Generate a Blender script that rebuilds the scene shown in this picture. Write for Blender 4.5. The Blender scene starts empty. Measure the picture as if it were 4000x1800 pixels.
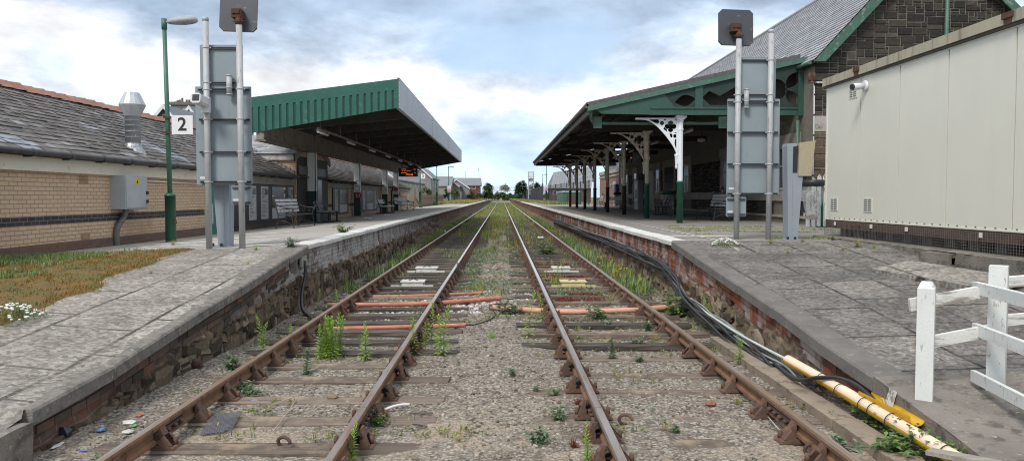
import bpy, math, random
from mathutils import Vector, Matrix, noise as MN
random.seed(7)
S = bpy.context.scene
COL = S.collection
R_ = math.radians
CH = 1.70                      # eye height above the rail tops (z = 0)
YAW, PITCH = R_(0.80), R_(2.52)
_f = Vector((math.sin(YAW)*math.cos(PITCH), math.cos(YAW)*math.cos(PITCH), -math.sin(PITCH)))
_r = Vector((math.cos(YAW), -math.sin(YAW), 0)); _u = _r.cross(_f)

def W(sx, sy, x=None, Y=None, z=None):
    """survey helper: the world point on a known plane seen at a photo position"""
    d = _f*3000 + _r*(sx-2000) - _u*(sy-900)
    t = x/d.x if x is not None else Y/d.y if Y is not None else (z-CH)/d.z
    return Vector((0, 0, CH)) + d*t

def rnd(a, b): return random.uniform(a, b)
def lerp(a, b, t): return a+(b-a)*t
def pw(tab, t):
    if t <= tab[0][0]: return tab[0][1]
    for (a, u), (b, v) in zip(tab, tab[1:]):
        if t <= b: return u+(v-u)*(t-a)/(b-a)
    return tab[-1][1]
def nz(x, y, z=0.0, s=1.0): return MN.noise(Vector((x*s, y*s, z*s)))
def sm(a, b, t):
    t = max(0, min(1, (t-a)/(b-a))); return t*t*(3-2*t)

# ------------------------------------------------------------------ mesh builder
class MB:
    def __init__(s): s.v, s.f, s.m, s.uv, s.sm = [], [], [], {}, []
    def face(s, idx, mat=0, smooth=False, uv=None):
        if uv: s.uv[len(s.f)] = uv
        s.f.append(tuple(idx)); s.m.append(mat); s.sm.append(smooth)
    def add(s, vs, fs, mat=0, smooth=False):
        b = len(s.v); s.v.extend(tuple(p) for p in vs)
        for f in fs: s.face([b+i for i in f], mat, smooth)
        return b
    def quad(s, a, b, c, d, mat=0): s.add([a, b, c, d], [(0, 1, 2, 3)], mat)
    def box(s, x0, x1, y0, y1, z0, z1, mat=0, T=None, j=0):
        vs = [Vector((x, y, z)) for z in (z0, z1) for y in (y0, y1) for x in (x0, x1)]
        if j: vs = [p+Vector((rnd(-j, j), rnd(-j, j), rnd(-j, j))) for p in vs]
        if T is not None: vs = [T @ p for p in vs]
        s.add(vs, [(0, 2, 3, 1), (4, 5, 7, 6), (0, 1, 5, 4), (2, 6, 7, 3), (0, 4, 6, 2), (1, 3, 7, 5)], mat)
    def bar(s, p0, p1, w, h, mat=0, up=(0, 0, 1)):
        p0, p1 = Vector(p0), Vector(p1); d = (p1-p0).normalized(); a = d.cross(Vector(up))
        if a.length < 1e-4: a = Vector((1, 0, 0))
        a.normalize(); b = a.cross(d); a = a*w/2; b = b*h/2
        vs = [p+sa*a+sb*b for p in (p0, p1) for sb in (-1, 1) for sa in (-1, 1)]
        s.add(vs, [(0, 1, 3, 2), (4, 6, 7, 5), (0, 4, 5, 1), (2, 3, 7, 6), (0, 2, 6, 4), (1, 5, 7, 3)], mat)
    def tube(s, pts, r, n=8, mat=0, caps=True, flat=1.0):
        pts = [Vector(p) for p in pts]; k = len(pts)
        rs = r if isinstance(r, (list, tuple)) else [r]*k
        ref = None; b = len(s.v)
        for i, p in enumerate(pts):
            d = (pts[min(i+1, k-1)]-pts[max(i-1, 0)]).normalized()
            if ref is None: ref = Vector((0, 0, 1)) if abs(d.z) < .9 else Vector((1, 0, 0))
            a = d.cross(ref)
            if a.length < 1e-3: a = d.orthogonal()
            a.normalize(); c = a.cross(d); ref = c
            for q in range(n):
                t = 2*math.pi*q/n
                s.v.append(tuple(p+a*math.cos(t)*rs[i]+c*math.sin(t)*rs[i]*flat))
        for i in range(k-1):
            for q in range(n):
                q2 = (q+1) % n
                s.face((b+i*n+q, b+i*n+q2, b+(i+1)*n+q2, b+(i+1)*n+q), mat, True)
        if caps:
            s.face([b+q for q in range(n)][::-1], mat); s.face([b+(k-1)*n+q for q in range(n)], mat)
    def cyl(s, p0, p1, r, r1=None, n=12, mat=0): s.tube([p0, p1], [r, r if r1 is None else r1], n, mat)
    def lathe(s, prof, o=(0, 0, 0), n=12, mat=0, smooth=True):
        b = len(s.v); k = len(prof)
        for r, z in prof:
            for q in range(n):
                t = 2*math.pi*q/n; s.v.append((o[0]+r*math.cos(t), o[1]+r*math.sin(t), o[2]+z))
        for i in range(k-1):
            for q in range(n):
                q2 = (q+1) % n; s.face((b+i*n+q, b+i*n+q2, b+(i+1)*n+q2, b+(i+1)*n+q), mat, smooth)
        s.face([b+q for q in range(n)][::-1], mat); s.face([b+(k-1)*n+q for q in range(n)], mat)
    def prism(s, poly, ax, a, b, mat=0):
        f = {'x': lambda p, t: (t, p[0], p[1]), 'y': lambda p, t: (p[0], t, p[1]), 'z': lambda p, t: (p[0], p[1], t)}[ax]
        n = len(poly); vs = [f(p, a) for p in poly]+[f(p, b) for p in poly]
        s.add(vs, [tuple(range(n)), tuple(range(n, 2*n))[::-1]]+[(i, i+n, (i+1) % n+n, (i+1) % n) for i in range(n)], mat)
    def sweep(s, prof, y0, y1, x=0, z=0, mat=0, smooth=False):   # profile in (x,z) along Y
        s.prism([(x+p[0], z+p[1]) for p in prof], 'y', y0, y1, mat)
    def grid(s, fn, us, vs, mat=0, smooth=True, uvf=None):
        b = len(s.v); nu, nv = len(us), len(vs)
        for v in vs:
            for u in us: s.v.append(tuple(fn(u, v)))
        for j in range(nv-1):
            for i in range(nu-1):
                q = (b+j*nu+i, b+j*nu+i+1, b+(j+1)*nu+i+1, b+(j+1)*nu+i)
                uv = [uvf(us[i+a], vs[j+c]) for a, c in ((0, 0), (1, 0), (1, 1), (0, 1))] if uvf else None
                s.face(q, mat, smooth, uv)
    def ball(s, c, r, sc=(1, 1, 1), j=0, mat=0, smooth=False, T=None):
        vs = []
        for p in ICO[0]:
            q = p*(r*(1+rnd(-j, j))); q = Vector((q.x*sc[0], q.y*sc[1], q.z*sc[2]))
            if T is not None: q = T @ q
            vs.append(Vector(c)+q)
        s.add(vs, ICO[1], mat, smooth)
    def join(s, o, T=None):
        b = len(s.v); k = len(s.f)
        s.v.extend(tuple(T @ Vector(p)) for p in o.v) if T is not None else s.v.extend(o.v)
        for f, m, q in zip(o.f, o.m, o.sm): s.face([b+i for i in f], m, q)
    def mesh(s, name, mats):
        me = bpy.data.meshes.new(name); me.from_pydata(s.v, [], s.f); 
        for m in (mats if isinstance(mats, (list, tuple)) else [mats]): me.materials.append(m)
        me.polygons.foreach_set('material_index', s.m); me.polygons.foreach_set('use_smooth', s.sm)
        me.update(); uvl = me.uv_layers.new(name='UVMap'); Z = Vector((0, 0, 1)); dat = uvl.data
        for p in me.polygons:
            if p.index in s.uv:
                for li, uv in zip(p.loop_indices, s.uv[p.index]): dat[li].uv = uv
                continue
            n = p.normal
            if abs(n.z) > .97: u, v = Vector((1, 0, 0)), Vector((0, 1, 0))
            else: u = Z.cross(n).normalized(); v = n.cross(u)
            for li, vi in zip(p.loop_indices, p.vertices):
                c = me.vertices[vi].co; dat[li].uv = (c.dot(u), c.dot(v))
        return me
    def build(s, name, mats, parent=None):
        o = bpy.data.objects.new(name, s.mesh(name, mats)); COL.objects.link(o)
        if parent is not None:
            o.parent = parent
            if parent.type != 'MESH': o.matrix_parent_inverse = parent.matrix_basis.inverted()
        return o
def _ico():
    t = (1+5**.5)/2
    v = [Vector(p).normalized() for p in ((-1, t, 0), (1, t, 0), (-1, -t, 0), (1, -t, 0), (0, -1, t), (0, 1, t), (0, -1, -t), (0, 1, -t), (t, 0, -1), (t, 0, 1), (-t, 0, -1), (-t, 0, 1))]
    f = [(0, 11, 5), (0, 5, 1), (0, 1, 7), (0, 7, 10), (0, 10, 11), (1, 5, 9), (5, 11, 4), (11, 10, 2), (10, 7, 6), (7, 1, 8), (3, 9, 4), (3, 4, 2), (3, 2, 6), (3, 6, 8), (3, 8, 9), (4, 9, 5), (2, 4, 11), (6, 2, 10), (8, 6, 7), (9, 8, 1)]
    return v, f
ICO = _ico()

def tag(o, label, cat, group=None, kind=None):
    if label: o['label'] = label
    if cat: o['category'] = cat
    if group: o['group'] = group
    if kind: o['kind'] = kind
    return o
def thing(name, label, cat, loc=(0, 0, 0), rz=0, group=None):
    o = bpy.data.objects.new(name, None); COL.objects.link(o); o.empty_display_size = .1
    o.location = loc; o.rotation_euler = (0, 0, rz)
    return tag(o, label, cat, group)
def dup(o, loc, rz=0, sc=1, label=None, group=None, cat=None, tilt=(0, 0)):
    def cp(a, par):
        c = a.copy(); COL.objects.link(c)
        if par is not None: c.parent = par
        for k in a.children: cp(k, c)
        return c
    c = cp(o, None); c.location = loc; c.rotation_euler = (tilt[0], tilt[1], rz)
    c.scale = (sc, sc, sc) if not isinstance(sc, tuple) else sc
    if label: c['label'] = label
    if group: c['group'] = group
    if cat: c['category'] = cat
    return c
def plate(name, outlines, th, T, mat, parent=None):
    """flat plate with real holes: closed 2-D outlines, thickness th, placed by T"""
    cu = bpy.data.curves.new(name, 'CURVE'); cu.dimensions = '2D'; cu.fill_mode = 'BOTH'; cu.extrude = th/2
    for pts in outlines:
        sp = cu.splines.new('POLY'); sp.points.add(len(pts)-1)
        for p, q in zip(sp.points, pts): p.co = (q[0], q[1], 0, 1)
        sp.use_cyclic_u = True
    return _curve_mesh(name, cu, T, mat, parent)
def _curve_mesh(name, cu, T, mat, parent):
    t = bpy.data.objects.new('tmp', cu); COL.objects.link(t)
    dg = bpy.context.evaluated_depsgraph_get(); dg.update()
    me = bpy.data.meshes.new_from_object(t.evaluated_get(dg)); bpy.data.objects.remove(t)
    me.name = name; me.transform(T); me.materials.clear(); me.materials.append(mat)
    o = bpy.data.objects.new(name, me); COL.objects.link(o)
    if parent is not None:
        o.parent = parent
        if parent.type != 'MESH': o.matrix_parent_inverse = parent.matrix_basis.inverted()
    return o
def text(name, s, size, T, mat, parent=None, align='CENTER', bold=0.0):
    cu = bpy.data.curves.new(name, 'FONT'); cu.body = s; cu.size = size; cu.align_x = align; cu.align_y = 'CENTER'; cu.extrude = .002; cu.offset = bold
    return _curve_mesh(name, cu, T, mat, parent)
def TM(loc, rx=0, ry=0, rz=0): return Matrix.Translation(loc) @ Matrix.Rotation(rz, 4, 'Z') @ Matrix.Rotation(ry, 4, 'Y') @ Matrix.Rotation(rx, 4, 'X')
FACE_CAM = lambda loc, rz=0: TM(loc, R_(90), 0, rz)        # text plane that faces -Y

# ------------------------------------------------------------------ materials
class NT:
    def __init__(s, name):
        s.mat = bpy.data.materials.new(name); s.mat.use_nodes = True; s.t = s.mat.node_tree; s.t.nodes.clear()
        s.out = s.n('ShaderNodeOutputMaterial'); s.b = s.n('ShaderNodeBsdfPrincipled'); s.l(s.b.outputs[0], s.out.inputs[0])
        s.tc = s.n('ShaderNodeTexCoord')
    def n(s, ty, **k):
        o = s.t.nodes.new(ty)
        for a, b in k.items(): setattr(o, a, b)
        return o
    def l(s, a, b): s.t.links.new(a, b)
    def vec(s, sc=(1, 1, 1), src='Object'):
        m = s.n('ShaderNodeMapping'); m.inputs['Scale'].default_value = sc if isinstance(sc, tuple) else (sc, sc, sc)
        s.l(s.tc.outputs[src], m.inputs[0]); return m.outputs[0]
    def noise(s, sc, detail=5, rough=.6, src='Object', dist=0):
        o = s.n('ShaderNodeTexNoise'); o.inputs['Scale'].default_value = 1; o.inputs['Detail'].default_value = detail; o.inputs['Roughness'].default_value = rough; o.inputs['Distortion'].default_value = dist
        s.l(s.vec(sc, src), o.inputs['Vector']); return o.outputs['Fac']
    def vor(s, sc, feat='F1', out='Distance', src='Object'):
        o = s.n('ShaderNodeTexVoronoi', feature=feat); o.inputs['Scale'].default_value = 1
        s.l(s.vec(sc, src), o.inputs['Vector']); return o.outputs[out]
    def rng(s, x, a, b, c=0., d=1.):
        o = s.n('ShaderNodeMapRange'); o.clamp = True
        for i, q in enumerate((a, b, c, d)): o.inputs[i+1].default_value = q
        s.l(x, o.inputs[0]); return o.outputs[0]
    def math(s, op, a, b=0.5):
        o = s.n('ShaderNodeMath', operation=op)
        for i, q in enumerate((a, b)):
            if isinstance(q, (int, float)): o.inputs[i].default_value = q
            else: s.l(q, o.inputs[i])
        return o.outputs[0]
    def mix(s, f, a, b, bt='MIX'):
        o = s.n('ShaderNodeMix', data_type='RGBA', blend_type=bt); i = [q for q in o.inputs if q.enabled] if False else None
        for k, q in ((0, f), (6, a), (7, b)):
            if isinstance(q, tuple): o.inputs[k].default_value = (*q, 1)
            elif isinstance(q, (int, float)): o.inputs[k].default_value = q
            else: s.l(q, o.inputs[k])
        return o.outputs[2]
    def ramp(s, x, stops):
        o = s.n('ShaderNodeValToRGB'); e = o.color_ramp.elements
        while len(e) < len(stops): e.new(.5)
        for q, (p, c) in zip(e, stops): q.position = p; q.color = (*c, 1)
        s.l(x, o.inputs[0]); return o.outputs[0]
    def bump(s, h, st=.3, d=.02):
        o = s.n('ShaderNodeBump'); o.inputs['Strength'].default_value = st; o.inputs['Distance'].default_value = d
        s.l(h, o.inputs['Height'])
        if s.b.inputs['Normal'].is_linked: s.l(s.b.inputs['Normal'].links[0].from_socket, o.inputs['Normal'])
        s.l(o.outputs[0], s.b.inputs['Normal'])
    def island(s): return s.n('ShaderNodeNewGeometry').outputs['Random Per Island']
    def objrnd(s): return s.n('ShaderNodeObjectInfo').outputs['Random']
    def sep(s, src='Object'):
        o = s.n('ShaderNodeSeparateXYZ'); s.l(s.tc.outputs[src], o.inputs[0]); return o.outputs
    def val(s, col, x, a, b):          # multiply colour by a..b
        c = s.n('ShaderNodeCombineXYZ'); q = s.rng(x, 0, 1, a, b)
        for i in range(3): s.l(q, c.inputs[i])
        return s.mix(1., col, c.outputs[0], 'MULTIPLY')
    def end(s, col, rough=.8, metal=0., spec=.5):
        for k, q in (('Base Color', col), ('Roughness', rough), ('Metallic', metal), ('Specular IOR Level', spec)):
            if isinstance(q, tuple): s.b.inputs[k].default_value = (*q, 1)
            elif isinstance(q, (int, float)): s.b.inputs[k].default_value = q
            else: s.l(q, s.b.inputs[k])
        return s.mat

def mat(name, c1, c2=None, sc=3., rough=.7, metal=0., bump=0., bsc=None, layers=(), isl=0., obj=0., spec=.5, lo=.35, hi=.65):
    """noise-mottled surface; layers = [(colour, scale, lo, hi)] patches of wear, dirt, rust"""
    t = NT(name); c = c1
    if c2: c = t.mix(t.rng(t.noise(sc), lo, hi), c1, c2)
    for L in layers: c = t.mix(t.rng(t.noise(L[1], 6, .65), L[2], L[3]), c, L[0])
    if isl: c = t.val(c if not isinstance(c, tuple) else t.mix(0., c, c), t.island(), 1-isl, 1+isl)
    if obj: c = t.val(c if not isinstance(c, tuple) else t.mix(0., c, c), t.objrnd(), 1-obj, 1+obj)
    if bump: t.bump(t.noise(bsc or sc*4 if not isinstance(sc, tuple) else bsc or 30), bump)
    return t.end(c, rough, metal, spec)
def emit(name, c, st):
    t = NT(name); t.b.inputs['Emission Color'].default_value = (*c, 1); t.b.inputs['Emission Strength'].default_value = st
    return t.end(c, .6)
def brick(name, c1, c2, mort, bw=.225, rh=.075, ms=.008, rough=.85, layers=(), bump=.4, src='UV', off=.5, var=.25, sqz=1):
    t = NT(name); b = t.n('ShaderNodeTexBrick'); b.offset = off
    for k, q in (('Scale', 1), ('Brick Width', bw), ('Row Height', rh), ('Mortar Size', ms), ('Mortar Smooth', .3), ('Bias', 0)): b.inputs[k].default_value = q
    t.l(t.vec(1., src), b.inputs[0])
    for k, q in (('Color1', c1), ('Color2', c2), ('Mortar', mort)): b.inputs[k].default_value = (*q, 1)
    c = t.val(b.outputs[0], t.noise(9, 6, .7, src), 1-var, 1+var)
    for L in layers: c = t.mix(t.rng(t.noise(L[1], 6, .65), L[2], L[3]), c, L[0])
    t.bump(t.math('MULTIPLY', b.outputs[1], -1.), bump, .01); t.bump(t.noise(40, 4, .6, src), .25, .01)
    return t.end(c, rough, 0, .3)
# ------------------------------------------------------------------ camera, light, sky
cd = bpy.data.cameras.new('camera'); cam = bpy.data.objects.new('camera', cd); COL.objects.link(cam)
cd.sensor_width = 36; cd.lens = 27; cd.clip_start = .05; cd.clip_end = 3000
cam.location = (0, 0, CH); cam.rotation_euler = (R_(90)-PITCH, 0, -YAW); S.camera = cam
S.view_settings.view_transform = 'Standard'; S.view_settings.look = 'None'; S.view_settings.exposure = .42; S.view_settings.gamma = 1
S.cycles.filter_width = 1.05; S.cycles.max_bounces = 14; S.cycles.diffuse_bounces = 8
SUN_EL, SUN_AZ = R_(46), R_(209)          # azimuth clockwise from +Y: high sun behind the camera, to its left
ld = bpy.data.lights.new('sun', 'SUN'); ld.energy = 2.0; ld.angle = R_(16); ld.color = (1, .95, .88)
lo = bpy.data.objects.new('sun', ld); COL.objects.link(lo); lo.rotation_euler = (R_(90)-SUN_EL, 0, -SUN_AZ+math.pi); 
wd = bpy.data.worlds.new('World'); S.world = wd; wd.use_nodes = True
def sky():
    t = NT.__new__(NT); t.t = wd.node_tree; t.t.nodes.clear()
    out = t.n('ShaderNodeOutputWorld'); bg = t.n('ShaderNodeBackground'); t.l(bg.outputs[0], out.inputs[0]); t.tc = t.n('ShaderNodeTexCoord')
    st = t.n('ShaderNodeTexSky'); st.sky_type = 'NISHITA'; st.sun_disc = False; st.sun_elevation = SUN_EL; st.sun_rotation = SUN_AZ
    st.air_density = 1; st.dust_density = 1.2; st.ozone_density = 1.5
    K = .1; bg.inputs['Strength'].default_value = K
    z = t.sep('Generated')[2]; x = t.sep('Generated')[0]
    G = 'Generated'
    wob = t.math('SUBTRACT', t.noise((4.2, 4.2, 9), 8, .6, G, .25), .5)
    big = t.math('SUBTRACT', t.noise((1.7, 1.7, 5), 3, .5, G), .5)
    h = t.math('ADD', z, t.math('ADD', t.math('MULTIPLY', wob, .34), t.math('MULTIPLY', big, .16)))
    h = t.math('ADD', h, t.math('MULTIPLY', x, -.03))
    cl = t.ramp(h, [(0, (.60, .72, .88)), (.045, (.54, .69, .89)), (.085, (.66, .76, .88)), (.115, (.86, .88, .91)), (.165, (.88, .90, .93)), (.205, (.56, .66, .80)), (.25, (.38, .48, .62)), (.30, (.42, .52, .66)), (.42, (.60, .67, .78)), (.6, (.80, .84, .92)), (1, (.86, .89, .94))])
    det = t.noise((10, 10, 19), 8, .62, G, .3)
    cl = t.val(cl, t.rng(det, .3, .7), .80, 1.14)
    cl = t.val(cl, t.rng(t.noise((5, 5, 16), 7, .6, G, .2), .36, .60), .80, 1.10)
    # breaks of open blue between the clouds
    gap = t.math('MULTIPLY', t.rng(t.noise((3.4, 3.4, 8), 7, .62, G, .3), .50, .62), t.rng(h, .03, .12))
    gap = t.math('MULTIPLY', gap, t.rng(z, .27, .20))
    ten = t.n('ShaderNodeMix', data_type='RGBA', blend_type='MULTIPLY'); ten.inputs[0].default_value = 1
    t.l(cl, ten.inputs[6]); ten.inputs[7].default_value = (1/K, 1/K, 1/K, 1)
    nis = t.mix(.45, st.outputs[0], (5.8, 7.6, 9.8))
    t.l(t.mix(t.math('MULTIPLY', gap, .8), ten.outputs[2], nis), bg.inputs[0])
sky()

# ------------------------------------------------------------------ levels
eL = lambda Y: pw([(4.9, .10), (5.39, .12), (5.41, .19), (6.37, .221), (7.43, .324), (8.69, .449), (9.5, .508), (13.35, .87), (300, .80)], Y)
eR = lambda Y: pw([(4.0, -.06), (4.8, .017), (5.35, .087), (6.2, .195), (6.9, .235), (7.9, .35), (8.84, .457), (13.9, .895), (300, .88)], Y)
def zL(x, Y):                     # left platform surface, x negative; falls away from the track, rises to the wall on the ramp
    a = max(0, -x-3.35); e = eL(Y)
    return lerp(e, lerp(.70, .64, sm(10, 24, Y)), min(a/4.75, 1))
def zR(x, Y):
    a = max(0, x-3.1); e = eR(Y)
    return min(e+.03*a, .9) - .010*a*sm(12, 16, Y) if Y < 14 else e-.0085*a
gbase = lambda Y: lerp(-.214, -.265, sm(8.0, 10.5, Y))
def gz(x, Y):
    b = gbase(Y); c = math.exp(-((x+.17)/.75)**2)
    n = nz(x, Y, 0, 1.3)*.022+nz(x, Y, 5, 4.5)*.014+(nz(x, Y, 9, 13)*.006 if Y < 16 else 0)
    side = .05*sm(2.75, 3.2, abs(x))
    if Y < 9: b += .008*sm(9, 6, Y)
    return b+(.05*c if Y > 8 else .02*c)+n+side

# ------------------------------------------------------------------ setting materials
def m_bed():
    t = NT('track_bed'); 
    g = t.val(t.mix(t.vor(26, out='Color'), (.17, .145, .12), (.30, .265, .225)), t.noise(60, 3, .7), .7, 1.25)
    # keep the stone colours grey-brown: mix by one channel
    cell = t.n('ShaderNodeSeparateColor'); t.l(t.vor(38, out='Color'), cell.inputs[0])
    g = t.ramp(cell.outputs[0], [(0, (.12, .105, .088)), (.35, (.205, .18, .152)), (.7, (.29, .257, .215)), (1, (.42, .38, .325))])
    sand = t.val(t.mix(t.rng(t.noise(2.2, 5), .3, .7), (.42, .34, .255), (.35, .29, .22)), t.noise(90, 3, .7), .78, 1.2)
    y = t.sep()[1]
    m = t.math('ADD', t.noise(1.1, 7, .68), t.math('MULTIPLY', t.rng(y, 4.8, 8.5), -.24))
    c = t.mix(t.rng(m, .40, .55), g, sand)
    c = t.mix(t.math('MULTIPLY', t.rng(t.noise(.9, 6, .7), .52, .68), t.rng(y, 9, 26)), c, (.085, .11, .035))
    c = t.mix(t.math('MULTIPLY', t.rng(t.noise(1.7, 6, .7), .55, .65), .5), c, (.10, .075, .05))
    hgt = t.vor(38); g_ = t.rng(hgt, .35, .75); c = t.val(c, g_, 1.08, .72); t.bump(hgt, .6, .02); t.bump(t.noise(45, 5, .7), .5, .02)
    return t.end(c, .95, 0, .2)
BED = m_bed()
def m_paving(name, a, b, dark, jw=.9, jh=.62, lich=.5, bump=.5, wear=(.40, .62)):
    t = NT(name); k = t.n('ShaderNodeTexBrick'); k.offset = .37
    for n_, q in (('Scale', 1), ('Brick Width', jw), ('Row Height', jh), ('Mortar Size', .022), ('Mortar Smooth', .15), ('Bias', 0)): k.inputs[n_].default_value = q
    mp = t.n('ShaderNodeMapping'); mp.inputs['Rotation'].default_value = (0, 0, R_(90)); mp.inputs['Location'].default_value = (.13, .36, 0); t.l(t.tc.outputs['Object'], mp.inputs[0])
    wv = t.n('ShaderNodeVectorMath', operation='ADD'); dn = t.n('ShaderNodeTexNoise'); dn.inputs['Scale'].default_value = 5; t.l(mp.outputs[0], dn.inputs[0])
    sc = t.n('ShaderNodeVectorMath', operation='SCALE'); sc.inputs['Scale'].default_value = .014; t.l(dn.outputs['Color'], sc.inputs[0])
    t.l(mp.outputs[0], wv.inputs[0]); t.l(sc.outputs[0], wv.inputs[1]); t.l(wv.outputs[0], k.inputs[0])
    for n_, q in (('Color1', a), ('Color2', b), ('Mortar', tuple(.22*v for v in a))): k.inputs[n_].default_value = (*q, 1)
    c = t.mix(t.rng(t.noise(1.3, 8, .68), *wear), k.outputs[0], dark)
    gv = t.n('ShaderNodeSeparateColor'); t.l(t.vor(24, out='Color'), gv.inputs[0]); c = t.val(c, gv.outputs[0], .62, 1.36)
    c = t.val(c, t.rng(t.noise(30, 4, .75), .3, .7), .70, 1.28)
    c = t.mix(t.math('MULTIPLY', t.rng(t.noise(6.5, 8, .75), .57, .70), lich), c, (.44, .42, .375))
    ck = t.vor((1.1, .8, 1), 'DISTANCE_TO_EDGE'); c = t.mix(t.math('MULTIPLY', t.rng(ck, .006, .002), t.rng(t.noise(.7, 3, .5), .56, .62)), c, tuple(.25*v for v in a))
    t.bump(t.math('MULTIPLY', k.outputs[1], -1.), .6, .015); t.bump(t.noise(38, 6, .75), bump, .02)
    return t.end(c, .9, 0, .25)
PAVL = m_paving('worn_pale_paving', (.345, .318, .282), (.275, .253, .226), (.225, .204, .18), 1.25, .82, .2)
PAVR = m_paving('dark_lichened_paving', (.225, .205, .187), (.175, .16, .147), (.118, .109, .102), 1.05, .75, .6, .5, (.42, .60))
def m_asph(name, a, b, gr):
    t = NT(name); c = t.mix(t.rng(t.noise(.8, 7, .65), .35, .65), a, b)
    c = t.mix(t.rng(t.noise((.9, .25, 1), 6, .65), .55, .7), c, gr)
    c = t.val(c, t.noise(60, 4, .7), .75, 1.25); t.bump(t.noise(50, 4, .7), .3, .01)
    return t.end(c, .9, 0, .25)
ASPL = m_asph('grey_brown_asphalt', (.32, .295, .265), (.38, .355, .325), (.25, .23, .205))
ASPR = m_asph('dark_asphalt', (.205, .19, .172), (.25, .232, .212), (.175, .162, .13))
GRND = mat('rough_grass_ground', (.10, .12, .04), (.22, .19, .08), .8, .95, layers=[((.07, .10, .03), 2.2, .5, .62)], bump=.4, bsc=18)

def geom(a, b, k, n0):           # growing steps from a to b
    out = [a]; d = n0
    while out[-1] < b: out.append(min(out[-1]+d, b)); d *= k
    return out
def sheet(name, fn, xs, ys, m):
    g = MB(); g.grid(lambda x, y: (x, y, fn(x, y)), xs, ys, uvf=lambda x, y: (x, y))
    return tag(g.build(name, m), None, None, kind='structure')
frange = lambda a, b, s: [a+(b-a)*i/max(1, round((b-a)/s)) for i in range(max(1, round((b-a)/s))+1)]
sheet('track_bed', gz, frange(-3.47, 3.2, .045), frange(2.5, 12, .05)+geom(12, 300, 1.04, .08)[1:], BED)
gx = [-1500, -300, -80, -30, -8.4, -6.5, -3.48, -3.46, 3.19, 3.21, 6.2, 9, 11, 30, 80, 300, 1500]
sheet('ground', lambda x, y: (-.42 if -3.47 < x < 3.2 else (.5 if y > 14.5 and y < 262 else (-.35 if abs(x) < 8.5 and y < 14.5 else (.5 if y < 262 else -.3)))) , gx, [-60, -10, 2, 14.4, 14.6, 40, 100, 180, 261.9, 262.1, 330, 600, 2000], GRND)

# ------------------------------------------------------------------ platform surfaces
sheet('ramp_paving_left', zL, [-3.38, -3.5, -3.8, -4.2, -4.6, -5.0, -5.4, -6.2, -7.2, -8.15][::-1], frange(4.0, 5.4, .2)[:-1]+[5.395, 5.415]+frange(5.6, 13.3, .25), PAVL)
sheet('platform_left', zL, [-8.15, -7.2, -6.2, -5.4, -4.6, -4.0, -3.62], frange(13.28, 30, .6)+geom(30, 150, 1.05, 1.0)[1:], ASPL)
sheet('platform_end_left', lambda x, y: zL(x, y)+.01*nz(x, y, 0, .5), [-9, -7.2, -5.4, -4.6, -3.4], geom(149.9, 244, 1.05, 2), GRND)
sheet('ramp_paving_right', zR, [3.13, 3.3, 3.7, 4.2, 4.8, 5.5, 6.45], frange(3.5, 14.0, .25), PAVR)
sheet('platform_right', zR, [3.36, 4.4, 5.6, 7, 8, 9.35, 12], frange(14.0, 30, .6)+geom(30, 120, 1.05, 1.0)[1:], ASPR)
sheet('platform_end_right', lambda x, y: zR(x, y)+.01*nz(x, y, 0, .5), [3.15, 4.4, 5.6, 7, 9.35, 14], geom(119.9, 255, 1.05, 2), GRND)
sheet('cabin_base_slab', lambda x, y: .905+.004*nz(x, y, 1, 2), [6.42, 7, 8, 9.6], frange(4, 15.9, .5), mat('old_concrete', (.27, .245, .215), (.20, .185, .16), 2.5, .9, bump=.5, bsc=40, layers=[((.13, .12, .1), 5, .55, .66)]))
# painted strips and worn patches laid on the platforms
PAINT = mat('worn_white_paint', (.60, .59, .55), (.42, .40, .37), 6, .8, layers=[((.24, .225, .205), 9, .52, .6)], bump=.2, bsc=60)
def strip(name, pts, m, f):
    g = MB(); n = 12
    (a, b), (c, d) = pts
    us = frange(0, 1, 1/n); g.grid(lambda u, v: (lerp(a[0], b[0], u) if v == 0 else lerp(c[0], d[0], u), lerp(a[1], b[1], u) if v == 0 else lerp(c[1], d[1], u), f(lerp(a[0], b[0], u) if v == 0 else lerp(c[0], d[0], u), lerp(a[1], b[1], u) if v == 0 else lerp(c[1], d[1], u))+.005), us, [0, 1])
    return tag(g.build(name, m), None, None, kind='structure')
for i, (y0, y1, x0, x1) in enumerate(((13.45, 13.75, -4.6, -3.64), (14.6, 14.95, -6.9, -4.3), (15.6, 16.1, -7.6, -4.6), (17.3, 17.8, -7.7, -5.2), (19.8, 20.4, -7.8, -5.4))):
    strip('painted_marking', (((x0, y0), (x1, y0)), ((x0, y1), (x1, y1))), PAINT, zL)
for i, (y0, y1, x0, x1) in enumerate(((14.15, 14.3, 3.4, 5.0), (15.6, 16.0, 3.4, 4.9), (17.6, 17.75, 3.4, 5.3), (20.6, 20.8, 3.5, 5.5), (29, 29.25, 3.5, 5.4))):
    strip('painted_marking', (((x0, y0), (x1, y0)), ((x0, y1), (x1, y1))), PAINT, zR)
strip('painted_line', (((3.98, 14.3), (4.04, 14.3)), ((3.98, 75), (4.04, 75))), PAINT, lambda x, y: zR(x, y)+.004)
strip('painted_line', (((3.92, 5.5), (3.985, 5.5)), ((3.92, 13.6), (3.985, 13.6))), mat('flaking_line', (.36, .34, .30), (.16, .15, .14), 14, .9, lo=.42, hi=.55), lambda x, y: zR(x, y)+.004)

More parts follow.
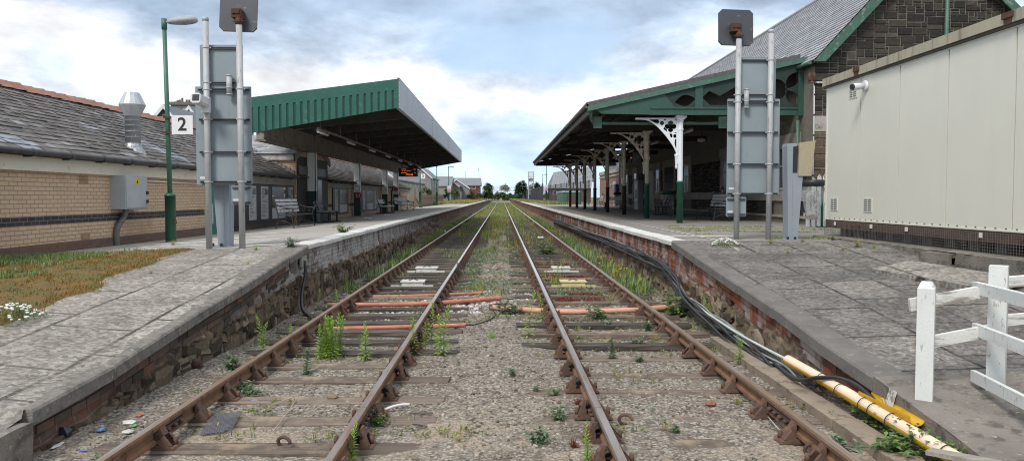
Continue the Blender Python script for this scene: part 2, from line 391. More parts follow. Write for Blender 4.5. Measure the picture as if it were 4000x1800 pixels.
# ------------------------------------------------------------------ platform walls: coping, brick courses, rubble below
def m_wall(name, b1, b2, mort, r1, r2, wash, washr, depth, y_brick):
    t = NT(name); k = t.n('ShaderNodeTexBrick')
    for n_, q in (('Scale', 1), ('Brick Width', .235), ('Row Height', .078), ('Mortar Size', .008), ('Mortar Smooth', .3), ('Bias', 0)): k.inputs[n_].default_value = q
    t.l(t.tc.outputs['UV'], k.inputs[0])
    for n_, q in (('Color1', b1), ('Color2', b2), ('Mortar', mort)): k.inputs[n_].default_value = (*q, 1)
    bc = t.val(k.outputs[0], t.noise(7, 6, .7), .55, 1.35)
    bc = t.mix(t.rng(t.noise((1.2, 1.2, 1.2), 6, .7), .5, .62), bc, tuple(v*.28+.02 for v in b1))
    # lime wash and leached streaks, running downward
    y = t.sep()[1]; wm = t.math('MULTIPLY', t.rng(t.noise((3, 1.6, .7), 7, .7), *washr), t.math('MULTIPLY', t.rng(y, 9, 13.2), t.rng(y, 42, 24)))
    bc = t.mix(t.math('MULTIPLY', wm, .8), bc, wash)
    st = t.rng(t.noise((1, 1.5, .12), 4, .6), .70, .73); bc = t.mix(t.math('MULTIPLY', st, .8), bc, (.5, .49, .46))
    rc = t.mix(t.rng(t.noise(3.5, 8, .72), .35, .62), r1, r2)
    rc = t.val(rc, t.vor((6, 6, 9), out='Distance'), .5, 1.7)
    rc = t.mix(t.rng(t.noise(1.6, 6, .7), .55, .65), rc, (.06, .05, .042))
    uv = t.n('ShaderNodeSeparateXYZ'); t.l(t.tc.outputs['UV'], uv.inputs[0])
    edge = t.math('ADD', uv.outputs[1], t.math('MULTIPLY', t.math('SUBTRACT', t.noise(2.2, 6, .7), .5), .45))
    dd = t.rng(y, y_brick[0], y_brick[1], depth[0], depth[1])
    m = t.math('GREATER_THAN', edge, dd)
    c = t.mix(m, rc, bc); t.bump(t.math('MULTIPLY', t.math('MULTIPLY', k.outputs[1], m), -1.), .8, .015)
    t.bump(t.vor((6, 6, 9)), .5, .06); t.bump(t.noise(25, 6, .75), .8, .03)
    return t.end(c, .92, 0, .2)
WALL_L = m_wall('brick_and_rubble_left', (.215, .10, .068), (.15, .108, .088), (.22, .20, .17), (.235, .172, .115), (.115, .084, .06), (.46, .45, .43), (.30, .46), (-.26, -.42), (9, 14))
WALL_R = m_wall('brick_and_rubble_right', (.29, .095, .052), (.19, .085, .058), (.24, .21, .175), (.27, .205, .135), (.15, .115, .08), (.42, .40, .37), (.44, .58), (-.19, -.62), (8.5, 15))
def pwall(name, label, x, sg, e, y0, y1, m):
    g = MB(); ys = frange(y0, 20, .07)+geom(20, y1, 1.03, .1)[1:]; vs = frange(0, 1, 1/18)
    def fn(y, v):
        zt = e(y)-.085; z = lerp(zt, -.42, v); dep = zt-z
        k = sm(.14, .34, dep+.25*nz(0, y, z, 2.0)) if y < 40 else sm(.3, .5, dep)
        amp = .055*sm(9.5, 6, y)*0+.05
        d = k*(nz(0, y, z*1.4, 3.1)*amp*1.5+nz(3, y, z*1.5, 7)*.055+.01) + nz(1, y, z, 20)*.004
        return (x+sg*(d+.07*sm(.5, 1, v)*sm(.5, .9, dep)), y, z)
    g.grid(fn, ys, vs, uvf=lambda y, v: (y, -(e(y)-.085+.42)*v))
    return tag(g.build(name, m), label, 'platform wall')
wl = pwall('platform_wall', 'grimy brick and crumbling rubble wall under the platform of the brick station building', -3.42, 1, eL, 5.42, 244, WALL_L)
wr = pwall('platform_wall', 'red brick wall with leached white streaks, black cables running along it', 3.17, -1, eR, 6.25, 255, WALL_R)
# real bricks and rubble stones facing the nearer part of each wall
def facing(par, x, sg, e, y0, y1, rows, cols, rub, rcols, ry1, seed):
    random.seed(seed)
    t = NT('facing_brick_%d' % seed); c = t.ramp(t.island(), cols); c = t.val(c, t.noise(18, 5, .7), .6, 1.4); c = t.mix(t.rng(t.noise(2.2, 7, .72), .52, .62), c, (.085, .07, .058))
    if seed == 2: c = t.mix(t.math('MULTIPLY', t.rng(t.noise((2, 1.6, .6), 7, .7), .47, .60), .75), c, (.40, .38, .35))
    else:
        y_ = t.sep()[1]; c = t.mix(t.math('MULTIPLY', t.math('MULTIPLY', t.rng(t.noise((2, 2.2, 1.2), 7, .7), .36, .56), t.rng(y_, 12.4, 13.4)), t.rng(y_, 38, 20)), c, (.43, .42, .40))
    t.bump(t.noise(45, 4, .7), .4, .01); m = t.end(c, .92, 0, .2)
    g = MB(); y = y0
    for j in range(40):
        y = y0+(.11 if j % 2 else 0)
        while y < y1:
            n = rows(y)
            if j < n and not (j >= n-1 and random.random() < .35) and random.random() > .03:
                z1 = e(y+.11)-.10-j*.077; q = rnd(-.004, .006); b = .215; s = e(y+b)-e(y); xo = x+sg*(.014+q)
                g.add([(xo, y, z1-.066), (xo, y+b, z1-.066+s), (xo, y+b, z1+s), (xo, y, z1), (x-sg*.02, y, z1-.066), (x-sg*.02, y+b, z1-.066+s), (x-sg*.02, y+b, z1+s), (x-sg*.02, y, z1)], [f[::sg] for f in ((0, 1, 2, 3), (4, 5, 1, 0), (3, 2, 6, 7), (1, 5, 6, 2), (4, 0, 3, 7))])
            y += .226
    g.build('brick_facing', m, par)
    t = NT('rubble_stone_%d' % seed); c = t.ramp(t.island(), rcols); c = t.val(c, t.noise(11, 6, .72), .5, 1.5); t.bump(t.noise(16, 7, .75), .9, .04); m = t.end(c, .95, 0, .2)
    g = MB()
    for _ in range(rub):
        y = y0+(ry1-y0)*random.random()**1.25; zt = e(y)-.12-rows(y)*.077; z = rnd(-.30, zt)
        if z > zt-.04: continue
        w = rnd(.07, .19); h = min(rnd(.05, .11), (zt-z)); T = Matrix.Rotation(rnd(-.25, .25), 3, 'X')
        T4 = Matrix.Translation((x+sg*rnd(-.015, .02), y, z)) @ T.to_4x4(); g.box(-.045, .045, -w, w, -h*.8, h*.8, T=T4, j=.022)
    g.build('rubble_facing', m, par)
facing(wl, -3.42, 1, eL, 5.5, 42, lambda y: 3 if y < 9 else 4 if y < 13.2 else 6, [(0, (.05, .042, .036)), (.45, (.10, .078, .062)), (.75, (.14, .10, .078)), (.92, (.20, .09, .06)), (1, (.18, .16, .14))], 1000, [(0, (.05, .04, .03)), (.4, (.12, .092, .065)), (.75, (.19, .145, .10)), (1, (.27, .225, .165))], 30, 3)
facing(wr, 3.17, -1, eR, 6.35, 44, lambda y: 3 if y < 9 else 4 if y < 12.5 else 8, [(0, (.07, .045, .04)), (.3, (.17, .075, .05)), (.65, (.26, .085, .045)), (.9, (.33, .11, .055)), (1, (.24, .20, .17))], 620, [(0, (.08, .065, .05)), (.4, (.19, .15, .105)), (.75, (.28, .225, .155)), (1, (.36, .31, .23))], 26, 2)
random.seed(77)
COPN = mat('rough_concrete_coping', (.235, .213, .185), (.16, .144, .125), 12, .92, bump=.7, bsc=60, layers=[((.12, .112, .1), 8, .5, .62), ((.33, .32, .29), 14, .60, .68)])
COPD = mat('dark_coping', (.18, .168, .152), (.13, .12, .11), 3, .92, bump=.7, bsc=60, layers=[((.24, .23, .21), 14, .58, .66)])
COPW = mat('white_painted_coping', (.63, .62, .58), (.55, .54, .51), 2, .8, bump=.4, bsc=50, layers=[((.33, .31, .29), 9, .58, .66)], isl=.08)
def coping(par, sg, x, e, y0, y1, ln, m, th, wd, j=.006, name='coping'):
    g = MB(); y = y0
    while y < y1:
        l = min(ln*rnd(.92, 1.08), y1-y) if y < 60 else ln*4
        a, b = e(y)+.006, e(y+l)+.006; q = [rnd(-j, j) for _ in range(3)]
        xo = x-sg*q[0]; xi = x-sg*wd; r = .022
        prof = lambda z: [(xo, z-th), (xo, z-r), (xo-sg*r*.7, z-r*.2), (xo-sg*r*2, z+.002), (xi, z+.004), (xi, z-th)]
        n = 6; p0 = prof(a+q[1]); p1 = prof(b+q[1]); ga = .006
        g.add([(p[0], y+ga, p[1]) for p in p0]+[(p[0], y+l-ga, p[1]) for p in p1], [(0, 1, 2, 3, 4, 5), (11, 10, 9, 8, 7, 6)]+[(i, i+n, (i+1) % n+n, (i+1) % n) for i in range(n)])
        y += l
    return g.build(name, m, par)
coping(wl, 1, -3.33, eL, 5.43, 13.3, 1.15, COPN, .12, .32)
coping(wl, 1, -3.335, eL, 13.32, 244, .92, COPW, .085, .30, name='white_coping')
coping(wr, -1, 3.09, eR, 6.28, 13.9, 1.2, COPD, .13, .30)
coping(wr, -1, 3.095, eR, 13.93, 120, .92, COPW, .09, .28, name='white_coping')
coping(wr, -1, 3.10, eR, 120, 255, 2, COPD, .09, .28)
# broken lower block that ends the left ramp, and the cast concrete foot of the right ramp
CONC = mat('cast_concrete', (.25, .225, .195), (.19, .168, .145), 2, .92, bump=.8, bsc=45, layers=[((.12, .105, .09), 6, .52, .62), ((.36, .34, .31), 22, .62, .68)])
g = MB(); g.grid(lambda u, v: (-3.30-.03*nz(u, v, 2, 3)-(.10 if v < .18 else 0)*0, u, lerp(.115+.02*nz(u, 3, 0, 2), -.42, v)), frange(3.4, 5.38, .08), frange(0, 1, .1))
g.grid(lambda u, v: (lerp(-3.30, -4.4, v)-.03*nz(u, 0, 2, 3)*(1-v), u, .115+.02*nz(u, 3, 0, 2)*(1-v)+.006*nz(u, v*8, 1, 3)), frange(3.4, 5.38, .08), frange(0, 1, .1))
g.quad((-3.3, 5.38, .115), (-3.3, 5.38, -.4), (-4.4, 5.38, -.4), (-4.4, 5.38, .115))
tag(g.build('concrete_block', CONC), 'cracked low concrete block ending the ramp in the photo corner below the stepped coping', 'concrete block')
g = MB(); g.grid(lambda u, v: (3.085+.006*nz(u, v, 2, 5)+.03*v, u, lerp(eR(u)+.012, -.42, v)), frange(2.6, 6.27, .06), frange(0, 1, .1))
g.grid(lambda u, v: (lerp(3.085, 5.0, v), u, lerp(eR(u)+.012, zR(5.0, u)+.012, v)+.008*nz(u, v*9, 1, 2.2)), frange(2.6, 6.27, .06), frange(0, 1, .06))
g.quad((3.085, 6.27, eR(6.27)+.012), (5, 6.27, zR(5, 6.27)+.012), (5, 6.27, -.3), (3.085, 6.27, -.4))
rampf = tag(g.build('concrete_ramp_end', CONC), 'rough sandy concrete foot of the platform ramp under the white wooden fence', 'concrete ramp')
text('chalk_writing', 'DOH', .075, Matrix(((0, 0, -1, 3.07), (-1, 0, 0, 6.02), (0, 1, 0, .05), (0, 0, 0, 1))), mat('chalk', (.6, .58, .56), rough=.9), rampf)
g = MB(); g.grid(lambda u, v: (3.078, 5.95+.06*u-.03*v+.02*math.sin(9*v), .10+.085*v), [-1, -.4, .3, 1], [-1, -.5, .2, 1]); g.build('paint_splash', mat('white_splash', (.7, .69, .68), (.3, .28, .25), 14, .8, lo=.5, hi=.56), rampf)
# ------------------------------------------------------------------ track
RUST = mat('rusty_rail_side', (.215, .112, .06), (.13, .07, .042), 6, .85, layers=[((.24, .125, .06), 3, .55, .68), ((.055, .036, .028), 10, .58, .68)], bump=.3, bsc=40)
RTOP = mat('worn_rail_head', (.38, .34, .31), (.27, .205, .16), (9, .6, 9), .34, .6, layers=[((.27, .15, .085), (16, 1.5, 4), .52, .62)])
RTOPB = mat('worn_rail_head_browner', (.33, .23, .155), (.25, .16, .10), (9, .6, 9), .42, .5, layers=[((.30, .28, .26), (20, 1, 6), .52, .62)])
CHAIR = mat('rusty_cast_chair', (.135, .075, .05), (.08, .05, .038), 9, .88, layers=[((.19, .10, .06), 5, .56, .66)], bump=.4, bsc=50, obj=.2)
def _sky_sheen(m, y0, y1):            # far rail heads paler: sky reflection mixed into their base colour
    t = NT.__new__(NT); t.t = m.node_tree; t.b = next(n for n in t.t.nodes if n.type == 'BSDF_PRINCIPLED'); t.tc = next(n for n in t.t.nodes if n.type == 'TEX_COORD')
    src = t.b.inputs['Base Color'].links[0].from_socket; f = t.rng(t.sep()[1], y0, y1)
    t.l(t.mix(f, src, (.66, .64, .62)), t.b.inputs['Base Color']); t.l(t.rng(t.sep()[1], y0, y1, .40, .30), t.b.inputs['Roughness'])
_sky_sheen(RTOP, 8, 18); _sky_sheen(RTOPB, 11, 24)
BLACK = mat('tarry_black_steel', (.028, .024, .022), (.06, .045, .035), 9, .7)
def m_wood():
    t = NT('weathered_sleeper'); a = t.noise((1.6, 55, 40), 6, .7)
    c = t.ramp(a, [(.25, (.05, .042, .036)), (.42, (.15, .12, .098)), (.58, (.21, .17, .14)), (.8, (.30, .26, .225))])
    c = t.val(c, t.objrnd(), .75, 1.2); c = t.mix(t.math('MULTIPLY', t.rng(t.noise(2.3, 6, .7), .52, .66), .8), c, (.36, .28, .195))
    t.bump(a, .9, .02); return t.end(c, .93, 0, .2)
WOOD = m_wood()
WOODD = mat('tarred_sleeper', (.075, .06, .05), (.035, .03, .027), (2, 40, 30), .9, layers=[((.16, .13, .105), (2, 60, 40), .5, .62)], bump=.6, bsc=60, obj=.3)
SLC = mat('gritty_concrete_sleeper', (.22, .18, .14), (.16, .13, .105), 5, .93, bump=.6, bsc=70)
RP = [(-.036, -.018), (-.028, -.002), (.028, -.002), (.036, -.018), (.034, -.042), (.010, -.058), (.010, -.105), (.030, -.118), (.032, -.14), (-.032, -.14), (-.030, -.118), (-.010, -.105), (-.010, -.058), (-.034, -.042)]
def rail(x, y0, y1, label, top):
    g = MB(); n = len(RP); ys = [y0, y1]
    for i, y in enumerate(ys): g.v += [(x+p[0], y, p[1]) for p in RP]
    for i in range(n): g.face((i, (i+1) % n, (i+1) % n+n, i+n), 1 if i in (0, 1) else 0)
    g.face(range(n)); g.face(list(range(n, 2*n))[::-1])
    return tag(g.build('running_rail', [RUST, top]), label, 'rail', 'rails of the two tracks')
RX = [(-2.60, RTOPB, 'beside the brick building, platform side'), (-1.12, RTOP, 'of the brick building side track, inner side'), (.785, RTOP, 'of the cable side track, inner side'), (2.30, RTOPB, 'beside the black cables, platform side')]
JY = [5.92, 6.16, 6.14, 6.18]
for (x, top, w), j in zip(RX, JY):
    a = rail(x, 1.5, j-.004, 'short near rail '+w+', up to the joint', top)
    b = rail(x, j+.004, 265, 'long rusty rail '+w+', running to the distance', top)
    for s in (-1, 1):                     # fishplates bolted over the joint
        g = MB(); g.prism([(x+s*.012, -.055), (x+s*.032, -.058), (x+s*.036, -.075), (x+s*.026, -.09), (x+s*.034, -.115), (x+s*.012, -.11)], 'y', j-.24, j+.24)
        fp = g.build('fishplate', BLACK, b)
        for k in (-.18, -.06, .06, .18):
            h = MB(); h.cyl((x+s*.03, j+k, -.082), (x+s*.062, j+k, -.082), .017, n=6); h.build('bolt', CHAIR, fp)
# cast chairs: base plate and two jaws, a coiled steel key on the outer side
def chair_mb(ks):
    g = MB(); b = -.188
    g.prism([(-.165, b), (.165, b), (.155, b+.018), (.07, b+.038), (-.07, b+.038), (-.155, b+.018)], 'y', -.08, .08)
    for s in (-1, 1):
        q = .032 if s == ks else 0
        for (y0, y1, o) in ((-.038, .038, 0), (-.07, .07, .07)):
            top = -.035 if o == 0 else -.12
            g.prism([(s*(.030+q), -.135), (s*(.028+q), top), (s*(.046+q), top+.006), (s*(.075+q), -.085), (s*(.135), b+.03), (s*.06, b+.03)][::s], 'y', y0, y1)
    return g
def key_mb(s):
    g = MB(); pts = []
    for i in range(26):
        a = i/25*math.pi*3.6; r = .027-.009*i/25
        pts.append((s*(.046)+r*math.cos(a)*.9, -.09+r*math.sin(a)))
    for i in range(25):
        g.add([(pts[i][0], -.075, pts[i][1]), (pts[i+1][0], -.075, pts[i+1][1]), (pts[i+1][0], .075, pts[i+1][1]), (pts[i][0], .075, pts[i][1])], [(0, 1, 2, 3)], 0, True)
    return g
CHM = {s: chair_mb(s).mesh('chair', CHAIR) for s in (-1, 1)}
KYM = {s: key_mb(s).mesh('key', BLACK) for s in (-1, 1)}
g = MB()
for s in (-1, 1): g.cyl((s*.135, 0, -.165), (s*.135, 0, -.118), .019, .016, 6)
BOLTM = {s: (lambda q: q.mesh('bolt', CHAIR))((lambda h: (h.cyl((s*.135, .03, -.17), (s*.135, .03, -.112), .019, .017, 6), h)[1])(MB())) for s in (-1, 1)}
def slp_mb():
    g = MB(); us, vs = frange(-1.3, 1.3, .1), [-.125, -.09, 0, .09, .125]; q = random.random()*50
    top = lambda u, v: (u+(rnd(-.01, .01) if abs(u) > 1.29 else 0), v+.008*nz(u*2, v, q), -.187+.007*nz(u*1.5, v*14, q)-(.012 if abs(v) > .12 else 0))
    g.grid(top, us, vs, smooth=False)
    for v in (-.125, .125): g.quad((-1.3, v, -.33), (1.3, v, -.33), (1.3, v, -.196), (-1.3, v, -.196))
    for u in (-1.3, 1.3): g.quad((u, -.125, -.33), (u, .125, -.33), (u, .125, -.196), (u, -.125, -.196))
    return g
SLM = [slp_mb().mesh('sleeper', WOOD) for _ in range(4)]; SLD = [slp_mb().mesh('sleeper', WOODD) for _ in range(3)]; SLCM = slp_mb().mesh('sleeper', SLC)
def link(name, me, par, loc, rz=0):
    o = bpy.data.objects.new(name, me); COL.objects.link(o); o.location = loc; o.rotation_euler.z = rz; o.parent = par; return o
def sleeper(cx, y, rails, me, label, grp, dz):
    o = bpy.data.objects.new('sleeper', me); COL.objects.link(o); o.location = (cx+rnd(-.03, .03), y, dz); o.rotation_euler.z = rnd(-.012, .012)
    tag(o, label, 'railway sleeper', grp)
    if y > 60: return
    for x, ks in rails:
        c = link('chair', CHM[ks], o, (x-o.location.x, rnd(-.01, .01), -dz))
        if y < 22:
            link('key', KYM[ks], c, (0, rnd(-.03, .03), 0))
            if y < 13:
                for s in (-1, 1): link('bolt', BOLTM[s], c, (0, rnd(-.01, .01), 0))
yl = [4.35, 5.05, 5.75, 6.45, 7.12, 7.92, 8.60]; yr = [4.5, 5.3, 5.85, 6.5, 7.38, 8.12, 9.0]
while yl[-1] < 74: yl.append(yl[-1]+.74)
while yr[-1] < 74: yr.append(yr[-1]+.80)
for ys, cx, rails, nm in ((yl, -1.86, ((-2.60, -1), (-1.12, 1)), 'the track beside the brick building'), (yr, 1.54, ((.785, -1), (2.30, 1)), 'the track beside the black cables')):
    for y in ys:
        if y < 5.3: me, lab, gg = SLCM, 'gritty sunken sleeper with fastenings at the near end of '+nm, 'near sunken sleepers of '+nm
        elif y < 9.05: me, lab, gg = random.choice(SLM), 'bleached brown sleeper half buried in sand, nearer part of '+nm, 'sandy near sleepers of '+nm
        elif y < 22: me, lab, gg = random.choice(SLD+SLM[:1]), 'dark tarred sleeper proud of the stones, middle part of '+nm, 'exposed dark sleepers of '+nm
        else: me, lab, gg = random.choice(SLD), 'dark sleeper among weeds in the distant stretch of '+nm, 'distant sleepers of '+nm
        sleeper(cx, y, rails, me, lab, gg, (rnd(-.006, .004) if cx < 0 else rnd(-.026, -.010)) if 5.3 < y < 9.3 else rnd(-.012, 0))

# ------------------------------------------------------------------ stones: loose stuff on the bed
def m_stone(name, stops):
    t = NT(name); c = t.ramp(t.island(), stops); c = t.val(c, t.noise(40, 3, .7), .75, 1.25); return t.end(c, .9, 0, .25)
STN = m_stone('ballast_stone', [(0, (.085, .073, .06)), (.3, (.17, .146, .12)), (.6, (.245, .212, .174)), (.88, (.31, .27, .22)), (1, (.42, .38, .33))])
STW = m_stone('pale_ballast_stone', [(0, (.30, .28, .27)), (.5, (.46, .44, .43)), (1, (.60, .585, .575))])
SHP = []
for _ in range(7):
    a = Vector((rnd(.7, 1.1), rnd(.5, .9), rnd(.35, .6)))
    SHP.append([Vector((p.x*a.x, p.y*a.y, p.z*a.z))*rnd(.75, 1.25) for p in ICO[0]])
def stones(name, n, place, m, label, cat):
    g = MB(); k = 0
    while k < n:
        q = place()
        if q is None: continue
        x, y, r = q; k += 1; T = Matrix.Rotation(rnd(0, 6.3), 3, 'Z') @ Matrix.Rotation(rnd(-.5, .5), 3, 'X')
        z = gz(x, y)+r*.12
        g.add([Vector((x, y, z))+(T @ p)*r for p in random.choice(SHP)], ICO[1])
    return tag(g.build(name, m), label, cat, kind='stuff')
def pl():
    y = 4.2+12.5*random.random()**1.5; x = rnd(-3.35, 3.08)
    d = nz(x, y, 3, .55)*.5+nz(x, y, 8, 1.7)*.4+.25-(.75 if y < 6.4 and -2.5 < x < -.3 else 0)-(.16 if y < 6.2 else 0)-(.25 if y < 6.5 and x > 1 else 0)+(.16 if abs(x+.17) < .75 else 0)
    if random.random() > .5+d*1.3: return None
    return x, y, rnd(.007, .020)*(1.6 if random.random() < .14 else 1)*(1 if y < 9 else 1.2)
stones('gravel', 20000, pl, STN, 'loose grey and brown gravel scattered between the rails', 'gravel')
def plm():
    y = 12+20*random.random()**1.3; x = rnd(-3.2, 3.0)
    return (x, y, rnd(.025, .05)) if nz(x, y, 5, .6) > -.25 else None
stones('gravel', 7000, plm, STN, 'coarser grey ballast stones farther along the tracks', 'ballast')
def plw():
    y = rnd(12.4, 15.6); x = rnd(-3.1, .75)
    if abs(x+1.0) < .12 or (x > -.5 and (nz(x, y, 4, 1.1) < .05)) or nz(x, y, 12, .9) < -.22: return None
    return x, y, rnd(.025, .045)
stones('pale_ballast', 1500, plw, STW, 'heaps of clean pale ballast stones around the pale boxes in the track', 'ballast')
def pls(): 
    y = 4.3+8*random.random()**1.3; return rnd(-3.3, 3.0), y, rnd(.003, .007)
stones('grit', 7000, pls, m_stone('grit_stone', [(0, (.09, .075, .06)), (.5, (.25, .21, .17)), (.95, (.38, .33, .27)), (1, (.62, .60, .57))]), 'fine grit and shell chips lying on the sand', 'grit')
for i, (sx, sy, r, c, lab) in enumerate(((1299, 1545, .055, (.27, .2, .14), 'fist-sized brown stone resting on a sleeper'), (995, 1555, .035, (.27, .31, .38), 'small slate blue stone beside a weed in the track'), (1154, 1743, .03, (.30, .33, .34), 'smooth grey pebble lying on the sand'), (772, 1440, .05, (.10, .05, .035), 'rusty brown iron stub lying by the platform wall'), (2775, 1577, .05, (.34, .15, .09), 'broken red brick shard lying on a sleeper'))):
    p = W(sx, sy, z=-.17); g = MB(); g.ball((p.x, p.y, gz(p.x, p.y)+r*.5), r, (1.15, .9, .6), .12 if i != 2 else .02, smooth=(i == 2))
    if i == 3:
        g = MB(); g.cyl((p.x-.05, p.y, -.13), (p.x+.04, p.y+.01, -.12), .05, n=10); g.box(p.x-.06, p.x+.05, p.y-.03, p.y+.03, -.2, -.15)
    tag(g.build('iron_stub' if i == 3 else 'stone', mat('stone_%s' % 'abcde'[i], c, tuple(v*.6 for v in c), 14, .85, bump=.4, bsc=60)), lab, 'iron stub' if i == 3 else 'stone')

# ------------------------------------------------------------------ ducts, pipes and cables
ORG = mat('orange_plastic_duct', (.46, .165, .105), (.36, .125, .08), 3, .55, layers=[((.55, .30, .20), (3, 30, 30), .52, .66), ((.25, .14, .09), 12, .62, .7)])
PNK = mat('faded_pink_duct', (.60, .33, .24), (.52, .27, .19), 3, .6, layers=[((.34, .25, .19), 9, .58, .68)])
BLK = mat('black_cable_sheath', (.018, .018, .020), (.035, .034, .034), 7, .45, obj=.3)
GRYC = mat('grey_cable_sheath', (.30, .30, .31), (.20, .205, .21), 5, .5)
def catm(pts, n=6):
    P = [Vector(p) for p in pts]; P = [P[0]*2-P[1]]+P+[P[-1]*2-P[-2]]; out = []
    for i in range(1, len(P)-2):
        a, b, c, d = P[i-1:i+3]
        for k in range(n):
            t = k/n; out.append(.5*((2*b)+(c-a)*t+(2*a-5*b+4*c-d)*t*t+(3*b-a-3*c+d)*t**3))
    return out+[P[-2]]
def pipe(name, pts, r, m, label, cat, group=None, n=9, hollow=True):
    g = MB(); q = catm(pts); g.tube(q, r, n, caps=not hollow)
    if hollow:
        g.tube(q[:1]+[q[0]+(q[1]-q[0]).normalized()*.12], r*.8, n); g.tube([q[-1]+(q[-2]-q[-1]).normalized()*.12, q[-1]], r*.8, n)
    return tag(g.build(name, m), label, cat, group)
z0 = -.17
pt = lambda sx, sy, z=z0: tuple(W(sx, sy, z=z))
pipe('drain_duct', [pt(1280, 1190), pt(1400, 1190), pt(1640, 1186), pt(1780, 1178, -.15), pt(1956, 1163, -.14)], .042, ORG, 'orange plastic duct across the track beside the brick building, its open end among the stones', 'duct')
pipe('drain_duct', [pt(1200, 1288), pt(1273, 1284), pt(1600, 1276), pt(1819, 1269)], .033, ORG, 'thin orange duct behind the tall weeds, a black cable tail in its end', 'duct')
pipe('drain_duct', [pt(1420, 1158, -.2), pt(1640, 1154, -.19), pt(1885, 1144, -.19)], .03, ORG, 'half buried orange duct at the edge of the pale stones', 'duct')
pipe('drain_duct', [pt(1921, 1199, -.16), pt(2050, 1210), pt(2130, 1214), pt(2250, 1218), pt(2460, 1211), pt(2560, 1204), pt(2632, 1194, -.15)], .045, PNK, 'faded pink duct crossing under the track beside the black cables', 'duct')
pipe('drain_duct', [pt(1975, 1201, -.2), pt(2140, 1209, -.2), pt(2300, 1211, -.2), pt(2520, 1202, -.2), pt(2628, 1188, -.19)], .032, ORG, 'thinner orange duct lying against the faded pink duct', 'duct')
def cable(pts, r, label, m=BLK, group=None, n=6): return pipe('cable', pts, r, m, label, 'cable', group, n, False)
cable([pt(1819, 1269, -.16), pt(1850, 1268, -.18), pt(1885, 1258, -.19), pt(1915, 1246, -.19), pt(1935, 1228), pt(1925, 1212, -.12), pt(1910, 1200, -.10), pt(1930, 1188, -.13), pt(2000, 1185)], .011, 'black cable trailing from the thin orange duct and looping over the faded pink duct')
cable([pt(1956, 1163, -.14), pt(1985, 1168), pt(2010, 1165), pt(2030, 1163)], .012, 'short black cable tail in the end of the orange duct')
cable([pt(1985, 1198, -.10), pt(2010, 1200, -.08), pt(2003, 1211, -.11), pt(1970, 1214, -.16)], .009, 'black cable tie looped round the end of the faded pink duct')
cable([(-3.33, 13.0, .62), (-3.30, 12.95, .4), (-3.3, 12.7, .1), (-3.2, 12.35, -.12), (-2.95, 11.9, -.19), (-2.8, 11.4, -.2)], .028, 'thick black cable hanging down the platform wall below a grey plate')
cable([pt(1040, 1602, -.17), pt(1075, 1575, -.10), pt(1150, 1548, -.04), pt(1163, 1546, -.02), pt(1130, 1600, -.12), pt(1065, 1685, -.19)], .004, 'thin bent wire loop sprung across the near rail joint', m=mat('dull_wire', (.33, .29, .23), rough=.6))
cable([pt(3000, 1626, -.15), pt(3060, 1690, -.16), pt(3130, 1718, -.17), pt(3235, 1770, -.18)], .005, 'thin pale wire lying by the nearest clip', m=mat('pale_wire', (.42, .38, .33), rough=.6))
base = [(2090, 828, 55, .62), (0, 0, 0, 0)]
NB = 14
BUN = [(46, .33), (34, .36), (27, .38), (20.7, .40), (17.4, .40), (14.9, .36), (13.4, .22), (12.2, .04), (11.2, -.02), (10.2, -.07), (9.4, -.10), (8.5, -.12), (7.9, -.12), (7.2, -.12)]
for i in range(NB):
    ph = i*1.7; pts = []
    for k, (y, z) in enumerate(BUN):
        if i > 7 and k > 10: continue
        pts.append((3.085-.022*(i % 3)-.014*(i//3)-(.06+.03*(i % 4) if y < 13 else 0)+.022*math.sin(ph+k*1.3), y+rnd(-.1, .1), z+(.085*math.sin(ph*2.1+k*.9)+.03*math.sin(ph+k*2.3))*(1 if y > 12 else .8)+.010*(i//3)))
    lab = 'one of the black cables bunched along the brick wall under the iron columns' if i % 3 else 'one of the pale grey cables twisted into the bunch along the brick wall'
    cable(catm(pts, 3), (.019 if i % 2 else .015) if i % 3 else .013, lab, BLK if i % 3 else GRYC, 'black cables along the brick wall' if i % 3 else 'pale cables along the brick wall')
pipe('conduit', [(2.99, 12.0, .10), (2.96, 11, .03), (2.95, 9.6, .0), (2.96, 8.6, .0), (2.97, 7.85, .01)], .016, mat('pale_green_conduit', (.56, .62, .58), (.46, .52, .49), 4, .5), 'thin pale conduit leading into the yellow pipe cover', 'conduit', None, 7, False)
cable([(3.0, 8.8, -.07), (2.93, 8.0, -.09), (2.86, 7.3, -.06), (2.9, 6.95, .04), (3.0, 6.75, .085), (3.06, 6.5, .08), (3.06, 6.2, .03), (3.05, 5.9, -.06)], .021, 'thick black cable crossing over the yellow pipe cover')
YEL = mat('yellow_plastic', (.68, .41, .012), (.60, .34, .01), 4, .45, layers=[((.30, .19, .05), 10, .62, .7)])
CRM = mat('pale_cream_plastic', (.84, .68, .52), (.82, .63, .45), 3, .5, layers=[((.3, .2, .1), 13, .64, .7)])  # paler cream for the upward faces of the yellow cover
yp = thing('pipe_cover', 'long yellow pipe cover pale cream on top, strapped with black bands, beside the concrete ramp', 'pipe cover', (2.97, 6.4, 0))
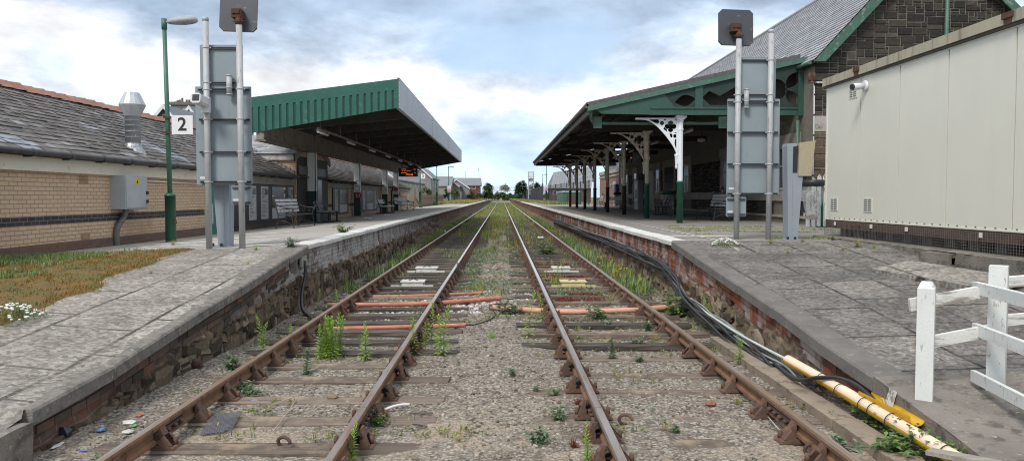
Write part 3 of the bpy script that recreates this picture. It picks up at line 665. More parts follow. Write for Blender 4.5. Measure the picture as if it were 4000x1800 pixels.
def half(a, b, r, m0, m1, a0, a1, n, par, name):
    g = MB(); a, b = Vector(a), Vector(b); d = (b-a).normalized(); s = d.cross(Vector((0, 0, 1))).normalized(); u = s.cross(d)
    for k in range(n):
        t0, t1 = lerp(a0, a1, k/n), lerp(a0, a1, (k+1)/n); q = lambda t, rr: s*math.cos(t)*rr+u*math.sin(t)*rr
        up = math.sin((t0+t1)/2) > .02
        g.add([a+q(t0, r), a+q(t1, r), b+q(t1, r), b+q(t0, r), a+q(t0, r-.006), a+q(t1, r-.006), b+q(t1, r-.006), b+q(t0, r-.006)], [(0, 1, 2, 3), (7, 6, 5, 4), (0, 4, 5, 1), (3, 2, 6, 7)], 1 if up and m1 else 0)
    return g.build(name, [m0, m1 or m0], par)
P0, P1, P2 = (2.965, 7.84, .015), (2.99, 6.62, .0), (2.985, 4.2, -.03)
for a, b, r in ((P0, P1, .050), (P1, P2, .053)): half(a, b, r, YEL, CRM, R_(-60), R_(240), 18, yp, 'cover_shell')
for y in (7.0, 6.62, 6.18, 6.02, 5.74, 5.02): 
    t = (y-4.86)/(7.84-4.86); g = MB(); c = Vector((2.985-.015*t, y, -.02+.035*t)); g.tube([c+Vector((.064*math.cos(a), 0, .064*math.sin(a))) for a in [k*math.pi/10 for k in range(21)]], .0045, 5); g.build('strap', BLK, yp)
lc = thing('loose_cover', 'loose open yellow half pipe leaning against the concrete ramp end', 'pipe cover', (3.02, 5.9, .05))
half((3.035, 6.30, .07), (3.04, 5.50, .085), .058, YEL, None, R_(175), R_(375), 14, lc, 'half_shell')
TRG = mat('stained_trough_concrete', (.30, .245, .18), (.22, .18, .135), 2.5, .92, bump=.5, bsc=40, layers=[((.14, .115, .085), 6, .55, .66)])
for i, (a, b) in enumerate(((9.95, 9.05), (9.0, 8.15), (8.1, 7.2), (7.15, 6.25), (6.2, 5.35), (5.3, 4.4))):
    g = MB(); g.box(2.72+rnd(-.008, .008), 2.93, b-.04, a, -.26, -.125+rnd(-.004, .004), j=.004)
    tag(g.build('trough_lid', TRG), 'weathered concrete trough lid in the row beside the yellow pipe cover', 'trough lid', 'concrete trough lids')
# boxes in the track
for sx, sy, w, lab, c in ((1668, 1047, .5, 'flat white equipment box, farther of the pair among the pale stones', (.62, .61, .57)), (1615, 1100, .45, 'flat white equipment box, nearer of the pair among the pale stones', (.62, .61, .57)), (2190, 1046, .42, 'flat white equipment box in front of red stonecrop, the farther one', (.62, .61, .57)), (2237, 1100, .50, 'flat cream yellow equipment box between red patches of stonecrop', (.60, .52, .28))):
    p = W(sx, sy, z=-.12); t = thing('track_box', lab, 'equipment box', (p.x, p.y, -.2)); m = mat('box_paint_%d' % sx, c, tuple(v*.8 for v in c), 4, .6, layers=[((.3, .27, .22), 9, .6, .7)])
    g = MB(); g.box(p.x-w/2, p.x+w/2, p.y-.2, p.y+.2, -.22, -.115); g.build('case', m, t)
    g = MB(); g.box(p.x-w/2-.03, p.x+w/2+.03, p.y-.22, p.y+.22, -.112, -.09); lid = g.build('lid', m, t)
    g = MB(); g.tube([(p.x-.1, p.y-.05, -.088), (p.x, p.y+.02, -.06), (p.x+.1, p.y+.0, -.088)], .008, 6); g.build('handle', BLK, lid)
    g = MB(); g.box(p.x-w/2-.22, p.x+w/2+.22, p.y-.30, p.y-.24, -.20, -.165); g.build('batten', m, t)
# loose fastenings and a patch of mesh matting
for sx, sy, lab in ((2445, 1645, 'rusty open steel coil lying on the sand inside the track'), (1105, 1735, 'bent rusty rail clip at the foot of the near platform-side rail'), (1425, 1712, 'bent rusty rail clip lying beside the near inner rail'), (3180, 1763, 'hooked rusty rail clip lying inside the rail near the yellow cover')):
    p = W(sx, sy, z=-.16); g = MB(); pts = [(p.x+.055*math.cos(a)*(1-.03*a), p.y+.015*a, -.155+.045*math.sin(a)) for a in [k*.42 for k in range(13)]]; g.tube(pts, .014, 7)
    tag(g.build('rail_clip', CHAIR), lab, 'rail clip')
p = W(850, 1660, z=-.18); MESHM = mat('grey_mesh_mat', (.15, .155, .165), (.11, .112, .12), 6, .7)
g = MB(); T = TM((p.x, p.y, -.166), R_(4), R_(-3), R_(8))
for k in range(15):
    q = -.14+.02*k; g.bar(T @ Vector((q*.6, -.21, 0)), T @ Vector((q*.6+.06, .21, 0)), .006, .005); g.bar(T @ Vector((-.09, q*1.5, .004)), T @ Vector((.15, q*1.5+.05, .004)), .006, .005)
tag(g.build('mesh_mat', MESHM), 'torn piece of grey diamond mesh matting lying across a sleeper', 'mesh mat')
pv = [W(1500, 1600, z=-.17), W(1530, 1588, z=-.15), W(1565, 1580, z=-.15), W(1600, 1578, z=-.16)]
g = MB(); g.tube(catm(pv), .012, 7); tag(g.build('pipe_offcut', mat('white_plastic', (.68, .67, .66), rough=.5)), 'curved offcut of white plastic pipe by the near inner rail joint', 'pipe offcut')
for pts, lab in (([(1600, 1612), (1690, 1612)], 'thin dark wood splinter in front of the white pipe offcut'), ([(1612, 1655), (1668, 1665)], 'short dark wood splinter lying on the sand between the tracks')):
    a, b = (W(*q, z=-.17) for q in pts); g = MB(); g.bar(a, b, .018, .014); tag(g.build('splinter', WOODD), lab, 'wood splinter')
# rubbish by the near left rail
for i, (sx, sy, sc, c, lab) in enumerate(((258, 1712, (.06, .05, .05), (.03, .035, .05), 'crumpled dark plastic bag by the stepped coping'), (395, 1688, (.035, .05, .02), (.10, .20, .42), 'crushed blue plastic scrap beside the near rail'), (510, 1655, (.06, .045, .018), (.62, .62, .6), 'torn white wrapper beside the near rail'), (525, 1663, (.03, .03, .015), (.14, .36, .14), 'green bottle label beside the white wrapper'), (225, 1745, (.02, .09, .008), (.66, .65, .62), 'narrow white paper strip below the dark plastic bag'), (497, 1684, (.05, .04, .015), (.55, .54, .5), 'crumpled clear plastic film near the rail'), (545, 1627, (.03, .03, .012), (.62, .12, .05), 'small orange scrap among the stones'), (327, 1758, (.04, .02, .01), (.10, .19, .40), 'flattened blue wrapper in the near corner'))):
    p = W(sx, sy, z=-.17); g = MB(); g.ball((p.x, p.y, gz(p.x, p.y)+sc[2]*.7), 1, sc, .35)
    tag(g.build('litter', mat('litter_%s' % 'abcdefgh'[i], c, tuple(v*.7 for v in c), 20, .4)), lab, 'litter')
for sx, sy, h, lab in ((1240, 1130, .26, 'small white marker peg standing by the foot of the platform wall'), (2607, 1120, .26, 'small white marker peg with a red tip beside the black cables')):
    p = W(sx, sy+10, z=-.2); g = MB(); g.box(p.x-.025, p.x+.025, p.y-.012, p.y+.012, -.28, -.2+h); t = tag(g.build('marker_peg', mat('peg_white', (.62, .62, .6), (.5, .49, .47), 9, .6)), lab, 'marker peg')
    if sx > 2000:
        g = MB(); g.box(p.x-.027, p.x+.027, p.y-.0145, p.y+.0145, -.13, -.05); g.build('red_band', mat('peg_red', (.4, .04, .03), rough=.6), t)
g = MB(); g.box(-3.37, -3.335, 12.85, 13.18, .53, .70); tag(g.build('cable_plate', mat('grey_green_plate', (.33, .34, .29), (.26, .27, .23), 5, .6)), 'grey plate covering the cable entry at the top of the platform wall', 'cover plate')

# pale board ends poking into the bottom of the view
BRDW = mat('bleached_board', (.34, .31, .27), (.24, .22, .19), (6, 40, 6), .9, bump=.4, bsc=60)
t = thing('loose_boards', 'bleached grey board ends lying at the bottom edge over the yellow pipe cover', 'boards', (2.7, 4.6, -.1))
for x0, y0, x1, y1, z in ((2.36, 4.83, 2.62, 4.45, -.12), (2.62, 4.80, 2.80, 4.40, -.10), (2.80, 4.93, 3.07, 4.62, .035)):
    g = MB(); g.bar((x0, y0, z), (x1, y1, z+.02), .10, .028); g.build('board', BRDW, t)
# ------------------------------------------------------------------ brick station building beside the canopy
def slates(L, H, O, du, dv, w, c, alt=None, th=.016, skip=None, g=None, jit=1.):
    g = g or MB(); O, du, dv = Vector(O), Vector(du), Vector(dv); n = du.cross(dv).normalized()
    if n.z < 0: n = -n
    for j in range(int(H/c)+1):
        off = (w/2 if j % 2 else 0)-w/2
        for i in range(int(L/w)+2):
            u0, u1 = max(0, off+i*w+.003), min(L, off+(i+1)*w-.003)
            if u1-u0 < .03: continue
            v0, v1 = j*c+rnd(-.008, .008)*jit, min(H, (j+1.12)*c)
            if v0 >= H or (skip and skip((u0+u1)/2, v0)): continue
            t = th+rnd(-.006, .012)*jit; tl = rnd(-.004, .004)*jit
            a = O+du*u0+dv*v0; b = O+du*u1+dv*v0; cc = O+du*u1+dv*v1; d = O+du*u0+dv*v1
            m = alt((u0+u1)/2, v0) if alt else 0
            g.add([a+n*(t+tl), b+n*(t-tl), cc+n*.003, d+n*.003, a-n*.004, b-n*.004], [(0, 1, 2, 3), (4, 5, 1, 0)], m)
    return g
def m_slate(name, stops, lich=None, rough=.7):
    t = NT(name); c = t.ramp(t.island(), stops)
    c = t.val(c, t.noise(14, 5, .7), .6, 1.4)
    if lich: c = t.mix(t.rng(t.noise(5, 7, .75), .54, .68), c, lich); c = t.mix(t.rng(t.noise(24, 4, .7), .64, .70), c, (.36, .34, .30))
    t.bump(t.noise(30, 5, .7), .3, .01); return t.end(c, rough, 0, .4)
SLA = m_slate('mossy_old_slate', [(0, (.060, .055, .052)), (.3, (.092, .083, .077)), (.6, (.122, .109, .10)), (.86, (.15, .135, .125)), (.96, (.19, .175, .17)), (1, (.28, .28, .29))], (.16, .135, .105))
SLN = m_slate('pale_new_slate', [(0, (.19, .205, .235)), (.5, (.275, .295, .335)), (1, (.16, .17, .185))])
SLG = m_slate('grey_slate', [(0, (.25, .26, .27)), (.5, (.30, .31, .325)), (.9, (.345, .355, .37)), (1, (.40, .41, .42))])
BRK = brick('buff_brick', (.60, .44, .30), (.545, .39, .255), (.29, .21, .15), .228, .075, .008, layers=[((.40, .25, .14), .8, .55, .75)], var=.14)
BRP = brick('brown_plinth_brick', (.17, .105, .078), (.125, .08, .062), (.155, .125, .10), .228, .105, .009, var=.3)
BRD = brick('dark_engineering_brick', (.055, .05, .055), (.04, .037, .04), (.20, .17, .15), .228, .075, .007, var=.25)
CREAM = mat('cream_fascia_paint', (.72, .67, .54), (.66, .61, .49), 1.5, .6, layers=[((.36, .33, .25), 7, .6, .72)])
CREAMD = mat('dark_cream_paint', (.28, .25, .19), (.20, .18, .14), 2, .7, layers=[((.10, .09, .07), 6, .55, .66)])  # darker cream for the farther fascia and the bargeboards
GUT = mat('black_gutter', (.035, .034, .036), (.06, .056, .052), 5, .5)
REDT = mat('red_ridge_tile', (.34, .17, .12), (.27, .13, .092), 6, .85, layers=[((.45, .26, .20), 9, .58, .7), ((.14, .10, .07), 5, .6, .7)], isl=.12)
DGRN = mat('dark_green_paint', (.018, .05, .045), (.012, .035, .032), 4, .45)
WHT = mat('white_gloss_paint', (.66, .66, .66), (.60, .60, .60), 4, .45, layers=[((.34, .32, .29), 10, .62, .70)])
GLS = mat('dark_window_glass', (.03, .035, .04), (.05, .055, .06), 2, .22, spec=.3)
BLKP = mat('black_painted_frame', (.014, .015, .017), (.022, .022, .024), 6, .5)
LB = thing('brick_station_building', 'long low buff brick station building with mossy slate roof and red ridge tiles', 'building', (-9, 30, .6))
WX = -8.10
g = MB()
g.box(-14, WX, 4, 67.7, .3, 2.16); g.prism([(-14, 2.16), (WX, 2.16), (-11, 3.95)], 'y', 4.05, 67.65)
g.build('wall', BRK, LB)
g = MB(); g.box(WX-.01, WX+.022, 4, 21.05, .3, .86); g.build('plinth', BRP, LB)
g = MB(); g.box(WX-.01, WX+.012, 4, 21.05, 1.21, 1.36); g.box(WX-.01, WX+.012, 36.0, 67.7, 1.21, 1.36); g.build('dark_brick_band', BRD, LB)
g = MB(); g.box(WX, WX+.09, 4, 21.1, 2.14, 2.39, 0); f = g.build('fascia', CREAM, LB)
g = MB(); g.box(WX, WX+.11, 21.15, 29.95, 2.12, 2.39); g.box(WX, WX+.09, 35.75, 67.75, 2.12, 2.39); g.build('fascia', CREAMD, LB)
EX, EZ, RXX, RZ = -7.88, 2.475, -11.0, 4.15
sl = Vector((RXX-EX, 0, RZ-EZ)); SLH = sl.length; sl.normalize()
def alt(u, v):
    y = 4.0+u
    if nz(y, v, 0, 1.1) > .08 and y < 14.6 and v < 1.0-.15*(y-9.5): return 1
    if 19.1 < y < 20.6 and 0.2 < v < 1.25 and abs((y-19.2)-(1.25-v)*.9) < .42: return 1
    if 17.35 < y < 18.0 and 1.45 < v < 1.62: return 1
    return 0
skip = lambda u, v: (29.9 < 4+u < 35.8 and v > 0 and v < 4) and v < SLH-.1 and False
slates(63.8, SLH, (EX, 4.0, EZ), (0, 1, 0), sl, .30, .195, alt).build('slate_roof', [SLA, SLN], LB)
g = MB(); g.quad((EX, 4, EZ-.012), (EX, 67.8, EZ-.012), (RXX, 67.8, RZ-.012), (RXX, 4, RZ-.012)); g.quad((-14.2, 4, 2.4), (-14.2, 67.8, 2.4), (RXX, 67.8, RZ-.012), (RXX, 4, RZ-.012)); g.build('roof_deck', SLA, LB)
g = MB(); y = 4.0; k = 0
while y < 67.6:
    if not (17.9 < y < 18.2 or 23 < y < 23.2): pass
    w = .20+.01*rnd(-1, 1); h = .10+rnd(-.01, .012); dz = rnd(-.012, .012)+RZ+.01
    for s in (-1, 1): g.add([(RXX, y, dz+h), (RXX, y+.5, dz+h+.03), (RXX+s*w, y+.5, dz-.045), (RXX+s*w, y, dz-.07), (RXX, y, dz+h-.02), (RXX+s*w, y, dz-.09)], [(0, 1, 2, 3)[::s], (0, 3, 5, 4)])
    y += .46; k += 1
g.build('ridge_tile_row', REDT, LB)
g = MB(); g.tube([(EX+.02, 4, EZ-.03), (EX+.02, 29.9, EZ-.03)], .058, 9); g.tube([(EX+.02, 35.8, EZ-.03), (EX+.02, 67.8, EZ-.03)], .058, 9)
for y in frange(5, 67, 1.15):
    if not 29.7 < y < 36: g.cyl((EX+.02, y-.05, EZ-.035), (EX+.02, y+.05, EZ-.035), .068, n=9); g.box(WX+.08, EX, y-.02, y+.02, EZ-.11, EZ-.06)
g.build('gutter', GUT, LB)
AIRB = mat('terracotta_vent', (.36, .22, .12), (.26, .15, .08), 9, .85)
for sx, sy in ((325, 703), (333, 924)):
    p = W(sx, sy, x=WX); g = MB()
    for k in range(4): g.box(WX, WX+.012, p.y-.16, p.y+.16, p.z-.075+k*.04, p.z-.05+k*.04)
    g.build('air_vent', AIRB, LB)
# entrance wing that crosses the long roof
g = MB(); g.box(-12.5, -8.0, 30.1, 35.6, .3, 3.36); g.prism([(30.1, 3.36), (35.6, 3.36), (32.85, 4.2)], 'x', -12.5, -8.0); g.build('entrance_wing', BRK, LB)
wv = Vector((0, 2.95, .93)); wh = wv.length; wv.normalize()
for s in (1, -1):
    slates(4.65, wh, (-12.6, 32.85-s*2.95, 3.36), (1, 0, 0), Vector((0, s*wv.y, wv.z)), .36, .20, None).build('wing_slates', SLG, LB)
g = MB(); g.box(-12.6, -7.96, 29.98, 30.09, 3.12, 3.35); g.build('wing_fascia', mat('flaking_white_board', (.55, .54, .52), (.38, .36, .33), 5, .7, layers=[((.2, .19, .18), 12, .56, .64)]), LB)
g = MB(); 
for s in (1, -1): g.add([(x, 32.85-s*y, z) for x in (-7.94, -7.985) for y, z in ((3.1, 3.05), (3.1, 3.35), (0, 4.32), (0, 4.02))], [(0, 1, 2, 3), (7, 6, 5, 4), (0, 3, 7, 4), (1, 5, 6, 2)])
g.build('bargeboard', CREAMD, LB)
g = MB(); g.box(-8.02, -7.98, 30.25, 35.5, .6, 3.3); g.build('recess_shade_panel', mat('recess_shade', (.045, .04, .036), (.03, .028, .027), 3, .7), LB)  # flat dark panel: the shade of the recess is put into its colour
dr = MB(); dr.box(-7.98, -7.95, 32.2, 34.3, .62, 2.55); dr = dr.build('entrance_door', DGRN, LB)
g = MB()
for y in (32.3, 33.3): g.box(-7.95, -7.94, y+.1, y+.8, 1.5, 2.4)
g.build('door_glass', GLS, dr)
g = MB(); g.box(-7.98, -7.945, 30.4, 34.9, 2.58, 2.92); ib = g.build('entrance_sign', mat('dull_sign_panel', (.11, .105, .10), (.09, .085, .08), 4, .5), LB)
text('sign_lettering', 'Information', .30, Matrix(((0, 0, 1, -7.94), (1, 0, 0, 32.65), (0, 1, 0, 2.75), (0, 0, 0, 1))), BLKP, ib)
# lead flashing where the wing meets the low roof
g = MB(); 
for k in range(12):
    x = -8.05-k*.16; z = EZ+(EX-x)*(RZ-EZ)/(EX-RXX); g.box(x-.17, x, 30.03, 30.1, z-.02, z+.17)
g.build('lead_flashing', mat('lead_flashing', (.17, .19, .21), (.13, .14, .155), 6, .6), LB)
# window bays: black framed poster windows
PST = mat('printed_poster', (.50, .50, .49), (.42, .42, .41), 5, .6); PSTX = mat('poster_print', (.16, .16, .165), (.24, .24, .24), 12, .6)
def bay(y0, y1, posters, z0=.92, z1=2.10):
    g = MB(); g.box(WX, WX+.05, y0, y1, z0-.1, z1+.02); fr = g.build('window_frame', BLKP, LB)
    for a, b, kind in posters:
        if kind == 'g':
            q = MB(); q.box(WX+.05, WX+.06, a, b, z0+.42, z1-.06); q.build('window_pane', GLS, fr)
            q = MB(); q.box(WX+.05, WX+.062, a, b, z0, z0+.38); q.build('white_panel', PST, fr)
        else:
            q = MB(); q.box(WX+.05, WX+.06, a, b, z0+.02, z1-.05); q.build('poster', PST, fr)
            q = MB(); z = z1-.12
            q.box(WX+.06, WX+.063, b-(b-a)*.45, b-.04, z-.22, z-.02)
            while z > z0+.12:
                q.box(WX+.06, WX+.063, a+(b-a)*.12, a+(b-a)*rnd(.4, .9), z-.028, z); z -= rnd(.05, .09)
            q.build('poster_print', PSTX, fr)
bay(24.4, 30.0, ((24.62, 25.35, 'p'), (25.85, 26.65, 'p'), (27.1, 28.7, 'g'), (29.2, 29.8, 'p')))
bay(36.9, 40.6, ((37.3, 37.9, 'p'), (38.4, 40.2, 'g'))); bay(44.4, 50.0, ((44.8, 45.5, 'p'), (46.2, 48.4, 'g'), (48.9, 49.6, 'p')))
g = MB(); g.box(WX, WX+.07, 21.2, 22.9, .6, 2.1); sd = g.build('side_door', mat('teal_green_door', (.03, .16, .13), (.025, .13, .11), 3, .4), LB)
g = MB(); g.box(WX+.07, WX+.08, 22.95, 24.3, .8, 2.1); g.build('panel', BLKP, sd)
g = MB(); g.box(WX+.072, WX+.082, 21.35, 21.5, .95, 1.5); g.build('notice', PST, sd)
g = MB(); g.box(WX-.01, WX+.03, 22.95, 29.95, .4, .80); g.build('dark_plinth', mat('dark_brown_plinth', (.10, .075, .055), (.06, .048, .04), 2, .9), LB)  # darker brown plinth below the poster windows
# rainwater pipes on the wall
def downpipe(pts, r, m, lab): g = MB(); g.tube(pts, r, 8); return tag(g.build('downpipe', m), lab, 'downpipe')
downpipe([(-8.02, 43.0, .6), (-8.02, 43.0, 2.3)], .05, mat('grey_downpipe', (.33, .33, .34), (.26, .26, .27), 4, .5), 'grey downpipe behind the second canopy column')
downpipe([(-7.9, 56.0, 2.35), (-7.9, 56.1, 2.2), (-8.0, 56.3, 2.05), (-8.0, 56.3, .6)], .05, GUT, 'black bent downpipe near the last canopy columns')
# meter cabinet, its conduits, and the roof flue
p = W(566, 723, x=WX); q = W(425, 770, x=WX)
ya, yb = 16.05, 17.05
CAB = mat('grey_cabinet', (.42, .44, .46), (.37, .39, .41), 3, .55, layers=[((.26, .25, .24), 9, .62, .7)])
mc = thing('meter_cabinet', 'pale grey electrical cabinet with yellow warning label on the buff brick wall', 'electrical cabinet', (WX, 16.5, 1.4))
g = MB(); g.box(WX, WX+.30, ya, yb, 1.44, 2.14); g.build('case', CAB, mc)
g = MB(); g.box(WX+.30, WX+.318, ya+.03, yb-.03, 1.47, 2.11); dd = g.build('door', CAB, mc)
g = MB(); g.box(WX+.318, WX+.322, ya+.42, ya+.60, 1.96, 2.09); g.build('warning_label', mat('warning_yellow', (.62, .48, .02), rough=.5), dd)
g = MB(); g.prism([(ya+.47, 1.985), (ya+.55, 1.985), (ya+.51, 2.065)], 'x', WX+.322, WX+.3235); g.build('warning_symbol', BLKP, dd)
for z in (1.56, 1.75): g = MB(); g.box(WX+.318, WX+.345, yb-.09, yb-.02, z, z+.07); g.build('latch', BLKP, dd)
g = MB(); g.tube(catm([(WX+.12, 16.45, 1.45), (WX+.1, 16.42, 1.3), (WX+.07, 16.2, 1.08), (WX+.06, 16.14, .9), (WX+.06, 16.14, .66)]), .06, 9); tag(g.build('corrugated_conduit', mat('grey_flexible_conduit', (.17, .16, .15), (.11, .105, .10), (1, 1, 40), .6)), 'bent grey flexible conduit dropping from the electrical cabinet to the ground', 'conduit')
g = MB(); g.tube([(WX+.035, 17.05, 2.06), (WX+.035, 21.0, 2.03)], .018, 7); tag(g.build('conduit', WHT), 'thin white conduit running along under the cream fascia from the cabinet', 'conduit')
GALV = mat('galvanised_sheet', (.50, .53, .56), (.42, .45, .48), 4, .5, .35, layers=[((.30, .30, .31), 8, .56, .7)], spec=.5)
fl = thing('roof_flue', 'galvanised extract flue with conical cowl standing on the mossy slate roof', 'flue', (-9.1, 17.9, 3))
fy = 17.9; fp = W(520, 570, Y=fy); fx = fp.x; fz = EZ+(EX-fx)*(RZ-EZ)/(EX-RXX)
zt = lambda sy: W(520, sy, Y=fy).z
g = MB(); g.lathe([(.165, fz-.15), (.165, zt(455))]+[(.168, zt(455)-.0), (.16, zt(455))], (fx, fy, 0), 20); 
for sy in (470, 492, 514, 536): g.tube([(fx+.166*math.cos(k*.3142), fy+.166*math.sin(k*.3142), zt(sy)) for k in range(21)], .004, 5)
g.build('duct', GALV, fl)
g = MB(); g.lathe([(.17, zt(455)), (.28, zt(414)), (.285, zt(410)), (.16, zt(364)), (.14, zt(362))], (fx, fy, 0), 14, smooth=False); g.build('cowl', GALV, fl)
g = MB(); g.lathe([(.30, fz-.16), (.20, fz+.02), (.172, fz+.12)], (fx, fy, 0), 14, smooth=False); g.build('flashing', mat('foil_flashing', (.5, .51, .53), (.28, .29, .30), 12, .35, .6, bump=.8, bsc=20), fl)

# ------------------------------------------------------------------ steel cantilever canopy over the same platform
CG = mat('green_steel_sheet', (.032, .118, .092), (.026, .10, .077), 2.2, .45, layers=[((.06, .18, .14), 5, .56, .72), ((.022, .075, .06), (9, 9, 1.2), .60, .72)], spec=.3)
CGD = mat('green_sheet_groove_shade', (.010, .045, .036), (.008, .038, .03), 3, .5)  # darker copy of the sheet green: groove shade put into the colour
CGW = mat('weathered_grey_sheet', (.46, .50, .53), (.40, .44, .47), (1.2, 1.2, 5), .5, layers=[((.26, .27, .27), (9, 5, 1), .56, .7), ((.50, .53, .55), 3, .6, .7)])
BEAM = mat('dirty_steel_beam', (.075, .067, .057), (.05, .045, .04), 2, .7, layers=[((.16, .10, .06), 5, .6, .7)])
BEAMB = mat('brown_edge_beam', (.25, .21, .165), (.18, .155, .125), 1.6, .75, layers=[((.06, .05, .045), 4, .56, .66)])
DECK = mat('ribbed_roof_deck', (.62, .57, .51), (.52, .475, .42), (2, 9, 2), .7, layers=[((.15, .12, .09), 4, .6, .7)])
CN = thing('platform_canopy', 'steel cantilever platform canopy with ribbed green end fascia on white and dark columns', 'canopy', (-6, 25, .6))
Y0, Y1, XO, XI = 25.0, 64.1, -3.31, -8.9
zb = lambda x: 4.575+(x+3.28)*(4.575-3.745)/(8.06-3.28)        # underside of the end fascia
ztp = lambda x: 5.50+(x+3.25)*(5.50-4.89)/(8.05-3.25)
def ribs(yf):
    a, b = MB(), MB(); x = XO; p = .2265
    a.add([(XO, yf, ztp(XO)), (XI, yf, ztp(XI)), (XI, yf, ztp(XI)-.34), (XO, yf, ztp(XO)-.34), (XO, yf+.06, ztp(XO)), (XI, yf+.06, ztp(XI))], [(0, 1, 2, 3), (1, 0, 4, 5)])
    while x > XI+.05:
        x1 = max(XI, x-p*.64); x2 = max(XI, x-p)
        for (u, v, d, m) in ((x, x1, 0, 0), (x1, x1-.022, None, 0), (x1-.022, x2+.022, .035, 1), (x2+.022, x2, -1, 0)):
            ya, yb_ = (yf, yf+.035) if d is None else (yf+.035, yf) if d == -1 else (yf+d, yf+d)
            a.add([(u, ya, zb(u)), (v, yb_, zb(v)), (v, yb_, ztp(v)-.34), (u, ya, ztp(u)-.34)], [(0, 1, 2, 3)], m)
        x -= p
    a.add([(XO, yf+.04, zb(XO)), (XI, yf+.04, zb(XI)), (XI, yf+.04, ztp(XI)), (XO, yf+.04, ztp(XO))], [(3, 2, 1, 0)], 1)
    return a
ribs(Y0).build('end_fascia', [CG, CGD], CN)
ribs(Y1-.06).build('end_fascia', [CG, CGD], CN)
g = MB(); js = [Y0, 36.8, 47.8, 58.6, Y1]
for a, b in zip(js, js[1:]): g.box(XO-.012, XO+.02, a+.012, b-.012, 4.555, 5.50)
sf = g.build('side_fascia', CGW, CN)
g = MB()
for y in js:
    for k in range(7):
        for o in (-.09, .09):
            if Y0 < y+o < Y1: g.cyl((XO+.02, y+o, 4.63+k*.135), (XO+.034, y+o, 4.63+k*.135), .014, n=6)
g.build('bolt_row', BLKP, sf)
g = MB(); g.bar((XO-.05, Y0+.06, 4.57), (XO-.05, Y1-.06, 4.57), .08, .05); g.bar((XO-.01, Y0-.03, 5.515), (XO-.01, Y1, 5.515), .07, .025); g.build('edge_trim', CGW, CN)
zd = lambda x: 5.10+(x+3.3)*(5.10-4.50)/(8.06-3.28)
g = MB(); n = int((Y1-Y0-.2)/.19)
for i in range(n):
    y = Y0+.1+i*.19
    for (ya, yb_, za, zb_) in ((y, y+.07, 0, 0), (y+.07, y+.095, 0, .05), (y+.095, y+.165, .05, .05), (y+.165, y+.19, .05, 0)):
        g.quad((XO-.02, ya, zd(XO)+za), (XO-.02, yb_, zd(XO)+zb_), (XI, yb_, zd(XI)+zb_), (XI, ya, zd(XI)+za))
g.quad((XO-.02, Y0+.06, zd(XO)+.07), (XI, Y0+.06, zd(XI)+.07), (XI, Y1-.1, zd(XI)+.07), (XO-.02, Y1-.1, zd(XO)+.07))
g.build('roof_deck', DECK, CN)
ys = frange(25.7, 63.6, 3.1)
for y in ys:
    g = MB(); g.add([(x, yy, z) for yy in (y-.09, y+.09) for (x, z) in ((XO-.06, 4.62), (XO-.06, zd(XO)-.03), (XI+.1, zd(XI)-.03), (XI+.1, 4.10), (-7.6, 4.22))], [(0, 1, 2, 3, 4), (9, 8, 7, 6, 5), (0, 4, 9, 5), (4, 3, 8, 9), (0, 5, 6, 1)])
    g.build('cantilever_beam', BEAM, CN)
g = MB()
for x in (-4.2, -5.2, -6.2, -7.1):
    g.bar((x, Y0+.1, zd(x)-.09), (x, Y1-.1, zd(x)-.09), .06, .12)
    for y in ys: g.box(x-.12, x+.12, y-.1, y+.1, zd(x)-.2, zd(x)-.16)
g.build('purlin_set', BEAM, CN)
g = MB(); g.box(-7.92, -7.68, Y0+.06, Y1-.1, 3.52, 4.20); g.box(-7.98, -7.62, Y0+.06, Y1-.1, 3.50, 3.535); g.build('edge_beam', BEAMB, CN)
COLW = mat('chipped_white_column', (.80, .79, .755), (.74, .73, .69), 2, .5, layers=[((.34, .26, .15), (6, 6, 1), .62, .74)])
for y in (31.9, 41.85, 51.7, 57.1):
    z0_ = zL(-7.8, y); zs = 1.93 if y < 50 else 1.86
    c = thing('canopy_column', None, None); c.location = (-7.8, y, z0_); c.parent = CN; c.matrix_parent_inverse = CN.matrix_basis.inverted()
    for nm, a, b, m in (('upper_shaft', zs, 3.5, COLW), ('lower_shaft', z0_-.05, zs, DGRN)):
        g = MB(); o = .006 if nm == 'lower_shaft' else 0
        g.box(-7.8-.17-o, -7.8+.17+o, y-.15-o, y-.11, a, b); g.box(-7.8-.17-o, -7.8+.17+o, y+.11, y+.15+o, a, b); g.box(-7.8-.15-o, -7.8+.10+o, y-.11, y+.11, a, b)
        g.box(-7.66+o, -7.63+o, y-.15-o, y+.15+o, a, b)
        ob = g.build(nm, m, None); ob.parent = c; ob.matrix_parent_inverse = Matrix.Translation(c.location).inverted()
g = MB(); g.bar((-6, Y0+.3, 3.93), (-6, 58, 3.93), .05, .06); 
for y in ys: g.bar((-6, y, 3.95), (-6, y, 4.3), .02, .02)
g.build('light_trunking', BEAMB, CN)
TUBE = mat('lamp_diffuser', (.62, .62, .62), (.55, .55, .55), 3, .4)
for y in (25.3, 30.2, 35.2, 40.2, 45.1, 50.0, 55.9):
    t = thing('tube_light', 'unlit fluorescent tube light in the row hung under the steel canopy', 'light', (-6, y, 3.85), 0, 'tube lights under the steel canopy')
    g = MB(); g.box(-6.06, -5.94, y, y+1.5, 3.85, 3.90); g.build('housing', BEAMB, t)
    g = MB(); g.tube([(-6, y+.03, 3.82), (-6, y+1.47, 3.82)], .042, 8); g.build('diffuser', TUBE, t)
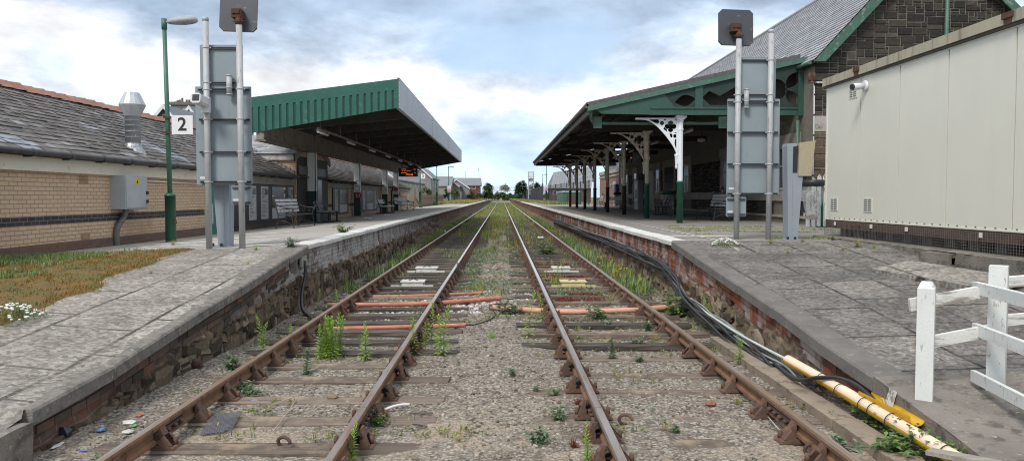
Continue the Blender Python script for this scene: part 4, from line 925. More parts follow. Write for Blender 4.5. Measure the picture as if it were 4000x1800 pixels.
# departures display
db = thing('display_board', 'black departures display with orange letters hanging under the steel canopy', 'display board', (-5.8, 48, 3.0))
p0, p1 = W(1557, 690, Y=48), W(1631, 656, Y=48)
g = MB(); g.box(p0.x, p1.x, 48, 48.25, p0.z, p1.z); g.build('case', BLKP, db)
for x in (p0.x+.2, p1.x-.2): g = MB(); g.cyl((x, 48.12, p1.z), (x, 48.12, 4.3), .025, n=7); g.build('hanger', BEAM, db)
LED = emit('orange_led', (1, .17, .02), .8)
pw_, ph_ = p1.x-p0.x, p1.z-p0.z
g = MB()
for (u, v, l) in ((.12, .84, .30), (.80, .84, .12), (.18, .68, .5), (.12, .44, .32), (.80, .44, .12)):
    x = p0.x+u*pw_; n = int(l*pw_/.03)
    for k in range(n):
        if rnd(0, 1) < .82: g.box(x+k*.03, x+k*.03+.02, 47.995, 48, p0.z+v*ph_-.022, p0.z+v*ph_+rnd(.005, .022))
g.build('text_rows', LED, db)
text('clock_digits', '17:11:05', .13, FACE_CAM((p0.x+.56*pw_, 47.995, p0.z+.22*ph_)), LED, db, bold=.004)
# round red notices on the columns
RED = mat('red_sign_face', (.42, .018, .03), (.36, .016, .026), 4, .5)
WSG = mat('sign_white', (.72, .72, .72), rough=.5)
def redsign(x, y, z, r, lab):
    t = thing('round_sign', lab, 'sign', (x, y, z)); g = MB(); g.cyl((x, y, z), (x, y-.01, z), r, n=28); g.build('disc', RED, t)
    g = MB()
    for s in (-1, 1):
        g.cyl((x+s*r*.45, y-.011, z+r*.36), (x+s*r*.45, y-.014, z+r*.36), r*.10, n=10)
        g.box(x+s*r*.45-r*.10, x+s*r*.45+r*.10, y-.014, y-.011, z-r*.25, z+r*.22)
    g.box(x-r*.2, x+r*.2, y-.014, y-.011, z+r*.0, z+r*.07); g.box(x-r*.6, x+r*.6, y-.014, y-.011, z-r*.48, z-r*.42); g.box(x-r*.5, x+r*.5, y-.014, y-.011, z-r*.62, z-r*.57)
    g.build('sign_symbol', WSG, t)
p = W(1398.5, 763, Y=41.65); redsign(p.x, 41.66, p.z, .17, 'round red distancing notice on the dark half of the second canopy column')
p = W(1547, 738.5, Y=56.9); redsign(p.x, 56.91, p.z, .15, 'round red distancing notice on the white half of the farthest canopy column')
g = MB()
for z in (2.55, 2.28, 2.02): g.bar((-7.88, 41.68, z), (-7.7, 41.68, z+.01), .012, .02)
tag(g.build('cable_clip_set', BLKP), 'three small dark brackets up the second canopy column', 'bracket')
# ------------------------------------------------------------------ sign stands, lamps, pedestals
SGB = mat('grey_blue_sign_back', (.25, .295, .32), (.215, .26, .285), 1.2, .55, layers=[((.17, .20, .22), (9, 9, 2.5), .60, .74), ((.34, .37, .38), (14, 14, 6), .66, .72)])
PSTG = mat('weathered_galvanised_post', (.44, .45, .46), (.37, .38, .385), (6, 6, 2), .6, .1, layers=[((.24, .235, .23), (18, 18, 5), .56, .68), ((.50, .51, .52), 9, .62, .72)])
MIRB = mat('slate_grey_mirror_back', (.062, .064, .076), (.048, .050, .060), 2, .5, layers=[((.26, .28, .31), (7, 7, 12), .62, .74)])
RBKT = mat('rusty_bracket', (.10, .045, .025), (.06, .03, .02), 9, .9, layers=[((.22, .10, .05), 7, .55, .68)], bump=.3)
LABW = mat('small_white_label', (.66, .66, .66), rough=.5)
def boxp(name, r, Y, th, m, par, back=True, cham=.0):
    a, b = W(r[0], r[3], Y=Y), W(r[2], r[1], Y=Y); g = MB(); c = cham
    if c: g.prism([(a.x+c, a.z), (b.x-c, a.z), (b.x, a.z+c), (b.x, b.z-c), (b.x-c, b.z), (a.x+c, b.z), (a.x, b.z-c), (a.x, a.z+c)], 'y', Y, Y+th)
    else: g.box(a.x, b.x, Y, Y+th, a.z, b.z)
    return g.build(name, m, par), a, b
def stand(label, base, posts, tops, Y, panels, bars, small, mir, brk, tube_r):
    t = thing('sign_stand', label, 'sign stand', base)
    for i, ((x, y), zt_) in enumerate(zip(posts, tops)):
        g = MB(); zb_ = (zL if x < 0 else zR)(x, y); g.tube([(x, y, zb_-.05), (x, y, zt_)], .052, 14); po = g.build('post', PSTG, t)
        g = MB(); g.lathe([(.054, zt_-.06), (.054, zt_), (.04, zt_+.008)], (x, y, 0), 14); 
        if i != mir[4]: g.build('post_cap', PSTG, po)
    yp_ = max(p[1] for p in posts)+.075
    pan = [boxp('sign_panel', r, yp_+.02*k, .018, SGB, t, cham=.01)[0] for k, r in enumerate(panels)]
    for k, (sy, x0, x1) in enumerate(bars):
        a, b = W(x0, sy, Y=yp_-.02), W(x1, sy, Y=yp_-.02); g = MB()
        for dz in (-.012, .012): g.box(a.x, b.x, yp_-.035, yp_-.003, a.z+dz-.006, a.z+dz+.006)
        g.box(a.x, b.x, yp_-.012, yp_-.003, a.z-.012, a.z+.012, 0)
        br = g.build('mounting_bar', mat('bar_steel', (.055, .06, .068), (.04, .045, .05), 5, .5) if k == 0 and 'bar_steel' not in bpy.data.materials else bpy.data.materials['bar_steel'], t)
        for (x, y) in posts:
            if a.x-.05 < x < b.x+.05:
                g = MB(); g.lathe([(.056, a.z-.014), (.056, a.z+.014)], (x, y, 0), 14); g.box(x+.05, x+.075, y+.01, y+.04, a.z-.012, a.z+.012); g.box(x-.075, x-.05, y+.01, y+.04, a.z-.012, a.z+.012); g.build('clamp', PSTG, br)
    sp, a, b = boxp('small_panel', small, yp_+.0, .015, SGB, t, cham=.02)
    for k in (.12, .88):
        z = lerp(a.z, b.z, k); g = MB(); g.box(a.x+.02, b.x-.02, yp_-.03, yp_-.002, z-.012, z+.012); g.build('mounting_bar', bpy.data.materials['bar_steel'], t)
    g = MB(); z = lerp(a.z, b.z, .2); g.box(a.x+.03, a.x+.13, yp_-.004, yp_-.001, z, z+.035); g.build('label', LABW, sp)
    a2, b2 = W(panels[1][0], panels[1][3], Y=yp_), W(panels[1][2], panels[1][1], Y=yp_); g = MB(); g.box(a2.x+.05, a2.x+.17, yp_+.016, yp_+.019, a2.z+.10, a2.z+.14); g.build('label', LABW, pan[1])
    # mirror on its swivel
    x, y = posts[mir[4]]; a, b = W(mir[0], mir[3], Y=y+.16), W(mir[2], mir[1], Y=y+.16)
    c = (a+b)/2; w, h = (b.x-a.x)/2, (b.z-a.z)/2; k = .10*w*2
    T = TM(c, R_(-6), 0, R_(3)) @ Matrix.Rotation(R_(1.2), 4, 'Y'); g = MB(); q = [(-w+k, -h), (w-k, -h), (w, -h+k), (w, h-k), (w-k, h), (-w+k, h), (-w, h-k), (-w, -h+k)]
    g.add([T @ Vector((u, -.02, v)) for u, v in q]+[T @ Vector((u, .03, v)) for u, v in q], [tuple(range(8)), tuple(range(15, 7, -1))]+[(i, i+8, (i+1) % 8+8, (i+1) % 8) for i in range(8)])
    mo = g.build('mirror', MIRB, t)
    a, b = W(brk[0], brk[3], Y=y-.05), W(brk[2], brk[1], Y=y-.05); g = MB(); g.box(a.x, b.x, y-.06, y+.13, a.z, b.z, j=.004); g.box(a.x+.02, b.x-.02, y-.075, y-.06, a.z+.06, b.z-.02)
    for u in (.2, .8): g.cyl((lerp(a.x, b.x, u), y-.085, lerp(a.z, b.z, .5)), (lerp(a.x, b.x, u), y-.06, lerp(a.z, b.z, .5)), .014, n=7)
    g.build('swivel_bracket', RBKT, mo)
    g = MB(); g.tube([(x, y, tops[mir[4]]-.02), (x, y, a.z+.01)], .062, 14); g.cyl((x-.09, y-.02, tops[mir[4]]+.03), (x+.09, y-.02, tops[mir[4]]+.03), .012, n=6); g.build('collar', RBKT, mo)
    a, b = W(tube_r[0], tube_r[3], Y=yp_-.08), W(tube_r[2], tube_r[1], Y=yp_-.08); g = MB(); r = (b.x-a.x)/2
    g.tube([((a.x+b.x)/2, yp_-.08, a.z), ((a.x+b.x)/2, yp_-.08, b.z)], r, 12); 
    for k in (.0, .35, .97): g.lathe([(r*1.12, lerp(a.z, b.z, k)), (r*1.12, lerp(a.z, b.z, k)+.02)], ((a.x+b.x)/2, yp_-.08, 0), 12)
    g.build('socket_tube', PSTG, t)
    return t
z1 = W(790, 70, Y=13.29).z; z2 = W(928, 92, Y=13.19).z
stand('grey blue sign backs and square mirror on two steel posts before the brick building', (-4.73, 13.24, .8), [(-5.034, 13.29), (-4.433, 13.19)], [z1, z2], 13.3,
      [(783, 176, 947, 345), (769, 339, 980, 722)], [(189, 812, 925), (325, 812, 925), (352, 773, 974), (468, 777, 976), (595, 780, 978), (711, 782, 980)], (905, 724, 983, 800), (862, -32, 1003, 126, 1), (903, 34, 940, 68), (885, 296, 906, 372))
z3 = W(2880, 147, Y=14.57).z; z4 = W(3018, 118, Y=14.57).z
stand('grey blue sign backs and square mirror on two steel posts by the cream cabin', (4.8, 14.57, .87), [(4.483, 14.571), (5.095, 14.566)], [z3, z4], 14.6,
      [(2889, 225, 3031, 392), (2838, 387, 3047, 761)], [(237, 2892, 3010), (372, 2890, 3010), (400, 2844, 3042), (518, 2843, 3040), (642, 2843, 3041), (757, 2842, 3038)], (2836, 769, 2915, 846), (2805, 38, 2943, 180, 0), (2858, 92, 2898, 122), (2906, 350, 2926, 423))
# camera on the post
CCW = mat('white_camera_shell', (.68, .69, .70), (.62, .63, .64), 4, .4)
def cctv(label, a, b, Y, sgn, par=None):
    pass
p = W(792, 408, Y=13.1); t = thing('security_camera', 'white boxy security camera clamped to a steel post beside the grey sign backs', 'camera', p)
g = MB(); g.box(p.x-.05, p.x+.085, 13.16, 13.235, p.z-.13, p.z+.13); g.build('mount_plate', CCW, t)
T = TM((p.x-.01, 13.05, p.z+.06), R_(-8), 0, R_(-8)); g = MB(); g.prism([(-.09, -.06), (-.05, -.085), (.06, -.085), (.085, -.05), (.085, .06), (.05, .08), (-.06, .08), (-.09, .05)], 'y', -.17, .1); g.v = [tuple(T @ Vector(q)) for q in g.v]; sh = g.build('shell', CCW, t)
g = MB(); g.box(-.055, .065, -.176, -.168, -.05, .055, T=T); g.build('lens_window', BLKP, sh)

GRP = mat('green_lamp_post_paint', (.055, .155, .105), (.045, .13, .09), 4, .45, layers=[((.10, .20, .15), 8, .60, .72)])
GRPD = mat('dark_green_post_base', (.012, .085, .042), (.010, .07, .036), 4, .4, layers=[((.05, .05, .03), 8, .62, .72)])
LUM = mat('grey_lamp_head', (.36, .37, .39), (.30, .31, .33), 5, .5)
def lamp(label, x, y, zb_, zs, ztp_, head, rb=.112, ru=.052, lean=0, grp=None, up=None):
    t = thing('lamp_post', label, 'lamp post', (x, y, zb_), 0, grp)
    g = MB(); g.lathe([(rb*1.02, zb_-.05), (rb, zb_+.1), (rb, zs-.03), (rb*1.06, zs-.03), (rb*1.06, zs), (ru*1.1, zs+.05)], (x, y, 0), 16); ba = g.build('base_section', GRPD, t)
    g = MB(); g.cyl((x+rb-.01, y-.03, zb_+.45), (x+rb+.03, y-.03, zb_+.45), .03, n=8); g.build('door_lock', RBKT, ba)
    g = MB(); g.tube([(x, y, zs), (x-lean, y, ztp_)], [ru, ru*.85], 12); g.tube([(x-lean*.97, y, ztp_-.22), (x-lean, y, ztp_+.01)], ru*1.12, 12); g.build('shaft', up or GRP, t)
    if head:
        h = head; x0 = x-lean; g = MB(); g.tube([(x0, y, ztp_-.07), (x0+h*.16, y, ztp_-.06)], .025, 8); ar = g.build('bracket_arm', LUM, t)
        us = [0, .03, .1, .25, .5, .75, .9, .97, 1]; ws = [.03, .06, .09, .12, .15, .15, .125, .08, .02]; g = MB(); n = 10
        for u, w in zip(us, ws):
            cx = x0+h*.1+u*h; zc = ztp_-.07+.05*u
            for k in range(n):
                a = 2*math.pi*k/n; s = math.sin(a); g.v.append((cx, y+w*math.cos(a), zc+(w*.75*s if s > 0 else w*.5*s)))
        for i in range(len(us)-1):
            for k in range(n): g.face((i*n+k, i*n+(k+1) % n, (i+1)*n+(k+1) % n, (i+1)*n+k), 0, True)
        g.face(list(range(n))[::-1]); g.face([(len(us)-1)*n+k for k in range(n)]); hd = g.build('lamp_head', LUM, t)
        g = MB(); g.ball((x0+h*.68, y, ztp_-.07), 1, (h*.32, .085, .055), 0, 0, True); g.build('lamp_bowl', mat('dusty_bowl', (.22, .22, .24), (.16, .16, .17), 5, .35) if 'dusty_bowl' not in bpy.data.materials else bpy.data.materials['dusty_bowl'], t)
    return t
lx, ly = -7.316, 17.09; lt = W(641, 76, Y=ly)
lamp('tall green lamp post with thick base and grey lamp head before the buff brick wall', lx, ly, .68, W(668, 762, Y=ly).z, lt.z, .66, .112, .052, lx-lt.x)
def num_sign(label, r, Y, m, size):
    a, b = W(r[0], r[3], Y=Y), W(r[2], r[1], Y=Y); t = thing('platform_sign', label, 'sign', ((a.x+b.x)/2, Y, a.z)); g = MB(); g.box(a.x, b.x, Y, Y+.012, a.z, b.z); pl_ = g.build('sign_face', WSG, t)
    text('numeral', '2', size, FACE_CAM(((a.x+b.x)/2, Y-.003, (a.z+b.z)/2)), BLKP, t, bold=size*.018)
    return t, a, b
t, a, b = num_sign('white square sign with black number 2 on the green lamp post near the mossy roof', (671, 451, 752, 525), 17.0, None, .40)
g = MB()
for sy in (458, 517): q = W(660, sy, Y=17.0); g.box(q.x-.13, a.x+.05, 17.005, 17.03, q.z-.02, q.z+.02); g.lathe([(.07, q.z-.018), (.07, q.z+.018)], (q.x-.0, 17.09, 0), 12)
g.build('band_clamp', RBKT, t)
def far_lamp(sx, sb, st_, Y, head, lab, grp=None):
    b_, t_ = W(sx, sb, Y=Y), W(sx, st_, Y=Y); return lamp(lab, b_.x, Y, b_.z, b_.z+1.55, t_.z, head, .13, .06, 0, grp), b_, t_
far_lamp(1641.5, 810, 655, 76, 0, 'green lamp post carrying the smaller number 2 sign just beyond the steel canopy')
num_sign('smaller white square sign with black number 2, far down the platform under the canopy corner', (1644, 679, 1661, 698), 75.8, None, .36)
far_lamp(1706.5, 802, 645, 92, 0, 'thin green lamp post in front of the brown board fence')
far_lamp(1752.5, 794, 650, 117, .8, 'distant lamp post with white and pink notices, beside a green bush')
far_lamp(2134, 788, 628, 112, 0, 'distant lamp post with white and pink notices, in front of the dark mesh fence')
far_lamp(2120, 745, 681, 165, 1.0, 'pale double headed lamp post far beyond the dark mesh fence')
PINK = mat('pink_notice', (.62, .30, .45), (.55, .27, .40), 4, .6)
for sx, y0, y1, y2, Y, lab in ((1754, 726, 738, 750, 116.8, 'beside a green bush'), (2134, 721, 734, 746, 111.8, 'in front of the dark mesh fence')):
    for (ya, yb_, m, nm) in ((y0, y1, WSG, 'white warning notice on the distant lamp post '+lab), (y1+.6, y2, PINK, 'pink notice below a white one, on the post '+lab)):
        a, b = W(sx-6, yb_, Y=Y), W(sx+6.5, ya, Y=Y); t = thing('notice', nm, 'sign', a); g = MB(); g.box(a.x, b.x, Y, Y+.02, a.z, b.z); g.build('notice_face', m, t)
        g = MB(); c = (a+b)/2; g.box(a.x+.06, b.x-.06, Y-.004, Y, a.z+.05, a.z+.12); g.tube([(c.x+.11*math.cos(k*.63), Y-.006, c.z+.06+.11*math.sin(k*.63)) for k in range(11)], .012, 5); g.build('notice_mark', BLKP if m is WSG else RED, t)
# tapered grey pedestals
PED = mat('grey_pedestal', (.27, .31, .35), (.24, .28, .32), 2, .5, layers=[((.18, .20, .22), 7, .64, .74)]); PEDT = mat('tan_pedestal_face', (.38, .33, .23), (.34, .295, .205), 18, .8)
def pedestal(label, bx, by, fl, ztop):
    t = thing('pedestal', label, 'pedestal', (bx, by, zL(bx, by) if bx < 0 else zR(bx, by)), 0); z0_ = t.location.z; H = ztop-z0_
    P = lambda pts: [(bx+fl*u, z0_+v*H) for u, v in pts]
    o = lambda q: q if fl > 0 else q[::-1]
    g = MB(); g.prism(o(P([(-.12, 0), (-.165, .97), (-.155, 1), (.02, 1), (.09, .67), (.105, .66), (.14, .66), (.06, 0)])), 'y', by-.13, by+.13); b_ = g.build('body', PED, t)
    g = MB(); g.prism(o(P([(.045, .665), (.055, 1.005), (.36, 1.03), (.29, .665)])), 'y', by-.16, by+.16); h = g.build('head', PEDT, t)
    g = MB(); g.prism(o(P([(-.055, .70), (-.05, .965), (.035, .975), (.03, .70)])), 'y', by-.142, by-.13); g.build('screen', BLKP, b_)
    g = MB()
    for v in (.12, .36, .56): g.cyl((bx+fl*(-.045), by-.136, z0_+v*H), (bx+fl*(-.045), by-.13, z0_+v*H), .012, n=8)
    g.prism(o(P([(-.058, .0), (-.055, .66), (-.047, .66), (-.05, 0)])), 'y', by-.134, by-.13)
    g.box(bx-fl*.15-.0, bx-fl*.15+.06, by-.134, by-.13, z0_+.93*H, z0_+.95*H); g.build('rivet_seam', WSG if False else SGB, b_)
    g = MB(); g.box(bx-.2, bx+.16, by-.18, by+.16, z0_-.02, z0_+.02); 
    g.build('base_plate', PED, t)
    g = MB()
    for u in (-.14, .0): g.cyl((bx+u, by-.16, z0_+.02), (bx+u, by-.16, z0_+.07), .022, n=6)
    g.build('anchor_bolt', BLKP, t)
pedestal('tapered grey pedestal with tan head beside the steel sign posts near the cream cabin', 5.56, 14.6, 1, W(3100, 562, Y=14.6).z)
pedestal('tapered grey pedestal half hidden behind the sign posts before the brick building', -4.94, 13.75, -1, W(893, 590, Y=13.75).z)

# ------------------------------------------------------------------ benches
SLAT = mat('flaking_white_slat', (.66, .67, .68), (.55, .56, .57), 5, .55, layers=[((.16, .15, .14), 9, .60, .68)]); IRON = mat('black_cast_iron', (.022, .02, .02), (.05, .04, .034), 6, .55); GILT = mat('worn_gilt', (.30, .22, .10), (.2, .15, .07), 8, .5)
DWD = mat('black_bench_frame', (.016, .016, .018), (.03, .03, .03), 5, .5)
def ornate(L, label):
    t = thing('ornate_bench', label, 'bench'); 
    g = MB(); 
    for k in range(4): g.box(-L/2+.03, L/2-.03, -.235-.045*k*.55, -.215-.045*k*.55, .50+.112*k, .575+.112*k)
    g.build('backrest', SLAT, t)
    g = MB()
    for k in range(5): g.box(-L/2+.03, L/2-.03, -.18+.095*k, -.11+.095*k, .405, .43)
    g.build('seat', IRON, t)
    for s in (-1, 1):
        g = MB(); x = s*L/2
        g.tube(catm([(x, -.27, 0), (x, -.2, .2), (x, -.19, .42), (x, -.26, .7), (x, -.32, .97)]), .016, 7)
        g.tube(catm([(x, .31, 0), (x, .25, .25), (x, .24, .45), (x, .26, .62)]), .016, 7)
        g.tube(catm([(x, -.27, .78), (x, -.12, .68), (x, .1, .64), (x, .27, .63), (x, .30, .58), (x, .26, .56)]), .017, 7)
        g.tube([(x, -.19, .42), (x, .25, .42)], .015, 7); g.tube(catm([(x, -.24, .12), (x, -.05, .24), (x, .25, .13)]), .011, 6)
        for c, r in (((-.06, .54), .07), ((.12, .53), .06), ((0, .20), .06)): g.tube([(x, c[0]+r*math.cos(a)*(1-a*.08), c[1]+r*math.sin(a)*(1-a*.08)) for a in [k*.5 for k in range(14)]], .008, 5)
        for y in (-.27, .31): g.box(x-.03, x+.03, y-.04, y+.05, 0, .018)
        ef = g.build('end_frame', IRON, t)
        g = MB(); g.ball((x, -.335, 1.0), .032, smooth=True); g.build('knob', GILT, ef)
    g = MB(); 
    for s in (-1, 1):
        g.tube(catm([(s*L/2, -.325, .97), (s*L*.38, -.34, .955), (s*L*.22, -.34, .985), (s*L*.08, -.34, 1.10), (0, -.34, 1.2)]), .016, 7); g.tube(catm([(s*L*.16, -.335, .93), (s*L*.05, -.34, 1.0), (0, -.34, 1.15)]), .011, 6)
        g.tube([(s*L/2, .3, .1), (0, .05, .3), (s*L/2*.0, .02, .3)], .009, 6); g.tube(catm([(s*L/2, -.24, .14), (s*L*.2, -.1, .3), (0, -.1, .36)]), .010, 6)
    cr = g.build('crest', IRON, t); g = MB(); g.ball((0, -.34, 1.235), .038, smooth=True); g.build('finial', GILT, cr)
    g = MB(); g.ball((0, -.345, 1.05), 1, (.045, .014, .085), smooth=True); g.build('shield', SLAT, cr)
    return t
def modern(L, label, dark):
    t = thing('plank_bench', label, 'bench'); m = mat('bench_slat_dark', (.16, .17, .18), (.10, .105, .11), 6, .6) if dark and 'bench_slat_dark' not in bpy.data.materials else (bpy.data.materials['bench_slat_dark'] if dark else SLAT)
    g = MB(); g.box(-L/2, L/2, -.12, .34, .41, .455); g.build('seat', SLAT if not dark else m, t)
    g = MB()
    for k in range(2): g.bar((-L/2, -.26-.05*k, .64+.125*k), (L/2, -.26-.05*k, .64+.125*k), .03, .10)
    g.build('backrest', m, t)
    for s in (-.72, .72):
        g = MB(); x = s*L/2; g.box(x-.035, x+.035, -.36, .42, .0, .05); g.box(x-.03, x+.03, -.10, -.03, .05, .41); g.box(x-.03, x+.03, .22, .29, .05, .41); g.box(x-.03, x+.03, -.25, .34, .36, .408); g.bar((x, -.13, .4), (x, -.325, .86), .05, .04, up=(1, 0, 0)); g.build('leg_frame', DWD, t)
    return t
def place(t, x, y, rz, f): t.location = (x, y, f(x, y)); t.rotation_euler.z = rz; return t
b1 = ornate(2.3, 'ornate iron bench with white back slats before the poster windows by the steel canopy'); place(b1, -6.66, 24.95, R_(-92), zL)
b2 = modern(1.7, 'plank bench with dark weathered slats beside the first canopy column', True); place(b2, -6.72, 29.7, R_(-90), zL)
b3 = modern(1.8, 'plank bench with white slats between the second and third canopy columns', False); place(b3, -6.9, 45.7, R_(-97), zL)
def redup(o, label, x, y, rz, f): c = dup(o, (x, y, f(x, y)), rz, 1, label); return c
redup(b1, 'distant ornate bench with white slats at the last canopy columns', -6.75, 53.4, R_(-105), zL)
redup(b1, 'ornate iron bench with white back slats against the stone station wall, behind the sign posts', 7.55, 27.3, R_(90), zR)
redup(b2, 'plank bench in shade behind the white painted iron column, a bin beside it', 7.35, 34.9, R_(84), zR)
redup(b3, 'small distant plank bench with white back slats under the iron canopy', 8.0, 54.0, R_(140), zR)
redup(b1, 'farthest ornate bench, pale between the distant iron columns', 8.4, 66.0, R_(90), zR)

# ------------------------------------------------------------------ gulls, papers
GUL = mat('gull_white_plumage', (.66, .66, .66), (.6, .6, .6), 6, .8); GULG = mat('gull_grey_wing', (.20, .21, .22), (.36, .37, .38), 5, .8); BEAK = mat('gull_beak', (.5, .3, .06), rough=.5)
def gull(label, p, rz, wings, pitch=0.3, legs=True):
    t = thing('gull', label, 'gull', (p[0], p[1], p[2])); z0_ = .16 if legs else 0
    g = MB(); g.tube(catm([(0, -.25, z0_-.02), (0, -.14, z0_+.02), (0, 0, z0_+.05), (0, .11, z0_+.09), (0, .16, z0_+.14), (0, .20, z0_+.165), (0, .245, z0_+.155)], 4), [.018, .026, .032, .04, .055, .065, .073, .076, .076, .074, .07, .066, .06, .055, .05, .046, .044, .044, .044, .042, .038, .032, .024, .016, .01][:25], 10); g.build('body', GUL, t)
    g = MB(); g.tube([(0, .24, z0_+.157), (0, .29, z0_+.145)], [.012, .004], 6); g.build('beak', BEAK, t)
    for s in (-1, 1):
        g = MB()
        if wings: pts = [(.05, .06, .08), (.22, .10, .08+wings*.22), (.40, .02, .08+wings*.40), (.60, -.16, .08+wings*.44)]; bk = [(.05, -.12, .05), (.24, -.10, .04+wings*.20), (.42, -.13, .06+wings*.38), (.58, -.2, .08+wings*.43)]
        else: pts = [(.06, .09, .08), (.075, 0, .09), (.05, -.18, .06), (.02, -.30, .03)]; bk = [(.05, .08, .0), (.075, -.02, .0), (.05, -.18, .02), (.02, -.30, .02)]
        for th in (0, .012): g.v += [(s*a, b, z0_+c-th) for a, b, c in pts]+[(s*a, b, z0_+c-th) for a, b, c in bk]
        for i in range(3): g.face((i, i+1, i+5, i+4)); g.face((i+8, i+12, i+13, i+9)); g.face((i, i+8, i+9, i+1)); g.face((i+4, i+5, i+13, i+12))
        g.face((3, 11, 15, 7)); g.build('wing', GULG, t)
        if legs: g = MB(); g.tube([(s*.03, 0, z0_), (s*.03, .01, .0)], .006, 5); g.box(s*.03-.02, s*.03+.02, -.01, .05, 0, .006); g.build('leg', BEAK, t)
    t.rotation_euler = (0, 0, rz); return t
def gz_(sx, sy, z): return W(sx, sy, z=z)
p = gz_(1530, 846, .78); gull('gull with raised grey wings landing on the platform near the white plank bench', (p.x, p.y, zL(p.x, p.y)), R_(60), 1.0)
p = gz_(1827, 794, .80); gull('white gull standing on the platform edge far away on grass', (p.x, 100, zL(-4.4, 100)), R_(70), 0)
p = W(2028, 724, Y=90); gull('white gull flying in front of the dark trees beside the lattice tower', p, R_(-100), .8, 0, False)
p = W(1985, 748, Y=120); gull('second tiny white gull flying low below the footbridge', p, R_(-80), .6, 0, False)
PAP = mat('food_wrapper_paper', (.62, .61, .58), (.5, .48, .44), 12, .7)
for sx, sy, w, lab in ((1428, 839, .26, 'crumpled white food wrapper by the second canopy column'), (1440, 855, .36, 'flat white paper on the platform, nearest the coping'), (1512, 843, .28, 'white paper being pecked by the landing gull'), (1330, 852, .18, 'yellowish food box under the dark plank bench'), (1350, 855, .16, 'small white scrap beside the yellowish food box')):
    p = W(sx, sy, z=.74); z = zL(p.x, p.y); g = MB(); n = 7; g.grid(lambda u, v: (p.x+(u-.5)*w, p.y+(v-.5)*w*1.3, z+.02+.05*max(0, nz(u*3, v*3, sx, 1))+.02*nz(u*9, v*9, 2)), frange(0, 1, 1/n), frange(0, 1, 1/n), smooth=False)
    tag(g.build('paper', PAP if sx != 1330 else mat('yellow_box', (.5, .42, .2), rough=.7)), lab, 'litter')
for (x, y, w, lab) in ((1.75, 34.0, .3, 'white paper lying between the rails of the track beside the cables'), (-3.0, 40.0, .25, 'white paper lying against the far stretch of the left wall foot')):
    g = MB(); g.grid(lambda u, v: (x+(u-.5)*w, y+(v-.5)*w, -.17+.18*v*abs(nz(u*2, v*2, 3))+.05), frange(0, 1, .2), frange(0, 1, .2), smooth=False); tag(g.build('paper', PAP), lab, 'litter')
# ------------------------------------------------------------------ stone station building with the timber canopy
CP = mat('canopy_green_paint', (.068, .145, .108), (.055, .122, .09), 3, .5, layers=[((.12, .22, .165), 7, .58, .7), ((.08, .10, .08), 9, .62, .72)])
CPD = mat('canopy_dark_green_paint', (.020, .062, .046), (.026, .074, .055), 5, .5, layers=[((.035, .095, .07), (40, 40, 22), .52, .58)])
CPP = mat('peeling_green_paint', (.052, .122, .09), (.042, .10, .074), 3, .6, layers=[((.20, .25, .21), (9, 9, 7), .56, .66), ((.10, .10, .08), 14, .60, .68)])
TIMB = mat('dark_brown_timber', (.06, .05, .042), (.04, .034, .03), 2, .85, layers=[((.10, .085, .07), 5, .62, .74)])
DRESS = mat('dressed_stone', (.42, .385, .33), (.34, .31, .265), 2, .85, layers=[((.13, .12, .105), 5, .56, .68)], bump=.3, bsc=25)
MORT = mat('pale_mortar', (.21, .19, .155), (.16, .145, .12), 6, .95, bump=.5, bsc=40)
def m_block(name, stops):
    t = NT(name); c = t.ramp(t.island(), stops); c = t.val(c, t.noise(9, 7, .7), .5, 1.5); c = t.mix(t.rng(t.noise(20, 5, .7), .62, .72), c, (.17, .15, .125)); t.bump(t.noise(12, 7, .75), .9, .05); return t.end(c, .9, 0, .25)
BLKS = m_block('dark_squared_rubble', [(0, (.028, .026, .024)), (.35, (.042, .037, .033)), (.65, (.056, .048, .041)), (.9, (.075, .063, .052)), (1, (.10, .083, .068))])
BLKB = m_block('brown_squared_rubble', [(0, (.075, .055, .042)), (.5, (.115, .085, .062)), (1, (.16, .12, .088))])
SB = thing('stone_station_building', 'dark squared rubble station building with big grey slate roof and peeling green verges', 'building', (12, 40, .85))
BX, GY = 9.33, 22.9
gp = [(BX, .7), (BX, 5.55), (9.45, 5.95), (12.83, 9.45), (15.0, 7.35), (15.0, .7)]
g = MB(); g.prism(gp, 'y', GY+.03, 57); g.box(BX, 15, 56.9, 60.8, .7, 5.2); core = g.build('wall', MORT, SB)
def inside(x, z):
    top = min(9.35-(12.83-x)*1.036 if x < 12.83 else 9.35-(x-12.83)*.967, 99)
    return BX <= x <= 15.0 and .8 < z < top
def rubble(u0, u1, v0, v1, ok, put):
    cu, cv = .088, .080; nu, nv = int((u1-u0)/cu), int((v1-v0)/cv); occ = [[not ok(u0+(i+.5)*cu, v0+(j+.5)*cv) for i in range(nu)] for j in range(nv)]
    for j in range(nv):
        for i in range(nu):
            if occ[j][i]: continue
            for w, h in random.choice(([(5, 3), (4, 3), (3, 2), (2, 2), (2, 1), (1, 1)], [(4, 2), (3, 2), (2, 1), (1, 1)], [(6, 3), (4, 2), (2, 2), (2, 1), (1, 1)], [(3, 3), (2, 3), (2, 2), (1, 2), (1, 1)], [(3, 1), (2, 1), (1, 1)], [(5, 2), (3, 2), (2, 2), (1, 1)])):
                if i+w <= nu and j+h <= nv and not any(occ[b][a] for b in range(j, j+h) for a in range(i, i+w)): break
            else: w, h = 1, 1
            for b in range(j, j+h):
                for a in range(i, i+w): occ[b][a] = True
            put(u0+i*cu+.009, u0+(i+w)*cu-.009, v0+j*cv+.009, v0+(j+h)*cv-.009)
